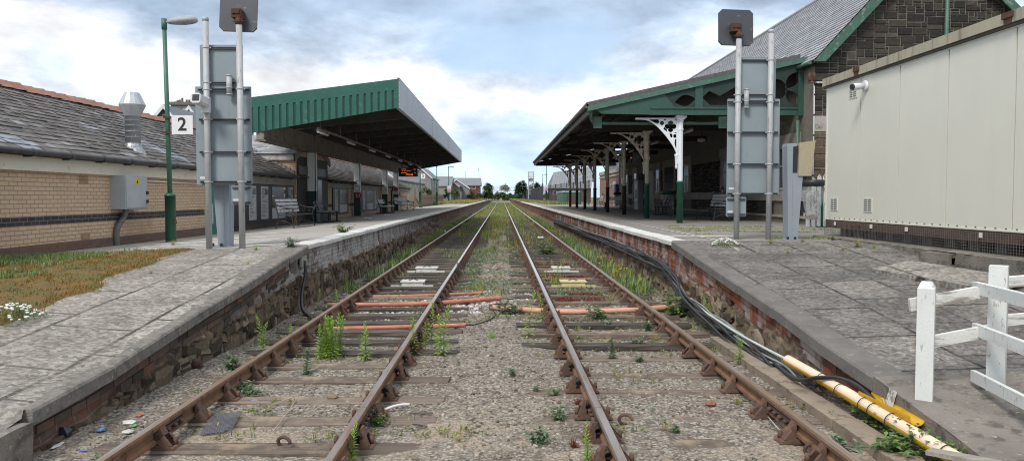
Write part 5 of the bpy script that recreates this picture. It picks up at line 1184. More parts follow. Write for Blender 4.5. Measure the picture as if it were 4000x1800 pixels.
def blockf(ax):
    def put(g, u0, u1, z0, z1, d, base, m):
        e = .014; q = [rnd(-.004, .004) for _ in range(8)]
        P = (lambda u, z, o: (u, base-o, z)) if ax == 'y' else (lambda u, z, o: (base-o, u, z))
        A = [P(u0+q[0], z0+q[1], 0), P(u1+q[2], z0, 0), P(u1, z1+q[3], 0), P(u0, z1+q[4], 0)]; B = [P(u0+e, z0+e, d), P(u1-e, z0+e, d+q[5]*2), P(u1-e, z1-e, d), P(u0+e, z1-e, d+q[6]*2)]
        o = 1 if ax == 'y' else -1
        g.add(A+B, [f[::o] for f in ((4, 5, 6, 7), (0, 1, 5, 4), (1, 2, 6, 5), (2, 3, 7, 6), (3, 0, 4, 7))], m)
    return put
pb = blockf('y'); g = MB()
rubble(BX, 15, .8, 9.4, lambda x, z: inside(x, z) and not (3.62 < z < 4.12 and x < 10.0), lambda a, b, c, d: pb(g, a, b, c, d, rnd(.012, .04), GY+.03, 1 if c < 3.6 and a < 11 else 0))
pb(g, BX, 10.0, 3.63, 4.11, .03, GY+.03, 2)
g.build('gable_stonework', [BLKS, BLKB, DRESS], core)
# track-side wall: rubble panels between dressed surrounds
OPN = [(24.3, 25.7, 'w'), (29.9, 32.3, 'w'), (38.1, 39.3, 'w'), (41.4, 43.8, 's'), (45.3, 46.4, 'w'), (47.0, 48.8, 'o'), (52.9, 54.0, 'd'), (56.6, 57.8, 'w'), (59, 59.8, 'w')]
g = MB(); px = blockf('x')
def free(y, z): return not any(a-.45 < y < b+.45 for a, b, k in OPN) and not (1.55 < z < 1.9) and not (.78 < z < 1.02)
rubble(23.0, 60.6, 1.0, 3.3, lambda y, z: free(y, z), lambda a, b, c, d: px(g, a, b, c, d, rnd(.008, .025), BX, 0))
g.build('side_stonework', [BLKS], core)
g = MB()
for (a, b, k) in OPN:
    for e, s in ((a, -1), (b, 1)):
        z = .8 if k in 'do' else 1.92
        while z < 3.3: w = random.choice((.24, .42)); h = min(.30, 3.35-z); g.box(BX-.035, BX, min(e, e+s*w), max(e, e+s*w), z+.004, z+h-.004); z += .30
    g.box(BX-.04, BX, a-.4, b+.4, 3.34, 3.72)
y = 22.95
ky = [(22.95, 46.9), (48.9, 52.8), (54.1, 60.6)]
for a, b in ky: g.box(BX-.06, BX, a, b, 1.56, 1.89); g.box(BX-.05, BX, a, b, 1.02-.0, 1.10)
g.build('stone_dressing', DRESS, core)
WF = mat('window_frame_paint', (.42, .42, .42), (.33, .33, .33), 4, .5); SHUT = mat('dark_roller_shutter', (.045, .047, .05), (.032, .033, .035), 4, .5); RDOOR = mat('red_brown_door', (.20, .035, .03), (.16, .03, .026), 3, .5)
for (a, b, k) in OPN:
    if k == 'w':
        g = MB(); g.box(BX-.012, BX-.002, a, b, 1.92, 3.34); fr = g.build('window', GLS, SB); g = MB(); z0_, z1_ = 1.92, 3.34
        for (ya, yb_, za, zb_) in ((a, a+.06, z0_, z1_), (b-.06, b, z0_, z1_), (a+.06, b-.06, z1_-.06, z1_), (a+.06, b-.06, z0_, z0_+.08), (a+.06, b-.06, 2.68, 2.74), ((a+b)/2-.02, (a+b)/2+.02, z0_+.08, 2.68)): g.box(BX-.03, BX-.012, ya, yb_, za, zb_)
        g.build('frame', WF, fr)
    elif k == 's':
        g = MB()
        for i in range(26): g.prism([(BX-.002, 1.0+.09*i), (BX-.03, 1.02+.09*i), (BX-.002, 1.088+.09*i)], 'y', a, b)
        g.build('roller_shutter', SHUT, SB)
    elif k == 'd':
        g = MB(); g.box(BX-.02, BX-.002, a, b, .8, 2.9); g.box(BX-.03, BX-.02, a+.15, b-.15, .95, 1.7); g.box(BX-.03, BX-.02, a+.15, b-.15, 1.85, 2.8); d_ = g.build('door', RDOOR, SB); g = MB(); g.box(BX-.02, BX-.002, a, b, 2.93, 3.3); g.build('fanlight', GLS, d_)
    else:
        g = MB(); g.box(BX-.015, BX-.002, a, b, .8, 3.3); g.build('doorway', BLKP, SB)
# slate roof, ridge, gutter
for s, ex, ez, rx_, rz_ in ((1, 9.22, 5.72, 12.83, 9.62), (-1, 15.42, 7.12, 12.83, 9.62)):
    v = Vector((rx_-ex, 0, rz_-ez)); H_ = v.length; v.normalize()
    if s == 1: slates(34.3, H_, (ex, GY-.25, ez), (0, 1, 0), v, .30, .175, None, .026, jit=.3).build('slate_roof', SLG, SB)
    g = MB(); g.quad((ex, GY-.24, ez-.01), (ex, 57, ez-.01), (rx_, 57, rz_-.01), (rx_, GY-.24, rz_-.01)); g.quad((ex, GY-.24, ez-.08), (ex, 57, ez-.08), (rx_, 57, rz_-.08), (rx_, GY-.24, rz_-.08)); g.build('roof_deck', TIMB, SB)
    n = Vector((-v.z, 0, v.x))*s
    g = MB(); e0, e1 = Vector((ex, 0, ez)), Vector((rx_, 0, rz_)); a = [e0-v*.06, e1, e1-n*.0-Vector((0, 0, .40)), e0+Vector((.30*s, 0, -.04))]
    g.v = [(p.x, yy, p.z-.02) for yy in (GY-.30, GY-.24) for p in a]; [g.face(f) for f in ((0, 1, 2, 3), (7, 6, 5, 4), (0, 4, 5, 1), (3, 2, 6, 7), (0, 3, 7, 4))]; g.build('verge_board', CPP, SB)
    g = MB(); g.v = [(p.x, yy, p.z) for yy in (GY-.24, GY+.03) for p in (e0+Vector((.02*s, 0, -.10)), e1-Vector((0, 0, .10)))]; g.face((0, 1, 3, 2)); g.build('verge_soffit', TIMB, SB)
g = MB(); g.tube([(12.83, GY-.25, 9.64), (12.83, 57.1, 9.64)], .09, 8); g.build('ridge', SLG, SB)
g = MB(); g.tube([(9.14, GY-.1, 5.66), (9.14, GY+.9, 5.66)], .06, 8); g.build('gutter_stub', CPP, SB)
g = MB(); p = W(3697, 145, Y=GY-.08); g.tube([(p.x, GY-.08, 3.5), (p.x-.0, GY-.08, 9.0)], .062, 12); tag(g.build('vent_pipe', CP), 'green vertical vent pipe in front of the dark stone gable above the cabin', 'pipe')
# cables and insulators on the corner of the gable
g = MB(); g.tube([(9.26, GY-.03, 5.2), (9.30, GY-.04, 4.95), (9.31, GY-.04, 4.3), (9.31, GY-.04, 1.6)], .022, 7); cc = tag(g.build('white_cable', WHT), 'white cable with black bands running down the corner of the stone gable', 'cable')
g = MB()
for z in (5.0, 4.7, 4.1, 3.5, 2.9, 2.3): g.cyl((9.31, GY-.04, z), (9.31, GY-.04, z+.05), .027, n=8)
g.build('band', BLKP, cc); g = MB(); g.tube([(9.31, GY-.045, 5.08), (9.75, GY-.045, 5.08)], .025, 7); g.build('branch', WHT, cc)
t = thing('insulator', 'rusty red insulators beside the white cable at the top corner of the stone gable', 'insulator', (9.22, GY-.1, 5.1))
for x in (9.14, 9.27): g = MB(); g.lathe([(.03, 5.1), (.055, 5.14), (.05, 5.2), (.062, 5.24), (.05, 5.3), (.03, 5.36)], (x, GY-.1, 0), 10); g.build('insulator_body', RBKT, t)
g = MB(); g.bar((9.08, GY-.1, 5.06), (9.34, GY-.1, 5.06), .03, .03); g.build('arm', RBKT, t)

KN = thing('timber_canopy', 'green edged timber platform canopy with slate edge carried on iron columns', 'canopy', (6, 24, .88))
cy0, cy1, ox = 23.8, 62.9, 2.72
zv = lambda x: 4.33+(x-2.72)*(5.84-4.33)/(9.40-2.72)         # underside line of the verge
g = MB(); g.v = [(x, y, zv(x)+o) for o in (.16, .28) for y in (cy0-.1, cy1) for x in (ox-.1, 9.2)]
for f in ((0, 1, 3, 2), (4, 6, 7, 5), (0, 4, 5, 1), (2, 3, 7, 6), (0, 2, 6, 4)): g.face(f)
g.build('roof', mat('dark_slate_edge', (.10, .10, .105), (.07, .07, .073), 6, .8, layers=[((.22, .22, .21), 12, .58, .68)]), KN)
g = MB()
for i in range(int((cy1-cy0)/.16)):
    y = cy0+i*.16; g.quad((ox, y+.006, zv(ox)+.15), (ox, y+.154, zv(ox)+.15), (9.3, y+.154, zv(9.3)+.15), (9.3, y+.006, zv(9.3)+.15))
g.build('soffit_boarding', TIMB, KN)
g = MB(); g.v = [(x, y, zv(x)+o) for o in (0, .155) for y in (cy0-.12, cy0-.06) for x in (ox-.06, 9.42)]
for f in ((0, 1, 5, 4), (2, 6, 7, 3), (0, 2, 3, 1), (4, 5, 7, 6), (0, 4, 6, 2)): g.face(f)
g.build('verge_board', CP, KN)
g = MB(); g.box(ox-.05, ox+.02, cy0-.05, cy1, 4.22, 4.50); g.tube([(ox-.09, cy0-.1, 4.47), (ox-.09, cy1, 4.47)], .075, 8)
for y in frange(cy0+1, cy1-.5, 1.6): g.cyl((ox-.09, y-.05, 4.47), (ox-.09, y+.05, 4.47), .088, n=8)
g.build('gutter', mat('rusty_dark_gutter', (.07, .06, .055), (.10, .085, .07), 5, .7, layers=[((.26, .24, .21), 7, .6, .7)]), KN)
g = MB(); g.prism([(2.8, 4.2), (9.3, 4.2), (9.3, zv(9.3)+.1), (2.8, zv(2.8)+.1)], 'y', cy1-.12, cy1-.06); g.build('far_end_board', TIMB, KN)
# beams across at every column, with hangers
cys = [24.03+5.47*i for i in range(8)]
for i, y in enumerate(cys):
    yy = y-.02 if i else cy0+.02
    g = MB(); g.box(3.1 if i else 4.6, 9.33, yy-.06, yy+.06, 4.215, 4.44); g.build('tie_beam', CPD if i == 0 else TIMB, KN)
    if i:
        g = MB(); g.bar((3.0, yy, zv(3.0)+.06), (9.3, yy, zv(9.3)+.06), .10, .14, up=(0, 1, 0))
        for x in (5.6, 7.4): g.box(x-.05, x+.05, yy-.04, yy+.04, 4.44, zv(x)+.02)
        g.build('rafter', TIMB, KN)
g = MB()
for x in (3.6, 4.6, 6.6, 7.6, 8.6): g.bar((x, cy0+.1, zv(x)+.09), (x, cy1-.1, zv(x)+.09), .08, .12)
g.build('purlin_set', TIMB, KN)
def circ(cx, cz, r, n=24, a0=0, a1=2*math.pi, sx=1): return [(cx+sx*r*math.cos(lerp(a0, a1, k/n)), cz+r*math.sin(lerp(a0, a1, k/n))) for k in range(n)]
def quatre(cx, cz, r, d):
    pts = []
    for q in range(4):
        a = q*math.pi/2; pts += [(cx+d*math.cos(a)+r*math.cos(a+b), cz+d*math.sin(a)+r*math.sin(a+b)) for b in [lerp(-2.0, 2.0, k/10) for k in range(11)]]
    return pts
def leaf(x0, z0_, x1, z1_, w):
    dx, dz = x1-x0, z1_-z0_; L = math.hypot(dx, dz); nx_, nz_ = -dz/L*w, dx/L*w; pts = []
    for k in range(13): t = k/12; s = math.sin(math.pi*t); pts.append((x0+dx*t+nx_*s, z0_+dz*t+nz_*s))
    for k in range(1, 12): t = 1-k/12; s = math.sin(math.pi*t); pts.append((x0+dx*t-nx_*s, z0_+dz*t-nz_*s))
    return pts
FX = Matrix(((1, 0, 0, 0), (0, 0, -1, 0), (0, 1, 0, 0), (0, 0, 0, 1)))       # 2-D (x,z) -> world, facing -Y
T = Matrix.Translation((0, cy0-.02, 0)) @ FX
plate('end_board', [[(2.9, 4.38), (3.1, 4.25), (4.62, 4.22), (4.9, 4.45), (5.35, 4.45), (5.0, zv(5.0)+.04), (2.9, zv(2.9)+.04)]], .05, T, CPD, KN)
CPB = mat('shaded_end_boarding', (.010, .026, .021), (.015, .034, .027), 4, .6)  # near-black green: the shade on the recessed board is put into its colour
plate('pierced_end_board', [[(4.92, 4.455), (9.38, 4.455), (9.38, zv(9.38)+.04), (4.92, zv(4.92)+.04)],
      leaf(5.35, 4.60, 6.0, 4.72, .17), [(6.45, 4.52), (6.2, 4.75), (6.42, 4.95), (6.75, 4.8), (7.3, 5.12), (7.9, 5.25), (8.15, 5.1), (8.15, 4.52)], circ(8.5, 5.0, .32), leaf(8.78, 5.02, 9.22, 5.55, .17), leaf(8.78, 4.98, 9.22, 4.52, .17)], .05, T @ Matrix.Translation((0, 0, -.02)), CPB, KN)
g = MB(); g.box(5.98, 6.22, cy0-.06, cy0-.0, 4.45, zv(6.1)+.04); g.box(9.16, 9.36, cy0-.09, cy0-.05, 4.2, 5.7); g.box(4.6, 9.38, cy0-.075, cy0-.05, 4.40, 4.455); g.build('king_post', CPD, KN)
g = MB(); g.prism([(4.85, 4.45), (9.3, 4.45), (9.3, zv(9.3)+.06), (4.85, zv(4.85)+.06)], 'y', cy0+.5, cy0+.54); g.build('dark_backing', TIMB, KN)  # flat dark sheet behind the holes: the roof void's darkness given as colour
g = MB(); g.tube(catm([(2.78, cy0-.02, 4.42), (2.78, cy0+.1, 4.15), (2.9, cy0+.38, 4.02), (3.2, cy0+.42, 4.0), (6, cy0+.42, 4.0), (9.1, cy0+.42, 4.0)]), .05, 9); g.tube([(9.15, cy0-.1, 4.05), (9.15, cy0-.1, .85)], .055, 9); g.build('rainwater_pipe', CP, KN)
for x in (3.02, 6.95): g = MB(); g.box(x-.13, x+.13, cy0+.33, cy0+.36, 3.84, 4.2); g.build('hanger_plate', CP, KN)
# cast-iron columns with pierced spandrel brackets
CWH = mat('fresh_white_column', (.72, .74, .76), (.68, .70, .72), 3, .4); CGN = mat('column_green', (.018, .115, .07), (.015, .10, .06), 5, .4, layers=[((.05, .16, .11), 6, .6, .72)]); 
CRU = mat('rusty_cream_column', (.72, .68, .58), (.62, .57, .46), (5, 5, 1.5), .6, layers=[((.42, .18, .06), (7, 7, 1.6), .55, .64), ((.18, .075, .035), (9, 9, 3), .60, .68)]); CDK = mat('worn_dark_column', (.05, .055, .05), (.035, .04, .038), 5, .55, layers=[((.12, .07, .04), 8, .60, .7)])
BRO = [(0, 0), (-1.37, 0)]+[tuple(p)[:2] for p in catm([(-1.37, -.055, 0), (-1.15, -.06, 0), (-.94, -.10, 0), (-.70, -.25, 0), (-.56, -.385, 0), (-.425, -.53, 0), (-.29, -.70, 0), (-.155, -.90, 0), (-.07, -1.08, 0), (-.02, -1.26, 0)], 3)]+[(0, -1.40)]
hol = [quatre(-.245, -.265, .085, .098), circ(-.515, -.165, .066), circ(-.105, -.565, .058), [(-.93, -.055), (-.63, -.045), (-.60, -.12), (-.64, -.19), (-.75, -.145)], [(-.105, -.66), (-.03, -.66), (-.025, -1.02), (-.085, -.92), (-.12, -.80)],
       [(-.48, -.04), (-.36, -.04), (-.42, -.085)], [(-.14, -.04), (-.03, -.04), (-.03, -.12)], [(-.44, -.27), (-.36, -.36), (-.35, -.44), (-.47, -.35)], [(-.14, -.455), (-.03, -.44), (-.03, -.50)], [(-.28, -.48), (-.19, -.50), (-.18, -.60), (-.24, -.62)]]
def column(y, first, label):
    t = thing('iron_column', label, 'column', (5.6, y, zR(5.6, y)), 0, None if first else 'iron columns of the timber canopy'); zb_ = t.location.z
    mu, ml = (CWH, CGN) if first else (CRU, CGN if y < 31 else CDK)
    g = MB(); g.lathe([(.10, zb_-.02), (.098, 2.12), (.115, 2.13), (.115, 2.18), (.10, 2.19)], (5.6, y, 0), 14); g.build('lower_shaft', ml, t)
    g = MB(); g.lathe([(.086, 2.19), (.082, 3.75), (.098, 3.77), (.098, 3.81), (.084, 3.83), (.084, 4.02), (.10, 4.05), (.10, 4.1)], (5.6, y, 0), 8 if first else 12, smooth=not first); g.box(5.43, 5.77, y-.13, y+.13, 4.15, 4.205); g.box(5.48, 5.72, y-.10, y+.10, 4.10, 4.15); g.build('upper_shaft', mu, t)
    plate('bracket', [[(x*.985, z) for x, z in BRO]]+hol, .045, Matrix.Translation((5.53, y-.0, 4.15)) @ FX, mu, t)
    g = MB(); g.box(5.47, 5.53, y-.035, y+.035, 2.72, 4.15); g.lathe([(.02, 2.56), (.045, 2.62), (.03, 2.68), (.05, 2.95), (.07, 3.0), (.05, 3.03)], (5.475, y, 0), 8); g.build('bracket_foot', mu, t)
    return t
for i, y in enumerate(cys): column(y, i == 0, 'freshly painted white and green iron column with a pierced bracket, nearest the sign posts' if i == 0 else 'rusty cream iron column with a pierced bracket in the row receding under the timber canopy')
# lamps and boards hanging under the timber canopy
for y in (28.2, 34.4, 40.5, 46.6):
    t = thing('tube_light', 'unlit fluorescent tube light in the row hung under the timber canopy', 'light', (7, y, 4.2), 0, 'tube lights under the timber canopy')
    g = MB(); g.box(6.95, 7.05, y, y+1.5, 4.17, 4.22); g.build('housing', BEAMB, t); g = MB(); g.tube([(7, y+.03, 4.13), (7, y+1.47, 4.13)], .045, 8); g.build('diffuser', TUBE, t)
    g = MB(); g.cyl((7, y+.75, 4.22), (7, y+.75, 4.75), .015, n=6); g.build('hanger', BEAM, t)
p = W(2740, 548, Y=32); t = thing('globe_light', 'unlit round white bulkhead light under the timber canopy beside the sign backs', 'light', p)
g = MB(); g.ball(p, .17, (1.2, 1.2, .6), 0, 0, True); g.build('globe', TUBE, t); g = MB(); g.cyl(p+Vector((0, 0, .08)), p+Vector((0, 0, .8)), .03, n=7); g.build('stem', BEAM, t)
a, b = W(2471, 640, Y=36.9), W(2505, 596, Y=36.9); t = thing('hanging_notice', 'grey lettered notice board hung under the timber canopy', 'notice board', a); g = MB(); g.box(a.x, b.x, 36.9, 36.94, a.z, b.z); g.build('board', mat('notice_grey', (.20, .19, .175), (.16, .15, .14), 8, .6), t)
g = MB()
for k in range(8): g.box(a.x+.04, b.x-rnd(.05, .2), 36.895, 36.9, lerp(a.z, b.z, .1+k*.1), lerp(a.z, b.z, .1+k*.1)+.02)
g.build('lettering', mat('notice_letters', (.34, .33, .31), rough=.6), t); g = MB(); g.cyl(((a.x+b.x)/2, 36.92, b.z), ((a.x+b.x)/2, 36.92, 4.3), .015, n=6); g.build('hanger', BEAM, t)
a, b = W(2464, 634, Y=40), W(2540, 604, Y=40); t = thing('display_board', 'dark departures display with an orange glow behind the hanging notice board', 'display board', a); g = MB(); g.box(a.x, b.x, 40, 40.3, a.z, b.z); g.build('case', BLKP, t)
g = MB(); q = W(2533, 617, Y=40)
for dz in (-.05, 0, .06): g.box(q.x-.10, q.x+.06, 39.99, 40, q.z+dz-.018, q.z+dz+.018)
q = W(2467, 617, Y=40); g.box(q.x-.05, q.x+.02, 39.99, 40, q.z-.02, q.z+.02); g.build('text_rows', LED, t); g = MB(); g.cyl((a.x+.2, 40.1, b.z), (a.x+.2, 40.1, 4.4), .02, n=6); g.build('hanger', BEAM, t)
# help point, bins
t = thing('help_point', 'tall grey and white help point cabinet beside the red door of the stone building', 'help point', (9.1, 50.8, .8)); g = MB(); g.box(8.95, 9.30, 50.2, 51.6, .8, 2.75); g.build('case', CAB, t); g = MB(); g.box(8.93, 8.95, 50.4, 51.4, 1.4, 2.6); g.build('panel', WHT, t); g = MB(); g.box(8.915, 8.93, 50.6, 51.1, 1.6, 2.2); g.build('screen', BLKP, t)
def clearbag():
    t = NT('clear_plastic_bag'); tr = t.n('ShaderNodeBsdfTransparent'); tr.inputs[0].default_value = (.9, .92, .92, 1); mx = t.n('ShaderNodeMixShader'); t.l(t.rng(t.noise(9, 5, .7), .3, .7, .12, .5), mx.inputs[0]); t.l(tr.outputs[0], mx.inputs[1]); t.l(t.b.outputs[0], mx.inputs[2]); t.l(mx.outputs[0], t.out.inputs[0]); t.bump(t.noise(14, 5, .7), .8, .05); return t.end((.55, .57, .58), .25)
BAG = clearbag(); BING = mat('bin_ring_green', (.012, .09, .04), (.01, .07, .03), 4, .4)
def bin_(x, y, label, ring, rr=.27, h=1.0):
    z = zR(x, y); t = thing('litter_bin', label, 'litter bin', (x, y, z))
    g = MB(); g.lathe([(rr*.9, z+h-.02), (rr*1.05, z+h), (rr*1.08, z+h+.14), (rr*.98, z+h+.16), (rr*.9, z+h+.14)], (x, y, 0), 18); g.build('rim', ring, t)
    g = MB(); k = 16
    for j in range(9):
        v = j/8; r = rr*(.93-.25*v+.12*math.sin(v*5))*(1 if v < .9 else .8); 
        for i in range(k): a = i/k*2*math.pi; q = r*(1+.10*nz(math.cos(a)*1.5, math.sin(a)*1.5, v*3)); g.v.append((x+q*math.cos(a), y+q*math.sin(a), z+h-(h-.22)*v))
    for j in range(8):
        for i in range(k): g.face((j*k+i, j*k+(i+1) % k, (j+1)*k+(i+1) % k, (j+1)*k+i), 0, True)
    g.face([8*k+i for i in range(k)]); g.build('clear_bag', BAG, t)
    g = MB(); g.tube([(x+rr, y+.05, z), (x+rr, y+.05, z+h+.1)], .035, 8); g.box(x+rr-.1, x+rr+.12, y-.05, y+.16, z, z+.03); g.build('stand', GRPD, t)
    g = MB(); g.ball((x-.02, y, z+.36), .14, (1, 1, .7), .25, 0); g.build('rubbish', mat('bin_contents', (.3, .2, .17), (.45, .44, .42), 14, .7) if 'bin_contents' not in bpy.data.materials else bpy.data.materials['bin_contents'], t)
bin_(8.55, 21.0, 'black rimmed litter bin with clear bag beside the white picket fence', BLKP, .29, 1.15)
bin_(7.9, 36.3, 'green rimmed litter bin with clear bag behind the shaded plank bench', BING, .34, .95)
bin_(8.4, 55.5, 'distant dark rimmed litter bin near the far white plank bench', BLKP, .27, 1.0)
# white picket fence closing the gap beside the stone corner
WPK = mat('flaking_white_picket', (.62, .61, .58), (.52, .51, .48), 4, .7, layers=[((.17, .15, .12), (9, 9, 3), .54, .60)])
t = thing('picket_fence', 'flaking white picket fence between the stone building corner and the cream cabin', 'fence', (9.2, 21.7, .85))
for k in range(9):
    x = 8.70+k*.155; h = 2.35+rnd(-.03, .02) if k > 1 else 2.25-.4*(k == 0); g = MB(); g.prism([(x-.055, .84), (x+.055, .84), (x+.055, h-.08), (x, h), (x-.055, h-.08)], 'y', 21.66, 21.69); g.build('picket', WPK, t)
for z in (1.15, 2.0): g = MB(); g.box(8.6, 10.1, 21.69, 21.74, z, z+.09); g.build('rail', WPK, t)

# ------------------------------------------------------------------ cream equipment cabin
CABM = mat('cream_cabin_panel', (.70, .69, .595), (.665, .655, .565), .7, .42, layers=[((.40, .40, .34), (11, 11, 7), .71, .77), ((.655, .64, .545), (1, 3, .35), .50, .80)], spec=.4)
CABF = mat('stained_cabin_fascia', (.42, .38, .28), (.34, .31, .225), (1.2, 2.2, 1), .6, layers=[((.17, .15, .11), (1, 7, .6), .54, .7)])
SEAM = mat('seam_shadow_gap', (.09, .09, .075), (.06, .06, .05), 3, .7)
EC = thing('equipment_cabin', 'cream panelled equipment cabin with stained flat roof edge and mesh skirt', 'cabin', (6.8, 12, .9))
cx_ = 6.80; seams = [16.02, 14.53, 13.10, 11.67, 10.13, 8.7, 7.2, 5.7]
g = MB(); g.box(cx_+.02, 9.6, 5.7, 16.02, 1.22, 3.95); g.build('core', SEAM, EC)
for b, a in zip(seams, seams[1:]):
    g = MB(); g.box(cx_, cx_+.03, a+.015, b-.015, 1.245, 3.935); g.build('wall_panel', CABM, EC)
g = MB(); g.box(cx_-.012, cx_+.0, 5.7, 16.03, 1.225, 1.25); g.box(cx_-.012, cx_+.02, 5.7, 16.04, 3.93, 3.95); g.box(cx_-.012, cx_+.03, 15.99, 16.04, 1.25, 3.93); g.build('edge_trim', CABM, EC)
g = MB()
for y in frange(5.8, 16, .22): g.cyl((cx_-.018, y, 1.268), (cx_, y, 1.268), .009, n=6)
g.build('screw_row', SEAM, EC)
g = MB(); g.box(cx_-.08, 9.7, 5.6, 16.1, 3.99, 4.145); fa = g.build('roof_fascia', CABF, EC)
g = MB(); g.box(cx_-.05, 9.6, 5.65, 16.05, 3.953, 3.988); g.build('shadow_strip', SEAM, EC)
for y in (14.55, 10.2): g = MB(); g.box(cx_-.105, cx_-.08, y-.11, y+.11, 4.06, 4.135); g.box(cx_-.09, cx_-.08, y-.08, y+.08, 3.99, 4.06); g.build('lifting_bracket', RBKT, fa)
VNT = mat('louvre_vent_paint', (.60, .61, .53), (.56, .57, .49), 5, .5)
for sx, sy in ((3334, 358), (3259, 797), (3391, 801)):
    p = W(sx, sy, x=cx_); vt = MB(); vt.box(cx_-.012, cx_, p.y-.16, p.y+.16, p.z-.13, p.z+.13); vt = vt.build('louvre_vent', VNT, EC); g = MB()
    for k in range(6):
        for s in (-1, 1): g.box(cx_-.016, cx_-.012, p.y+s*.075-.055, p.y+s*.075+.055, p.z-.10+k*.037, p.z-.10+k*.037+.014)
    g.build('louvre', SEAM, vt)
PLK = mat('brown_stained_plank', (.125, .078, .055), (.095, .06, .045), (3, 1, 14), .8, layers=[((.06, .045, .04), 6, .56, .68)])
g = MB(); g.box(cx_-.0, cx_+.06, 5.7, 16.0, 1.06, 1.222); sk = g.build('skirting_plank', PLK, EC)
for y in (15.5, 13.98, 12.75, 10.75):
    g = MB(); g.box(cx_-.03, cx_-.012, y-.035, y+.035, 1.12, 1.19); g.build('washer_plate', LABW, sk)
for y, z in ((14.75, 1.14), (14.5, 1.14), (9.9, 1.14), (9.65, 1.14)): g = MB(); g.cyl((cx_-.025, y, z), (cx_, y, z), .032, n=8); g.build('bolt', RBKT, sk)
WIR = mat('grey_wire_mesh', (.15, .135, .12), (.11, .10, .09), 6, .7); g = MB(); xm = cx_-.022
for y in frange(5.8, 16.0, .055): g.bar((xm, y, .90), (xm, y+rnd(-.004, .004), 1.20), .004, .004, up=(0, 1, 0))
for z in frange(.91, 1.20, .042): g.bar((xm+.004, 5.8, z), (xm+.004, 16.0, z), .004, .004)
g.build('mesh_skirt', WIR, EC)
SPB = mat('pale_support_block', (.26, .26, .25), (.20, .20, .19), 5, .9)
for y in frange(6.2, 15.6, .62): g = MB(); g.box(cx_+.25, cx_+.45, y, y+.26, .9, 1.14); g.build('support_block', SPB, EC)
g = MB(); g.box(cx_+1.2, cx_+1.3, 5.7, 16, .9, 1.22); g.build('inner_bearer', PLK, EC)
p = W(3385, 336, x=cx_); t = thing('security_camera', 'round white security camera with dark lens on the cream cabin wall', 'camera', p)
g = MB(); g.tube([(cx_, p.y, p.z), (cx_-.03, p.y, p.z), (cx_-.06, p.y, p.z)], [.105, .105, .085], 20); g.build('mount', CCW, t)
d = Vector((-.8, -.25, -.1)).normalized(); a = Vector((cx_-.05, p.y, p.z)); g = MB(); g.tube([a, a+d*.10, a+d*.26], [.05, .062, .064], 16); sh = g.build('shell', CCW, t); g = MB(); g.tube([a+d*.261, a+d*.285], [.06, .05], 16); g.build('lens_window', BLKP, sh)
# kerb of old concrete under the cabin, a broken duct mouth in it, and a heaved slab
KRB = mat('mossy_concrete_kerb', (.21, .19, .155), (.15, .135, .11), 3, .92, bump=.9, bsc=35, layers=[((.09, .085, .07), 6, .52, .64)])
for a, b, lab in ((15.7, 11.35, 'long crumbling concrete kerb under the cabin, beyond the open duct mouth'), (10.72, 5.0, 'rough concrete kerb under the cabin, nearer than the open duct mouth')):
    g = MB(); ys = frange(b, a, .12); f = lambda y, v: ((6.42+.03*nz(0, y, v, 3)-.02*v, y, lerp(.905, .35, (v-.25)/.75)+.012*nz(y, 3, 0, 4)*(v < .3)) if v > .2 else (6.75-.33*v/.25, y, .91))
    g.grid(f, ys, [0, .25, .45, .7, 1], smooth=False) if False else g.grid(lambda u, v: f(u, v), ys, [0, .25, .45, .7, 1], smooth=False)
    if a < 11: g.quad((6.42, a, .905), (6.8, a, .905), (6.8, a, .3), (6.42, a, .3))
    else: g.quad((6.42, b, .905), (6.42, b, .3), (6.8, b, .3), (6.8, b, .905))
    tag(g.build('concrete_kerb', KRB), lab, 'kerb')
t = thing('duct_mouth', 'open concrete cable duct end with dark cables inside, set in the kerb under the cabin', 'cable duct', (6.4, 11, .6)); g = MB()
T = TM((6.50, 11.03, .66), 0, 0, R_(18)); w, h = .20, .17
for b_ in ((-w-.05, w+.05, h, h+.06), (-w-.05, w+.05, -h-.06, -h), (-w-.05, -w, -h, h), (w, w+.05, -h, h)): g.box(b_[0], b_[1], -.22, .30, b_[2], b_[3], T=T)
g.build('duct_shell', KRB, t); g = MB(); g.box(-w, w, .2, .25, -h, h, T=T); g.build('dark_back', BLKP, t); g = MB()
for k in range(5): g.tube([T @ Vector((-.12+.06*k, .15, -.13+.03*(k % 3))), T @ Vector((-.16+.07*k, -.12, -.14+.02*(k % 2)))], .022, 6)
g.build('cable_end', GRYC, t)
g = MB(); p = W(3660, 1050, x=5.75); T = TM((5.72, 9.85, zR(5.72, 9.85)+.06), R_(3), R_(-7), R_(17)); 
g.box(-.36, .36, -.85, .85, -.05, .03, T=T, j=.012); g2 = g.build('heaved_slab', PAVL); tag(g2, 'pale paving slab heaved up and tilted beside the kerb under the cabin', 'paving slab')

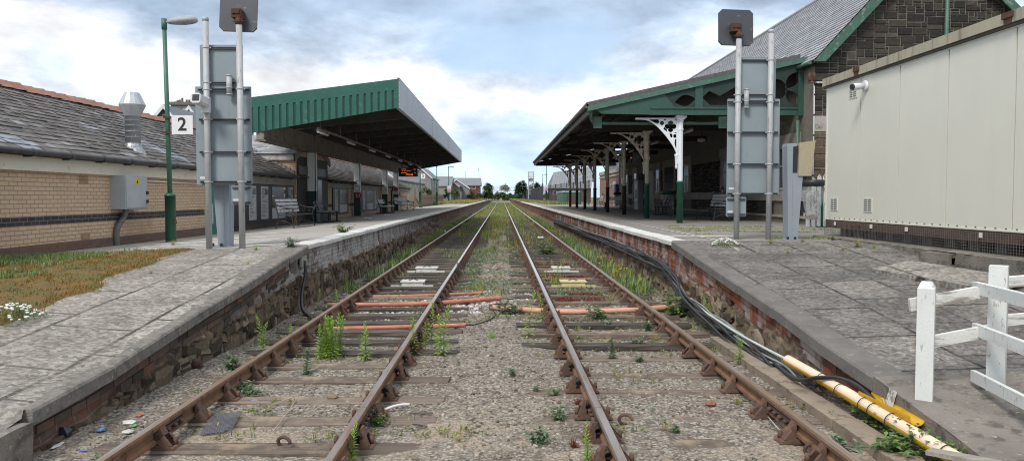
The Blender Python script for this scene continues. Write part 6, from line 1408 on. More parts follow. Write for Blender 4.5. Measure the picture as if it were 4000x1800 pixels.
# ------------------------------------------------------------------ white wooden fence in the foreground
WFN = mat('peeling_white_fence_paint', (.66, .68, .66), (.60, .62, .60), 5, .55, layers=[((.40, .37, .33), (30, 30, 9), .61, .64), ((.40, .16, .04), (24, 24, 3), .665, .70)], bump=.15, bsc=60)
WFB = mat('bare_weathered_rail', (.40, .37, .325), (.26, .235, .20), (3, 3, 34), .85, layers=[((.66, .66, .63), (3, 3, 22), .40, .50)], bump=.3, bsc=50)
FN = thing('wooden_fence', 'peeling white wooden rail fence with two square posts on the platform ramp', 'fence', (3.5, 5.8, .2))
def fpost(x, y, w, zt_, rz, cap):
    z0_ = zR(x, y); T = TM((x, y, 0), 0, 0, rz); g = MB(); h = w/2
    g.v = [tuple(T @ Vector((sx_*h, sy_*h, z))) for z in (z0_-.05, zt_-cap) for sx_, sy_ in ((-1, -1), (1, -1), (1, 1), (-1, 1))]+[tuple(T @ Vector((sx_*h*.62, sy_*h*.62, zt_))) for sx_, sy_ in ((-1, -1), (1, -1), (1, 1), (-1, 1))]
    for b in (0, 4):
        for i in range(4): g.face((b+i, b+(i+1) % 4, b+4+(i+1) % 4, b+4+i))
    g.face((8, 9, 10, 11)); return g.build('post', WFN, FN)
A, B = Vector((3.24, 5.78, 0)), Vector((3.87, 5.90, 0))
fpost(A.x, A.y, .118, 1.055, R_(-33), .05); fpost(B.x, B.y, .125, 1.165, R_(-38), .0)
def frail(p, q, w, h, m): g = MB(); g.bar(p, q, w, h, up=(0, 0, 1)); g.v = [tuple(Vector(v)+Vector((rnd(-.003, .003), rnd(-.003, .003), rnd(-.004, .004)))) for v in g.v]; return g.build('rail', m, FN)
dA = (B-A).normalized()
frail((A.x-.09, A.y+.075, .865), (B.x-.07, B.y+.0, .975), .035, .095, WFB); frail((A.x-.09, A.y+.075, .545), (B.x-.07, B.y+.0, .655), .035, .095, WFB)
for z, m in ((.985, WFN), (.655, WFN), (.285, WFN)): frail((3.745, 5.99, z), (3.44, 4.2, z+.0), .04, .092, m)
for z in (1.02, .72): frail((3.9, 5.97, z), (5.4, 6.35, z+.06), .03, .085, WFB)
# ------------------------------------------------------------------ plants
def m_leaf(name, stops, obj=.0, tr=.25):
    t = NT(name); c = t.ramp(t.island(), stops)
    if obj: c = t.val(c, t.objrnd(), 1-obj, 1+obj)
    t.b.inputs['Subsurface Weight'].default_value = 0
    df = t.n('ShaderNodeBsdfTranslucent'); t.l(c, df.inputs[0]); mx = t.n('ShaderNodeMixShader'); mx.inputs[0].default_value = tr
    t.l(t.b.outputs[0], mx.inputs[1]); t.l(df.outputs[0], mx.inputs[2]); t.l(mx.outputs[0], t.out.inputs[0])
    return t.end(c, .6, 0, .3)
LLIME = m_leaf('lime_weed_leaf', [(0, (.17, .29, .04)), (.5, (.27, .43, .07)), (1, (.38, .52, .12))])
LGREY = m_leaf('grey_green_weed_leaf', [(0, (.095, .15, .08)), (.5, (.165, .24, .13)), (1, (.26, .33, .20))])
LDARK = m_leaf('deep_green_leaf', [(0, (.075, .14, .045)), (.5, (.14, .235, .07)), (1, (.24, .33, .11))])
LGRAS = m_leaf('grass_blade', [(0, (.09, .13, .025)), (.35, (.15, .20, .04)), (.6, (.23, .26, .06)), (.8, (.33, .29, .11)), (1, (.36, .28, .14))])
LDRY = m_leaf('dry_grass_blade', [(0, (.24, .24, .08)), (.4, (.36, .31, .13)), (.8, (.42, .34, .17)), (1, (.20, .24, .06))])
LRED = m_leaf('red_stonecrop', [(0, (.10, .022, .018)), (.5, (.20, .035, .03)), (.85, (.28, .07, .05)), (1, (.22, .18, .07))])
LOCH = m_leaf('ochre_moss_tip', [(0, (.15, .085, .02)), (.4, (.25, .145, .033)), (.75, (.31, .20, .055)), (1, (.19, .19, .05))])
PETW = mat('white_petal', (.70, .70, .66), (.58, .58, .54), 30, .8); PETY = mat('yellow_petal', (.62, .47, .015), rough=.7); STEM = mat('weed_stem', (.17, .20, .06), (.14, .10, .05), 6, .8)
def leafq(g, p, d, L, w, m, droop=.3, up=Vector((0, 0, 1))):
    d = d.normalized(); s = d.cross(up)
    if s.length < 1e-3: s = Vector((1, 0, 0))
    s.normalize(); s = s*w/2; q = p+d*L*.5+Vector((0, 0, .0)); e = p+d*L+Vector((0, 0, -droop*L))
    g.add([p, q+s, e, q-s], [(0, 1, 2, 3)], m, False)
def rdir(el0, el1): a, e = rnd(0, 6.283), rnd(el0, el1); return Vector((math.cos(a)*math.cos(e), math.sin(a)*math.cos(e), math.sin(e)))
def weed_tall(h, stems=1, n=70, lw=.010, ll=.06, spread=.0):
    g = MB()
    for s in range(stems):
        bx_, by_ = rnd(-spread, spread), rnd(-spread, spread)*.6; hh = h*rnd(.75, 1) if s else h; ln = Vector((rnd(-.16, .16), rnd(-.16, .16), 0))
        P = lambda t: Vector((bx_, by_, hh*t))+ln*hh*t*t
        g.tube([P(0), P(.5), P(1)], [.006, .005, .002], 5, 0)
        for k in range(n):
            t = .06+.94*k/n; a = k*2.4+s; e = lerp(.15, 1.1, t**2.5); d = Vector((math.cos(a)*math.cos(e), math.sin(a)*math.cos(e), math.sin(e)))
            leafq(g, P(t), d, ll*(1.15-.75*t)*rnd(.75, 1.2), lw*rnd(.8, 1.3), 1, .25*(1-t))
    return g
def weed_bushy(h, n=9, r=.12, lobes=16, lw=.022, ll=.045, fl=None):
    g = MB()
    for s in range(n):
        d = rdir(.45, 1.4); hh = h*rnd(.55, 1.05); P = lambda t: Vector((d.x*hh*t*.8, d.y*hh*t*.8, hh*t*d.z))
        g.tube([P(0), P(1)], [.004, .002], 4, 0)
        for k in range(lobes):
            t = rnd(.12, 1); leafq(g, P(t), rdir(-.2, .9), ll*rnd(.6, 1.2), lw*rnd(.7, 1.3), 1, .3)
        if fl:
            for k in range(3): g.ball(P(1)+Vector((rnd(-.02, .02), rnd(-.02, .02), rnd(0, .02))), .008, (1.3, 1.3, .7), 0, 2)
    return g
def tuft(n, L, w=.006, sp=.03):
    g = MB()
    for k in range(n):
        d = rdir(.6, 1.45); p = Vector((rnd(-sp, sp), rnd(-sp, sp), 0)); l = L*rnd(.5, 1.1); s = d.cross(Vector((0, 0, 1))).normalized()*w/2; a = p+d*l*.55; b = p+Vector((d.x*l*1.1, d.y*l*1.1, d.z*l*.82))
        g.add([p-s, p+s, a+s*.8, a-s*.8, b], [(0, 1, 2, 3), (3, 2, 4)], 0)
    return g
def clump_flower(r, h, nl, nf, fm):
    g = MB()
    for k in range(nl): p = Vector((rnd(-r, r), rnd(-r, r), 0)); q = 1-min(1, (p.x**2+p.y**2)/r**2); leafq(g, p+Vector((0, 0, rnd(.1, 1)*h*q)), rdir(-.1, 1.2), .035, .012, 1, .1)
    for k in range(nf):
        a, rr = rnd(0, 6.28), r*math.sqrt(random.random()); c = Vector((rr*math.cos(a), rr*math.sin(a), h*(1-(rr/r)**2)*.95+.02)); g.ball(c, .016*rnd(.7, 1.3), (1.2, 1.2, .7), .1, 2)
    return g
random.seed(21)
TPL = {}
def tpl(k, g, mats): TPL.setdefault(k, []).append(g.mesh('weed', mats))
for q in range(3):
    tpl('tall', weed_tall(1, 1, 62, .034, .185), [STEM, LLIME]); tpl('tallthick', weed_tall(1, 2, 58, .036, .19, .05), [STEM, LLIME]); tpl('grey', weed_bushy(1, 9, .2, 15, .12, .27), [STEM, LGREY]); tpl('bush', weed_bushy(1, 15, .3, 17, .10, .21), [STEM, LDARK])
    tpl('tuft', tuft(46, 1, .025, .10), [LLIME]); tpl('pale', tuft(52, 1, .022, .10), [LDRY]); tpl('spiky', tuft(60, 1, .04, .14), [LRED]); tpl('yellow', weed_bushy(1, 11, .2, 26, .08, .16, True), [STEM, LGREY, PETY]); tpl('upgrey', weed_tall(1, 2, 55, .085, .26, .06), [STEM, LGREY])
tpl('clump', weed_tall(1, 16, 80, .036, .17, .32), [STEM, LLIME])
def gnd(x, y): return gz(x, y) if -3.4 < x < 3.05 else zL(x, y) if x < 0 else zR(x, y)
def weed(kind, sx, sb, st_, label, cat='weed', z=None, wd=1.0, name='weed'):
    zz = -.2 if z is None else z
    for _ in range(3): p = W(sx, sb, z=zz); zz = gnd(p.x, p.y) if z is None else z
    h = max(.05, (sb-st_)*p.y/3000*(1.15 if kind in ('grey', 'bush', 'yellow') else 1.04)); wd *= 1.25 if kind in ('grey', 'bush', 'yellow') else 1.12; o = bpy.data.objects.new(name, random.choice(TPL[kind])); COL.objects.link(o)
    o.location = (p.x, p.y, zz-.005); o.scale = (h*wd, h*wd, h); o.rotation_euler.z = rnd(0, 6.28); return tag(o, label, cat)
T_ = 'tall lime weed '; G_ = 'small grey green leafy weed '
for a in (
  ('tallthick', 1024, 1371, 1234, T_+'standing alone between the platform wall and the rusty rail'), ('tall', 1141, 1384, 1268, T_+'leaning at the outer rail behind the thin orange duct'),
  ('clump', 1292, 1391, 1236, 'dense clump of lime green weeds standing on the thin orange duct'), ('tallthick', 1428, 1408, 1256, T_+'with browned tip, between the dense clump and the inner rail'),
  ('tall', 1617, 1388, 1236, T_+'close against the inner rail, on its inside'), ('tall', 1661, 1371, 1262, 'slim lime green weed just outside the inner rail, shorter than its neighbours'),
  ('tall', 1686, 1342, 1188, T_+'just outside the inner rail beside the end of the thin orange duct'), ('tallthick', 1731, 1390, 1196, 'tallest lime green weed by the open end of the thin orange duct'),
  ('tallthick', 1371, 1805, 1648, 'bright lime green weed at the near end of the inner rail in the foreground'), ('upgrey', 1200, 1461, 1366, 'dark grey green upright weed on a bleached sleeper beneath the lime clump'),
  ('grey', 983, 1552, 1490, G_+'beside the slate blue stone and the rail'), ('grey', 938, 1522, 1468, G_+'tucked under the platform-side rail'), ('grey', 905, 1440, 1378, 'spreading grey green weed between the wall and the rail'),
  ('tall', 2064, 1320, 1142, 'slender tall lime green weed alone in the gravel between the tracks'), ('tall', 2120, 1262, 1140, 'lime green weed against the inner rail next to the faded pink duct'), ('tall', 2177, 1122, 1040, 'thin upright weed beside the flat cream yellow box'),
  ('tall', 2520, 1168, 1082, 'slim lime weed outside the rail beside the old timber ends'), ('bush', 2645, 1240, 1132, 'large dense green weed at the end of the faded pink duct by the black cables'), ('tallthick', 2759, 1281, 1158, T_+'in front of the black cables by the wall'),
  ('tall', 2712, 1304, 1240, 'short lime green weed near a yellow flower outside the cable-side rail'), ('tall', 2677, 1279, 1228, 'short lime green weed between the rail and a trough lid'), ('tall', 2838, 1350, 1282, 'short lime green weed on the concrete trough edge'),
  ('tallthick', 2888, 1422, 1305, 'broad leafy green weed beside the rail and trough lids, largest there'), ('grey', 2330, 1249, 1182, G_+'with upright shoot behind the faded pink duct\'s sleeper'), ('bush', 2345, 1250, 1212, 'dark low green weed on the sleeper before the faded pink duct'),
  ('grey', 2377, 1284, 1244, G_+'spreading over a bleached sleeper'), ('grey', 2536, 1300, 1244, G_+'close inside the cable-side rail'), ('grey', 2572, 1275, 1246, G_+'touching the inside face of the cable-side rail'), ('upgrey', 2389, 1405, 1322, 'upright grey green weed in the sand amid the cable-side track'),
  ('yellow', 2495, 1362, 1298, 'branching weed with yellow buds inside the cable-side track'), ('grey', 2500, 1414, 1382, 'low grey green weed on the sand inside the cable-side track'), ('grey', 2384, 1350, 1320, 'tiny grey green weed above a buried sleeper'),
  ('pale', 2563, 1330, 1290, 'straw coloured grass tuft close to the cable-side rail'), ('pale', 2380, 1188, 1112, 'tall straw and green grass tuft with white heads behind the faded pink duct'), ('pale', 2475, 1278, 1252, 'flattened straw grass tuft on a sleeper'),
  ('tuft', 1923, 1320, 1268, 'vivid green grass tuft in the gravel between the two tracks'), ('grey', 2001, 1462, 1430, G_+'in the gravel of the middle strip'), ('grey', 2091, 1530, 1500, 'single bright seedling in the gravel beside the inner rail'),
  ('grey', 2107, 1730, 1652, 'grey green weed near the bottom edge between the tracks'), ('grey', 2187, 1640, 1575, 'straggly yellowing weed at the dark rail joint'), ('tallthick', 2300, 1805, 1655, 'bright lime weed at the bottom edge against the near inner rail'),
  ('spiky', 2242, 1745, 1690, 'dark red spiky plant near the bottom edge by the inner rail'), ('spiky', 2255, 1578, 1535, 'dark red spiky plant with white litter at the rail chair'), ('yellow', 2366, 1805, 1735, 'yellow flowered weed at the bottom edge against the rail'),
  ('yellow', 2170, 1545, 1505, 'small yellow flowered weed beside the dark red spiky plant'), ('grey', 2640, 1688, 1650, G_+'on bare sand inside the cable-side track'), ('pale', 2600, 1680, 1640, 'small dry brown tuft on bare sand inside the cable-side track'), ('pale', 2882, 1578, 1525, 'drooping pale grass tuft under the cable-side rail'),
  ('grey', 2842, 1492, 1455, 'pale stemmed seedling inside the cable-side rail'), ('grey', 3021, 1445, 1410, G_+'beside the trough lids and the yellow pipe\'s start'), ('grey', 3254, 1657, 1605, 'compact grey green weed between the rail and the trough lids'), ('grey', 3276, 1808, 1685, 'ragged weed overlapping the nearest part of the cable-side rail'),
  ('bush', 3523, 1808, 1668, 'large dark feathery weed in front of the yellow pipe cover'), ('bush', 1475, 1660, 1605, 'leafy weed with tiny white flowers at the inner rail joint'), ('yellow', 390, 1805, 1755, 'sprig of yellow flowers over the near rail in the corner'), ('upgrey', 1314, 1190, 1130, 'upright weed beside the start of the orange duct'),
  ('tall', 1316, 1230, 1140, 'lime green weed growing over the platform-side rail'), ('tall', 1246, 1212, 1130, 'lime green weed by the white marker peg'), ('bush', 1340, 1095, 1050, 'dark leafy weed growing against the foot of the rubble wall'), ('grey', 1140, 1205, 1160, 'dull green weed at the foot of the rubble wall under the hanging cable'),
  ('upgrey', 1790, 1090, 1030, 'upright weed just outside the inner rail by the pale stones'), ('bush', 2137, 1000, 945, 'thick green weed between the rails beyond the red stonecrop'), ('grey', 1975, 1230, 1170, 'grey weed at the loop of black cable'), ('grey', 2010, 1225, 1180, 'grey weed just beside the first one at the cable loop')):
    weed(*a[:5])
# clumps on the platforms
for kind, sx, sb, st_, wd, lab in (('tuft', 1000, 978, 950, 1.2, 'green grass tuft at the foot of the sign posts before the brick building'), ('pale', 3345, 1215, 1165, 1.2, 'large pale grass tuft in the dark paving of the ramp'), ('pale', 3290, 1108, 1082, 1, 'pale grass tuft farther up the dark ramp paving'), ('grey', 3092, 1092, 1062, 1, 'small dark weed in a paving crack of the ramp'), ('grey', 3250, 1160, 1140, 1, 'low dark weed between two grass tufts on the ramp'), ('tuft', 3080, 970, 945, 1, 'green tuft with a yellow flower near the grey pedestal'), ('pale', 3135, 950, 925, 1.3, 'orange brown withered tuft beside the grey pedestal base'), ('pale', 3010, 1032, 1000, 1.2, 'reddish withered tuft on the ramp near the steel posts'), ('tuft', 3412, 1010, 985, 1.2, 'yellow green moss tuft beside the heaved slab'), ('tuft', 500, 978, 955, 1.3, 'green tuft on the slabs near the brick wall'), ('tuft', 970, 1035, 1015, 1, 'small green tuft on the ramp paving below the sign posts'), ('pale', 680, 1135, 1105, 1.2, 'brown tuft in a ramp paving joint'), ('pale', 590, 1155, 1130, 1.1, 'straw tuft in a joint of the pale ramp paving')):
    z = None; o = weed(kind, sx, sb, st_, lab, 'grass tuft' if kind in ('tuft', 'pale') else 'weed', zL(-4.5, 13) if sx < 1100 and sb < 1000 else (.87 if sb < 980 else None), wd, 'grass_tuft' if kind in ('tuft', 'pale') else 'weed')
    if sx > 3000 or sx < 1100: o.location.z = gnd(o.location.x, o.location.y)
for sx, sy, r, lab in ((2832, 955, .23, 'low cushion of white flowers at the foot of a steel post on the ramp'), (40, 1215, .30, 'low cushion of white flowers at the picture edge beside the ochre moss')):
    z = .6 if sx < 100 else .87
    for _ in range(3): p = W(sx, sy, z=z); z = gnd(p.x, p.y)
    o = tag(clump_flower(r, r*.5, 500, 70, 2).build('flower_cushion', [STEM, LDARK, PETW]), lab, 'flowers'); o.location = (p.x, p.y, z)
# ivy on the concrete, stonecrop, moss
def scatter(name, n, place, mats, label, cat, fn):
    g = MB(); k = tries = 0
    while k < n and tries < n*30:
        tries += 1; q = place()
        if q is None: continue
        fn(g, Vector(q)); k += 1
    return tag(g.build(name, mats), label, cat, kind='stuff')
def gtuft(h, nb=5, w=.02, sp=.06, m=None):
    def f(g, p):
        hh = h*rnd(.5, 1.25)
        for _ in range(nb):
            d = rdir(.8, 1.5); b = p+Vector((rnd(-sp, sp), rnd(-sp, sp), -.01)); s = d.cross(Vector((0, 0, 1))).normalized()*w/2; t = b+Vector((d.x*hh*.7, d.y*hh*.7, d.z*hh)); mid = b.lerp(t, .5)+Vector((0, 0, .1*hh))
            g.add([b-s, b+s, mid+s*.7, mid-s*.7, t], [(0, 1, 2, 3), (3, 2, 4)], random.choice(m) if m else 0)
    return f
def gleaf(r, L, w, n=6):
    def f(g, p):
        for _ in range(n): leafq(g, p+Vector((rnd(-r, r), rnd(-r, r), rnd(0, r))), rdir(0, 1.3), L*rnd(.6, 1.3), w*rnd(.6, 1.3), 0, .2)
    return f
random.seed(5)
offrail = lambda x: min(abs(x-q[0]) for q in RX) > .09
def gp1():
    y = 15+190*random.random()**1.7; x = rnd(-3.3, 3.05); v = nz(x, y*.25, 2, 1.0)*.9+nz(x, y*.5, 7, 1.9)*.55+sm(18, 50, y)*.45-.06
    if y < 26: v -= .15*(x < .5)+.1
    if not offrail(x) or rnd(0, .6) > v: return None
    return x, y, gz(x, y)
scatter('track_grass', 16000, gp1, [LGRAS, LLIME, LGREY, LDRY], 'rough green and straw grass overgrowing the distant rails', 'grass', lambda g, p: gtuft(.11+.0012*p.y+.30*max(0, nz(p.x*1.2, p.y*.25, 3, 1.3)), 4, .011+.00028*p.y, .06, (3, 3, 3, 0) if nz(p.x*1.3, p.y*.16, 8, 1) > .16 else (1, 0, 0) if nz(p.x, p.y*.2, 1, 1.1) > .05 else (0, 2, 2, 3))(g, p))
def gp2(): y = 95+150*random.random()**1.3; return rnd(-9, -3.75), y, zL(-4, y)
def gp3(): 
    y = 82+170*random.random()**1.3; x = rnd(3.7, 7.5)
    if x < 6.4 and y < 100 and x > 6.4-(y-82)*.1: pass
    return (x, y, zR(x, y)) if (x > 4.6 or y > 105) else None
scatter('verge_grass', 6000, gp2, [LDRY, LGRAS], 'dry yellow grass on the disused far end of the platform by the houses', 'grass', gtuft(.34, 5, .05, .12, (0, 0, 1)))
scatter('verge_grass', 5000, gp3, [LDRY, LGRAS], 'yellow green grass along the foot of the dark mesh fence', 'grass', gtuft(.28, 5, .05, .12, (0, 1, 1)))
# low leafy cover in the middle distance, at wall feet and between the rails
def gp4():
    r = random.random()
    if r < .35: y = rnd(14, 45); x = 2.62+rnd(-.28, .38)
    elif r < .6: y = rnd(15, 60); x = -3.05+rnd(-.22, .22)
    else: y = rnd(12, 30); x = random.choice((-1.86, -.5, 1.5, -.9, .45))+rnd(-.45, .45)
    if not offrail(x) or nz(x, y, 4, .9) < (.02 if r < .6 else .18): return None
    return x, y, gz(x, y)
scatter('ground_cover', 3000, gp4, LGREY, 'low grey green leafy cover between the rails and along the wall feet', 'ground cover', gleaf(.07, .055, .03, 8))
def gp10():
    y = 15+50*random.random(); x = rnd(2.45, 3.02) if random.random() < .75 else rnd(-3.25, -2.8); return (x, y, gz(x, y)) if nz(x, y*.3, 21, 1) > -.05 else None
scatter('tall_weeds', 1000, gp10, [LLIME, LGREY, LGRAS], 'tall green weeds along the wall feet in the distance', 'grass', gtuft(.34, 6, .03, .09, (0, 1, 1, 2)))
def gp4b():
    y = rnd(15.5, 22); x = rnd(2.45, 3.0); return (x, y, gz(x, y)) if nz(x, y, 1, .8) > -.2 else None
scatter('flowering_cover', 700, gp4b, [LGREY, LRED, PETY], 'tangle of yellow flowers and reddish stems along the red brick wall foot', 'ground cover', lambda g, p: (gtuft(.26, 3, .014, .06, (0, 1, 1))(g, p), g.ball(p+Vector((rnd(-.05, .05), rnd(-.05, .05), rnd(.15, .34))), rnd(.012, .018), (1.3, 1.3, .8), .1, 2) if random.random() < .07 else None))
for (xa, xb, ya, yb_, nn, lab) in ((1.0, 1.95, 14.0, 15.0, 900, 'dark red stonecrop mat before the cream yellow box'), (1.0, 2.0, 17.5, 18.6, 800, 'dark red stonecrop mat around the farther white box'), (.95, 1.9, 20.5, 22, 600, 'reddish stonecrop mat farthest along the cable-side track')):
    scatter('stonecrop', nn, lambda: (lambda x, y: (x, y, gz(x, y)+.03) if nz(x, y, 3, 1.6) > -.25 else None)(rnd(xa, xb), rnd(ya, yb_)), LRED, lab, 'stonecrop', gleaf(.035, .028, .022, 6))
def gp9():
    y = 5.2+24*random.random()**1.2; x = rnd(-3.2, 3.0); return (x, y, gz(x, y)) if offrail(x) and nz(x, y, 14, 1.2) > (.05 if y > 9 else .30) else None
scatter('scattered_grass', 1700, gp9, [LGRAS, LGREY, LLIME, LDRY], 'sparse small tufts of grass and seedlings dotted between the rails', 'grass', lambda g, p: (gtuft(rnd(.04, .11), 7, .006, .03, (0, 1, 1, 3)) if random.random() < .5 else gleaf(.035, .05, .02, 8))(g, p))
# ochre moss bank beside the ramp
xb_ = lambda y: pw([(5, -4.6), (7.3, -4.77), (8.75, -4.95), (10.2, -5.07), (11.4, -5.15), (13, -5.35)], y)+.22*nz(0, y, 3, 1.1)+.10*nz(0, y, 3, 4)+.04*nz(0, y, 3, 13)
MOSS = mat('ochre_moss_mat', (.20, .108, .03), (.125, .10, .03), 4.5, .95, layers=[((.085, .115, .032), 1.6, .47, .60), ((.10, .06, .025), 9, .55, .65)], bump=.9, bsc=45)
g = MB(); ys = frange(5.0, 13.6, .12); us = frange(0, 1, 1/34)
def mf(u, y): 
    x = lerp(xb_(y), -8.06, u); far = 12.45+(x+8.06)*.42; yy = min(y, far+.1*nz(x, 2, 0, 2)); k = sm(0, .06, u)*sm(far, far-.35, yy)
    return (x, yy, zL(x, yy)-.012+k*(.045+.03*nz(x, yy, 0, 3)+.02*nz(x, yy, 0, 9)))
g.grid(mf, us, ys, smooth=True); tag(g.build('moss_bank', MOSS), 'ochre brown moss and thin turf bank between the ramp paving and the buff brick wall', 'moss', kind='stuff')
def gp5():
    y = rnd(6, 13.2); x = rnd(-8.0, xb_(y)); far = 12.45+(x+8.06)*.42
    return (x, y, zL(x, y)+.03) if y < far else None
scatter('moss_tips', 6000, gp5, LOCH, 'short ochre moss tips standing over the bank by the brick wall', 'moss', gtuft(.04, 4, .01, .05))
def gp6():
    q = gp5()
    if q is None: return None
    v = nz(q[0], q[1], 6, .9)+.5*nz(q[0], q[1], 2, 3)+(.38 if q[0] < -6.4 and q[1] < 11.5 else 0)+(.2 if q[1] > 12.2 else 0)
    return q if v > .34 else None
scatter('bank_grass', 2300, gp6, [LGRAS, LGREY, LLIME], 'green grass and leafy patches in the ochre moss bank', 'grass', gtuft(.08, 5, .010, .06, (0, 1, 1, 0, 2)))
def gp7(): y = rnd(4.9, 6.4); return 3.02+rnd(-.06, .05), y, rnd(-.16, .03)
scatter('ivy', 260, lambda: gp7() if random.random() < .7 else (3.03, rnd(5.7, 6.2), rnd(-.15, .0)), LDARK, 'dark ivy creeping up the foot of the concrete ramp end beside the yellow pipe', 'ivy', gleaf(.03, .04, .036, 4))
def gp8():
    y = rnd(14.2, 22); x = rnd(4.2, 9.0); return (x, y, zR(x, y)) if abs(math.sin(y*2.1+.4*nz(x, y, 0, .6))) < .10 and nz(x, y, 3, .5) > -.1 else None
scatter('joint_grass', 900, gp8, [LGRAS, LLIME], 'yellow green grass growing in the joints of the platform by the cabin', 'grass', gtuft(.06, 4, .010, .05, (0, 0, 1)))

# ------------------------------------------------------------------ trees and bushes in the distance
BARK = mat('dark_bark', (.07, .055, .04), (.05, .04, .03), 3, .9)
LTD = m_leaf('dark_tree_leaf', [(0, (.024, .048, .018)), (.4, (.048, .085, .032)), (.8, (.08, .13, .05)), (1, (.12, .18, .07))], .2, .15); LTM = m_leaf('mid_tree_leaf', [(0, (.035, .07, .018)), (.5, (.07, .13, .03)), (1, (.14, .20, .06))], .2, .2); LTP = m_leaf('pale_bush_leaf', [(0, (.07, .09, .045)), (.5, (.13, .165, .085)), (1, (.20, .235, .13))], .2, .2)
def canopy_tree(label, cat, sx0, sx1, st_, sb, Y, m, n=1500, lf=.5, trunk=.0, lobes=9, flat=1., name=None):
    a, b = W(sx0, sb, Y=Y), W(sx1, st_, Y=Y); cx, w, h, zb_ = (a.x+b.x)/2, (b.x-a.x)/2, (b.z-a.z), a.z
    t = thing(name or cat.replace(' ', '_'), label, cat, (cx, Y, zb_)); g = MB(); tz = zb_+h*trunk
    g.tube([(cx, Y, zb_-.8), (cx+.1, Y, zb_+h*.45)], [max(.06, w*.06), max(.03, w*.03)], 7)
    L = []
    for k in range(lobes):
        u = rnd(-1, 1); v = rnd(0, 1); hw = math.sqrt(max(.05, 1-(2*v-.8)**2*.55)) if v > .4 else 1
        c = Vector((cx+u*w*.74*hw, Y+rnd(-1, 1)*w*.5, tz+(h-(tz-zb_))*(.12+.72*v*(1-.35*abs(u))))); r = rnd(.36, .52)*min(w, h*.62)*(1.1-.3*v); L.append((c, r))
        g.tube([(cx+.05, Y, zb_+h*.35), c], [max(.03, w*.025), .02], 5)
    g.build('trunk', BARK, t); g = MB(); k = 0
    while k < n:
        c, r = random.choice(L); d = rdir(-1.2, 1.5); q = c+d*r*rnd(.55, 1.05)+Vector((rnd(-.1, .1), rnd(-.1, .1), 0)); 
        if q.z < zb_+.05 or nz(q.x, q.y, q.z, 1.4/max(.4, r)) < -.32: k += .34; continue
        k += 1; s = lf*rnd(.5, 1.2); u = rdir(-.8, .8); leafq(g, q, u, s, s*.62, 0, .2)
    g.build('crown', m, t); return t
random.seed(11)
canopy_tree('dark round tree behind the white footbridge post, beyond the brick house', 'tree', 1880, 1934, 703, 775, 215, LTD, 1700, .55)
canopy_tree('lighter green conical tree in front of the dark round tree', 'tree', 1893, 1926, 727, 775, 200, LTM, 1100, .45)
canopy_tree('large dark green tree behind the white lattice tower', 'tree', 2010, 2066, 694, 768, 205, LTD, 2200, .6, lobes=13)
canopy_tree('dark green tree right beside the lattice tower, lower than the large one', 'tree', 2060, 2122, 702, 768, 200, LTD, 1900, .55, lobes=11)
canopy_tree('flat topped pale tree seen over the footbridge', 'tree', 1948, 1998, 721, 765, 390, LTP, 1100, .9, .45)
for i, (x0, x1, t, b, Y, m, lab) in enumerate(((1928, 1962, 745, 778, 262, LTP, 'pale grey green bush under the footbridge near its post'), (1955, 1985, 748, 776, 270, LTM, 'mid green bush under the middle of the footbridge'), (1978, 2010, 752, 778, 258, LTP, 'pale bush where the rails vanish'), (1998, 2034, 745, 776, 250, LTM, 'bright green bush left of the blue round sign'), (1905, 1935, 752, 776, 240, LTD, 'dark bush beside the nearer blue round sign'), (1888, 1912, 748, 772, 190, LTD, 'dark low bush in front of the conical tree'), (1726, 1757, 727, 774, 135, LTD, 'dark bush behind the distant notices on the lamp post'), (1752, 1796, 722, 774, 130, LTM, 'round green bush before the grey gabled house'), (1636, 1692, 728, 765, 88, LTM, 'yellow green shrub showing over the brown board fence'), (1818, 1852, 750, 774, 150, LTD, 'low dark hedge bush before the grey gables'), (1848, 1884, 750, 774, 152, LTP, 'low grey bush before the red brick house'), (2014, 2040, 757, 778, 232, LTM, 'small bush at the far end of the mesh fence'), (2126, 2162, 745, 775, 145, LTD, 'dark bush behind the mesh fence near the notices'))):
    canopy_tree(lab, 'bush', x0, x1, t, b, Y, m, 700, .0022*Y, 0, 7)
canopy_tree('leafy dark hedge closing the view far behind the footbridge', 'hedge', 1700, 2250, 752, 776, 420, LTD, 3500, 1.5, 0, 40)

# ------------------------------------------------------------------ houses and structures in the distance
random.seed(3)
REND = mat('grey_render', (.24, .235, .225), (.20, .195, .185), 1, .9); RENB = mat('beige_render', (.40, .36, .28), (.35, .31, .24), 1, .9); DSL = mat('far_slate', (.20, .21, .225), (.16, .17, .185), (.3, .3, 2), .8); RBR = mat('red_brown_brick', (.16, .062, .048), (.13, .05, .04), 2, .9)
def win(par, x0, x1, z0_, z1_, y, axis='y'):
    g = MB(); o = .03
    bx = (lambda a, b, c, d, e, f: g.box(a, b, e, f, c, d)) if axis == 'y' else (lambda a, b, c, d, e, f: g.box(y-(f-y)*0-(y-e), y+(y-e), a, b, c, d))
    if axis == 'y':
        g.box(x0, x1, y-.03, y, z0_, z1_); fr = g.build('window', WHT, par); g = MB(); k = .10*(x1-x0); g.box(x0+k, x1-k, y-.045, y-.03, z0_+k, z1_-k); g.build('pane', GLS, fr)
    else:
        g.box(y, y+.03, x0, x1, z0_, z1_); fr = g.build('window', WHT, par); g = MB(); k = .12*(x1-x0); g.box(y+.03, y+.045, x0+k, x1-k, z0_+k, z1_-k); g.build('pane', GLS, fr)
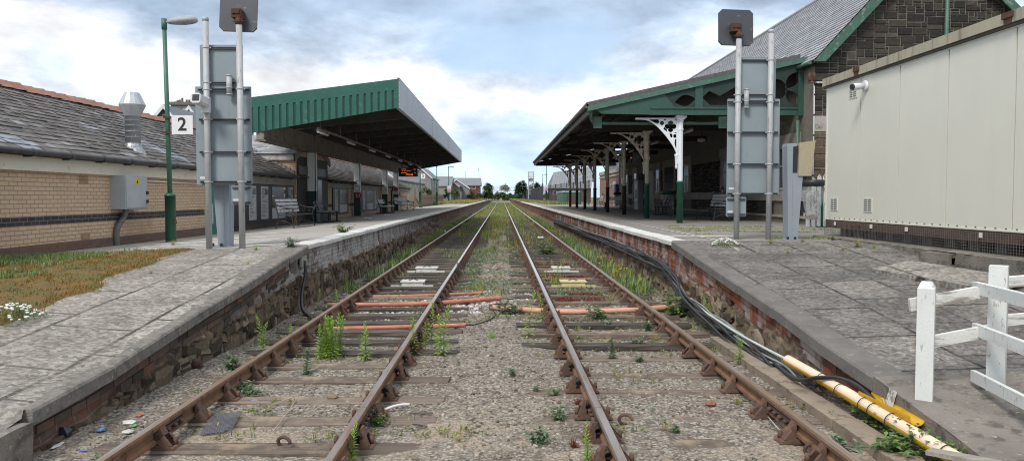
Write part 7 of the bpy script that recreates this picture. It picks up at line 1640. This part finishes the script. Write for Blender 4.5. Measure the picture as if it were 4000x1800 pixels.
def house(label, x0, x1, y0, y1, zb_, ze, zr, ax, wm, rm, ov=.25):
    t = thing('house', label, 'house', ((x0+x1)/2, y0, zb_)); g = MB()
    if ax == 'x': m = (y0+y1)/2; g.box(x0, x1, y0, y1, zb_-.6, ze); g.prism([(y0, ze), (y1, ze), (m, zr-.05)], 'x', x0, x1)
    else: m = (x0+x1)/2; g.box(x0, x1, y0, y1, zb_-.6, ze); g.prism([(x0, ze), (m, zr-.05), (x1, ze)], 'y', y0, y1)
    g.build('wall', wm, t); g = MB(); k = (zr-ze)/((y1-y0)/2 if ax == 'x' else (x1-x0)/2)
    if ax == 'x':
        for s, e in ((1, y0), (-1, y1)): g.v += [(x0-ov, e-s*ov, ze-ov*k), (x1+ov, e-s*ov, ze-ov*k), (x1+ov, m, zr), (x0-ov, m, zr)]; b = len(g.v)-4; g.face((b, b+1, b+2, b+3)); g.v += [(p[0], p[1], p[2]-.14) for p in g.v[b:b+4]]; g.face((b+7, b+6, b+5, b+4)); g.face((b, b+4, b+5, b+1)); g.face((b+1, b+5, b+6, b+2)); g.face((b, b+3, b+7, b+4))
    else:
        for s, e in ((1, x0), (-1, x1)): g.v += [(e-s*ov, y0-ov, ze-ov*k), (e-s*ov, y1+ov, ze-ov*k), (m, y1+ov, zr), (m, y0-ov, zr)]; b = len(g.v)-4; g.face((b, b+1, b+2, b+3)); g.v += [(p[0], p[1], p[2]-.14) for p in g.v[b:b+4]]; g.face((b+7, b+6, b+5, b+4)); g.face((b, b+4, b+5, b+1)); g.face((b+3, b+7, b+4, b)) if False else g.face((b, b+3, b+7, b+4))
    g.build('roof', rm, t)
    if ax == 'y':
        g = MB()
        for s, e in ((1, x0), (-1, x1)): g.bar((e-s*ov, y0-ov-.03, ze-ov*k-.02), (m, y0-ov-.03, zr-.02), .04, .22, up=(0, 1, 0)) if False else g.add([(e-s*ov, y0-ov-.02, ze-ov*k+.02), (m, y0-ov-.02, zr+.02), (m, y0-ov-.02, zr-.28), (e-s*ov, y0-ov-.02, ze-ov*k-.26)], [(0, 1, 2, 3)])
        g.build('bargeboard', WHT, t)
    return t
h = house('long beige terrace with grey slate roof and opened white windows beyond the brick station building', -17.5, -12, 86, 121, .5, 3.9, 6.2, 'y', RENB, DSL)
for y in (90, 94, 98.5, 102, 107, 111, 115.5, 119): win(h, y-.5, y+.5, 2.2, 3.3, -12, 'x')
x0, x1 = W(1600, 700, Y=128).x, W(1684, 700, Y=128).x
h = house('tall grey rendered house with white verge behind the terrace', x0, x1, 128, 143, .5, W(1684, 689, Y=128).z, W(1642, 652, Y=128).z, 'y', REND, DSL)
for y in (131, 136, 140): win(h, y-.5, y+.5, 3.4, 4.5, x1, 'x'); win(h, y-.5, y+.5, 1.2, 2.2, x1, 'x')
a, b = W(1692, 757, Y=160), W(1761, 724, Y=160); h = house('grey bungalow with wide pale slate roof behind the board fence', a.x, b.x, 160, 168, .6, b.z, W(1700, 689, Y=164).z, 'x', REND, DSL)
q0, q1 = W(1693, 740, Y=160), W(1703, 728, Y=160); win(h, q0.x, q1.x, q0.z, q1.z, 160)
a, b = W(1765, 757, Y=182), W(1874, 722, Y=182); h = house('red brown brick house with slate roof and one square white window', a.x, b.x, 182, 190, .6, b.z, W(1800, 695, Y=186).z, 'x', RBR, DSL)
q0, q1 = W(1843, 738, Y=182), W(1857, 724, Y=182); win(h, q0.x, q1.x, q0.z, q1.z, 182)
for ap, ri, ze, zr, Y, lab in ((1762, 1799, 731, 702, 166, 'grey gabled house with white bargeboards, the farther left of the pair'), (1783, 1831, 732, 699, 172, 'grey gabled house with white bargeboards adjoining the red brick house')):
    c, r_ = W(ap, 720, Y=Y).x, W(ri, 720, Y=Y).x; house(lab, 2*c-r_, r_, Y, Y+9, .6, W(ri, ze, Y=Y).z, W(ap, zr, Y=Y).z, 'y', REND, DSL)
# houses up behind the mossy roof
Y = 52; a, b = W(598, 470, Y=Y), W(691, 458, Y=Y); h = house('dark grey gable with white bargeboards rising behind the red ridge tiles', a.x, b.x, Y, Y+9, 2, b.z-.1, W(644, 409, Y=Y).z, 'y', mat('slate_hung_gable', (.11, .12, .115), (.09, .095, .092), 3, .9), DSL)
q0, q1 = W(637, 480, Y=Y), W(651, 448, Y=Y); win(h, q0.x, q1.x, q0.z, q1.z, Y-.02)
Y = 60; a, b = W(660, 480, Y=Y), W(860, 450, Y=Y); h = house('slate roofed house with a long chimney stack of pots behind the red ridge tiles', a.x, b.x, Y, Y+8, 2, b.z-.2, W(720, 418, Y=Y+4).z, 'x', REND, DSL)
p0, p1 = W(676, 446, Y=Y+4), W(800, 401, Y=Y+4); g = MB(); g.box(p0.x, p1.x, Y+3.6, Y+4.6, p0.z-1, p1.z-.25); g.box(p0.x-.12, p1.x+.1, Y+3.5, Y+4.7, p1.z-.25, p1.z); ch = g.build('chimney', mat('brown_chimney_render', (.155, .145, .135), (.12, .11, .105), 2, .9), h)
for sx, st_ in ((686, 397), (694, 392), (702, 390), (712, 383), (729, 390), (739, 390), (747, 391), (756, 390), (765, 391)):
    q = W(sx, st_, Y=Y+4.1); g = MB(); g.lathe([(.10, p1.z-.01), (.085, q.z-.06), (.10, q.z-.05), (.10, q.z)], (q.x, Y+4.1, 0), 8); g.build('chimney_pot', mat('weathered_pot', (.36, .33, .28), (.28, .26, .22), 6, .9) if 'weathered_pot' not in bpy.data.materials else bpy.data.materials['weathered_pot'], ch)
Y = 58; a, b = W(718, 480, Y=Y), W(768, 448, Y=Y); h = house('white dormer gable beside the number 2 sign, in front of the chimney stack', a.x, b.x, Y, Y+6, 2, b.z, W(742, 414, Y=Y).z, 'y', mat('white_dormer', (.5, .5, .5), (.44, .44, .44), 3, .7), DSL)
q0, q1 = W(737, 458, Y=Y), W(755, 444, Y=Y); win(h, q0.x, q1.x, q0.z, q1.z, Y-.02)
for sx, sb, st_, Y, lab in ((1820, 700, 666, 200, 'shorter thin aerial mast above the red brick house'), (1873, 760, 656, 185, 'taller thin aerial mast at the end of the red brick house')):
    a, b = W(sx, sb, Y=Y), W(sx, st_, Y=Y); g = MB(); g.tube([(a.x, Y, a.z), (a.x-.15, Y, b.z)], [.06, .035], 6); g.tube([(a.x-.15, Y, b.z), (a.x-.2, Y, b.z+.0), (a.x-.25, Y, b.z-.7)], .05, 6); tag(g.build('aerial_mast', PSTG), lab, 'mast')
# footbridge
FBW = mat('pale_footbridge_paint', (.40, .43, .45), (.34, .37, .39), 3, .6); Y = 330
a, b = W(1911, 744, Y=Y), W(2018, 731, Y=Y); t = thing('footbridge', 'pale lattice footbridge crossing the line far away', 'footbridge', (0, Y, .0))
g = MB(); g.box(a.x, b.x, Y, Y+2, a.z-.22, a.z); g.build('deck', FBW, t)
for yy in (Y, Y+2):
    g = MB(); n = 10; g.bar((a.x+1.2, yy, b.z), (b.x, yy, b.z), .1, .12); g.bar((a.x, yy, a.z), (a.x+1.2, yy, b.z), .1, .1)
    for k in range(n):
        u0, u1 = lerp(a.x+1.2, b.x, k/n), lerp(a.x+1.2, b.x, (k+1)/n); g.bar((u0, yy, a.z), (u0, yy, b.z), .07, .07, up=(0, 1, 0)); g.bar((u0, yy, a.z if k % 2 else b.z), (u1, yy, b.z if k % 2 else a.z), .07, .07, up=(0, 1, 0))
    g.build('lattice_side', FBW, t)
for sx in (1924, 2016): q = W(sx, 744, Y=Y+1); g = MB(); g.cyl((q.x, Y+1, -.3), (q.x, Y+1, q.z), .16, n=8); g.build('post', FBW, t)
# lattice tower
Y = 170; a, b = W(2064.5, 742, Y=Y), W(2085, 672, Y=Y); t = thing('lattice_tower', 'white steel lattice tower in front of the dark trees', 'lattice tower', ((a.x+b.x)/2, Y, a.z))
w = b.x-a.x; g = MB(); cs = [(x, y) for x in (a.x, b.x) for y in (Y, Y+w)]
for x, y in cs: g.box(x-.08, x+.08, y-.08, y+.08, a.z-2, b.z+.1)
n = 4; dz = (b.z-a.z)/n
for k in range(-1, n+1):
    z = a.z+k*dz
    for p, q in ((0, 1), (1, 3), (3, 2), (2, 0)):
        P, Q = cs[p], cs[q]; g.bar((*P, z), (*Q, z), .10, .10)
        if k < n: g.bar((*P, z), (*Q, z+dz/2), .08, .08); g.bar((*Q, z+dz/2), (*P, z+dz), .08, .08)
g.build('lattice_frame', FBW, t); g = MB(); g.box(a.x+.1, b.x-.1, Y+.1, Y+w-.1, a.z+dz*1.9, a.z+dz*2.6); g.build('platform_box', REND, t)
# mesh fence, board fence
MFN = mat('dark_fence_steel', (.03, .032, .04), (.045, .046, .052), 3, .6)
t = thing('mesh_fence', 'long dark steel mesh fence along the back of the disused platform', 'fence', (6.5, 121, .85))
def run(p, q, zb_, h, sp, step):
    L = math.hypot(q[0]-p[0], q[1]-p[1]); n = int(L/step); d = ((q[0]-p[0])/L, (q[1]-p[1])/L)
    for k in range(n+1):
        u = k*step; c = (p[0]+d[0]*u, p[1]+d[1]*u); g = MB(); g.box(c[0]-.06, c[0]+.06, c[1]-.06, c[1]+.06, zb_-.3, zb_+h+.12); g.build('post', MFN, t)
    g = MB(); m = int(L/sp)
    for k in range(m): c = (p[0]+d[0]*k*sp, p[1]+d[1]*k*sp); g.box(c[0]-.015, c[0]+.015, c[1]-.015, c[1]+.015, zb_+.1, zb_+h)
    for z in (.12, .9, 1.7, h): g.bar((p[0], p[1], zb_+z), (q[0], q[1], zb_+z), .03, .035)
    g.build('mesh_panel', MFN, t)
run((6.55, 232), (6.5, 121), .85, 2.45, .12, 9); run((6.5, 121), (9.1, 79), .85, 2.45, .6, 5.2)
WDF = mat('weathered_board', (.20, .15, .10), (.15, .115, .08), (2, 2, 1), .9, obj=0)
t = thing('board_fence', 'brown weathered board fence beyond the end of the brick station building', 'fence', (-8.4, 90, .7))
g = MB(); y = 79
while y < 112: g.box(-8.45, -8.42, y, y+.28, .45, 1.95+rnd(-.1, .1)); y += .31
g.build('boards', WDF, t); g = MB()
for z in (.8, 1.6): g.box(-8.42, -8.36, 79, 112, z, z+.09)
g.build('rails', WDF, t)
g = MB(); g.box(-8.0, -7.85, 70.5, 70.65, .5, 2.35); g.bar((-7.9, 70.6, 1.6), (-7.5, 73, .6), .12, .12); tag(g.build('gate_post', WDF), 'stout wooden gate post with a leaning strut at the end of the brick station building', 'post')
# small signs near the far ends
a, b = W(1795, 740, Y=133), W(1807, 728, Y=133); t = thing('black_sign', 'small black sign board on a thin white post near the platform end', 'sign', a); g = MB(); g.box(a.x, b.x, 133, 133.06, a.z, b.z); g.box(a.x+.15, b.x-.15, 132.9, 133.1, a.z-.35, a.z); g.build('board', BLKP, t); q = W(1800.5, 790, Y=133); g = MB(); g.cyl((q.x, 133.1, q.z), (q.x, 133.1, b.z), .06, n=7); g.build('post', PSTG, t)
BLU = mat('blue_sign', (.02, .10, .35), rough=.5)
for sx, sy, sb, r, Y, lab in ((1913.5, 763, 773, .38, 240, 'small round blue sign with a white arrow, on the side of the houses'), (2021.5, 760, 772, .48, 232, 'small round blue sign with a white arrow, on the side of the mesh fence')):
    p = W(sx, sy, Y=Y); t = thing('round_blue_sign', lab, 'sign', p); g = MB(); g.cyl((p.x, Y, p.z), (p.x, Y-.05, p.z), r, n=20); g.build('disc', BLU, t); g = MB(); g.prism([(p.x-.3*r, p.z+.15*r), (p.x-.3*r, p.z-.15*r), (p.x+.1*r, p.z-.15*r), (p.x+.1*r, p.z-.45*r), (p.x+.65*r, p.z), (p.x+.1*r, p.z+.45*r), (p.x+.1*r, p.z+.15*r)], 'y', Y-.07, Y-.05); g.build('arrow', WSG, t); q = W(sx, sb, Y=Y); g = MB(); g.cyl((p.x, Y+.05, q.z-.6), (p.x, Y+.05, p.z), .07, n=6); g.build('post', BLKP, t)
# green equipment box, brick outbuilding and steep slate roof on the right
GBX = mat('green_cabinet_steel', (.035, .14, .10), (.028, .115, .082), 2, .5, layers=[((.12, .19, .15), 4, .6, .72)]); 
t = thing('green_cabinet', 'long green steel cabinet with pale roof on the platform beyond the iron columns', 'cabinet', (7.85, 85, .85))
a, b = W(2199, 798, Y=85), W(2270, 752, Y=85); g = MB(); g.box(a.x, b.x, 85, 94, .72, b.z); g.build('body', GBX, t); g = MB(); g.box(a.x-.06, b.x+.06, 84.9, 94.1, b.z, b.z+.17); g.build('roof', mat('pale_cabinet_roof', (.34, .44, .42), (.28, .37, .35), 3, .6), t)
q0, q1 = W(2213, 795, Y=85), W(2252, 761, Y=85); g = MB(); g.box(q0.x, q1.x, 84.94, 85, .84, q1.z); g.build('rusty_door', mat('brown_cabinet_door', (.10, .05, .04), (.08, .04, .034), 4, .7), t); g = MB(); g.box(a.x-.02, b.x+.02, 84.96, 94, .72, .80); g.build('plinth', BLKP, t)
t = thing('brick_outbuilding', 'low red brick outbuilding with pale stone cap beyond the stone station building', 'building', (12, 68, .8)); rb = brick('soft_red_brick', (.27, .145, .105), (.22, .115, .085), (.27, .23, .19), .23, .08, .01)
g = MB(); g.box(9.75, 15, 62, 76, .5, 3.75); g.build('wall', rb, t); g = MB(); g.box(9.68, 15, 61.95, 76.08, 3.45, 3.6); g.box(9.66, 15.1, 61.9, 76.1, 3.75, 4.05); g.build('stone_cap', DRESS, t); g = MB(); g.box(9.70, 9.75, 65.2, 66.6, .8, 3.0); g.build('door', mat('cream_door', (.50, .48, .42), (.44, .42, .37), 3, .6), t); g = MB(); g.box(9.72, 9.75, 64.8, 67.0, 2.4, 2.9); g.box(9.6, 9.75, 67.2, 67.9, 2.7, 2.8); g.build('lintel', DRESS, t)
g = MB(); g.prism([(62, 4.05), (76, 4.05), (72, 5.3), (66, 5.3)], 'x', 10.2, 15); g.build('roof', DSL, t)
g = MB(); g.box(9.45, 9.70, 63.6, 64.7, 1.75, 2.75); tag(g.build('blue_box', mat('blue_wall_box', (.03, .05, .18), (.025, .04, .15), 4, .5)), 'dark blue box fixed to the brick outbuilding wall', 'wall box')
Y = 135; x0, x1, xa, xb2 = W(2150, 735, Y=Y).x, W(2310, 735, Y=Y).x, W(2172, 670, Y=Y).x, W(2300, 650, Y=Y).x; zt_, zt2, zb_ = W(2172, 669, Y=Y).z, W(2300, 650, Y=Y).z, W(2155, 735, Y=Y).z
t = thing('steep_roofed_hall', 'large hall with a steep grey tiled roof behind the mesh fence', 'building', ((x0+x1)/2, Y, .6)); g = MB(); g.v = [(x0, Y, zb_), (x1, Y, zb_), (x1+1, Y+6, zt2+.3), (xa, Y+6, zt_), (x0, Y+14, zb_), (x1, Y+14, zb_)]; [g.face(f) for f in ((0, 1, 2, 3), (0, 3, 4), (4, 3, 2, 5), (1, 5, 2))]; 
g.build('roof', brick('grey_roof_tile', (.25, .26, .28), (.22, .23, .25), (.12, .125, .135), .9, .42, .05, var=.12), t); g = MB(); g.box(x0+.4, x1, Y+.5, Y+13.5, .2, zb_); g.build('wall', mat('brown_hall_wall', (.12, .075, .06), (.10, .065, .05), 2, .9), t)
for k in range(3):
    q0, q1 = W(2160+30*k, 760, Y=Y), W(2176+30*k, 745, Y=Y); win(t, q0.x, q1.x, q0.z, q1.z, Y+.5)
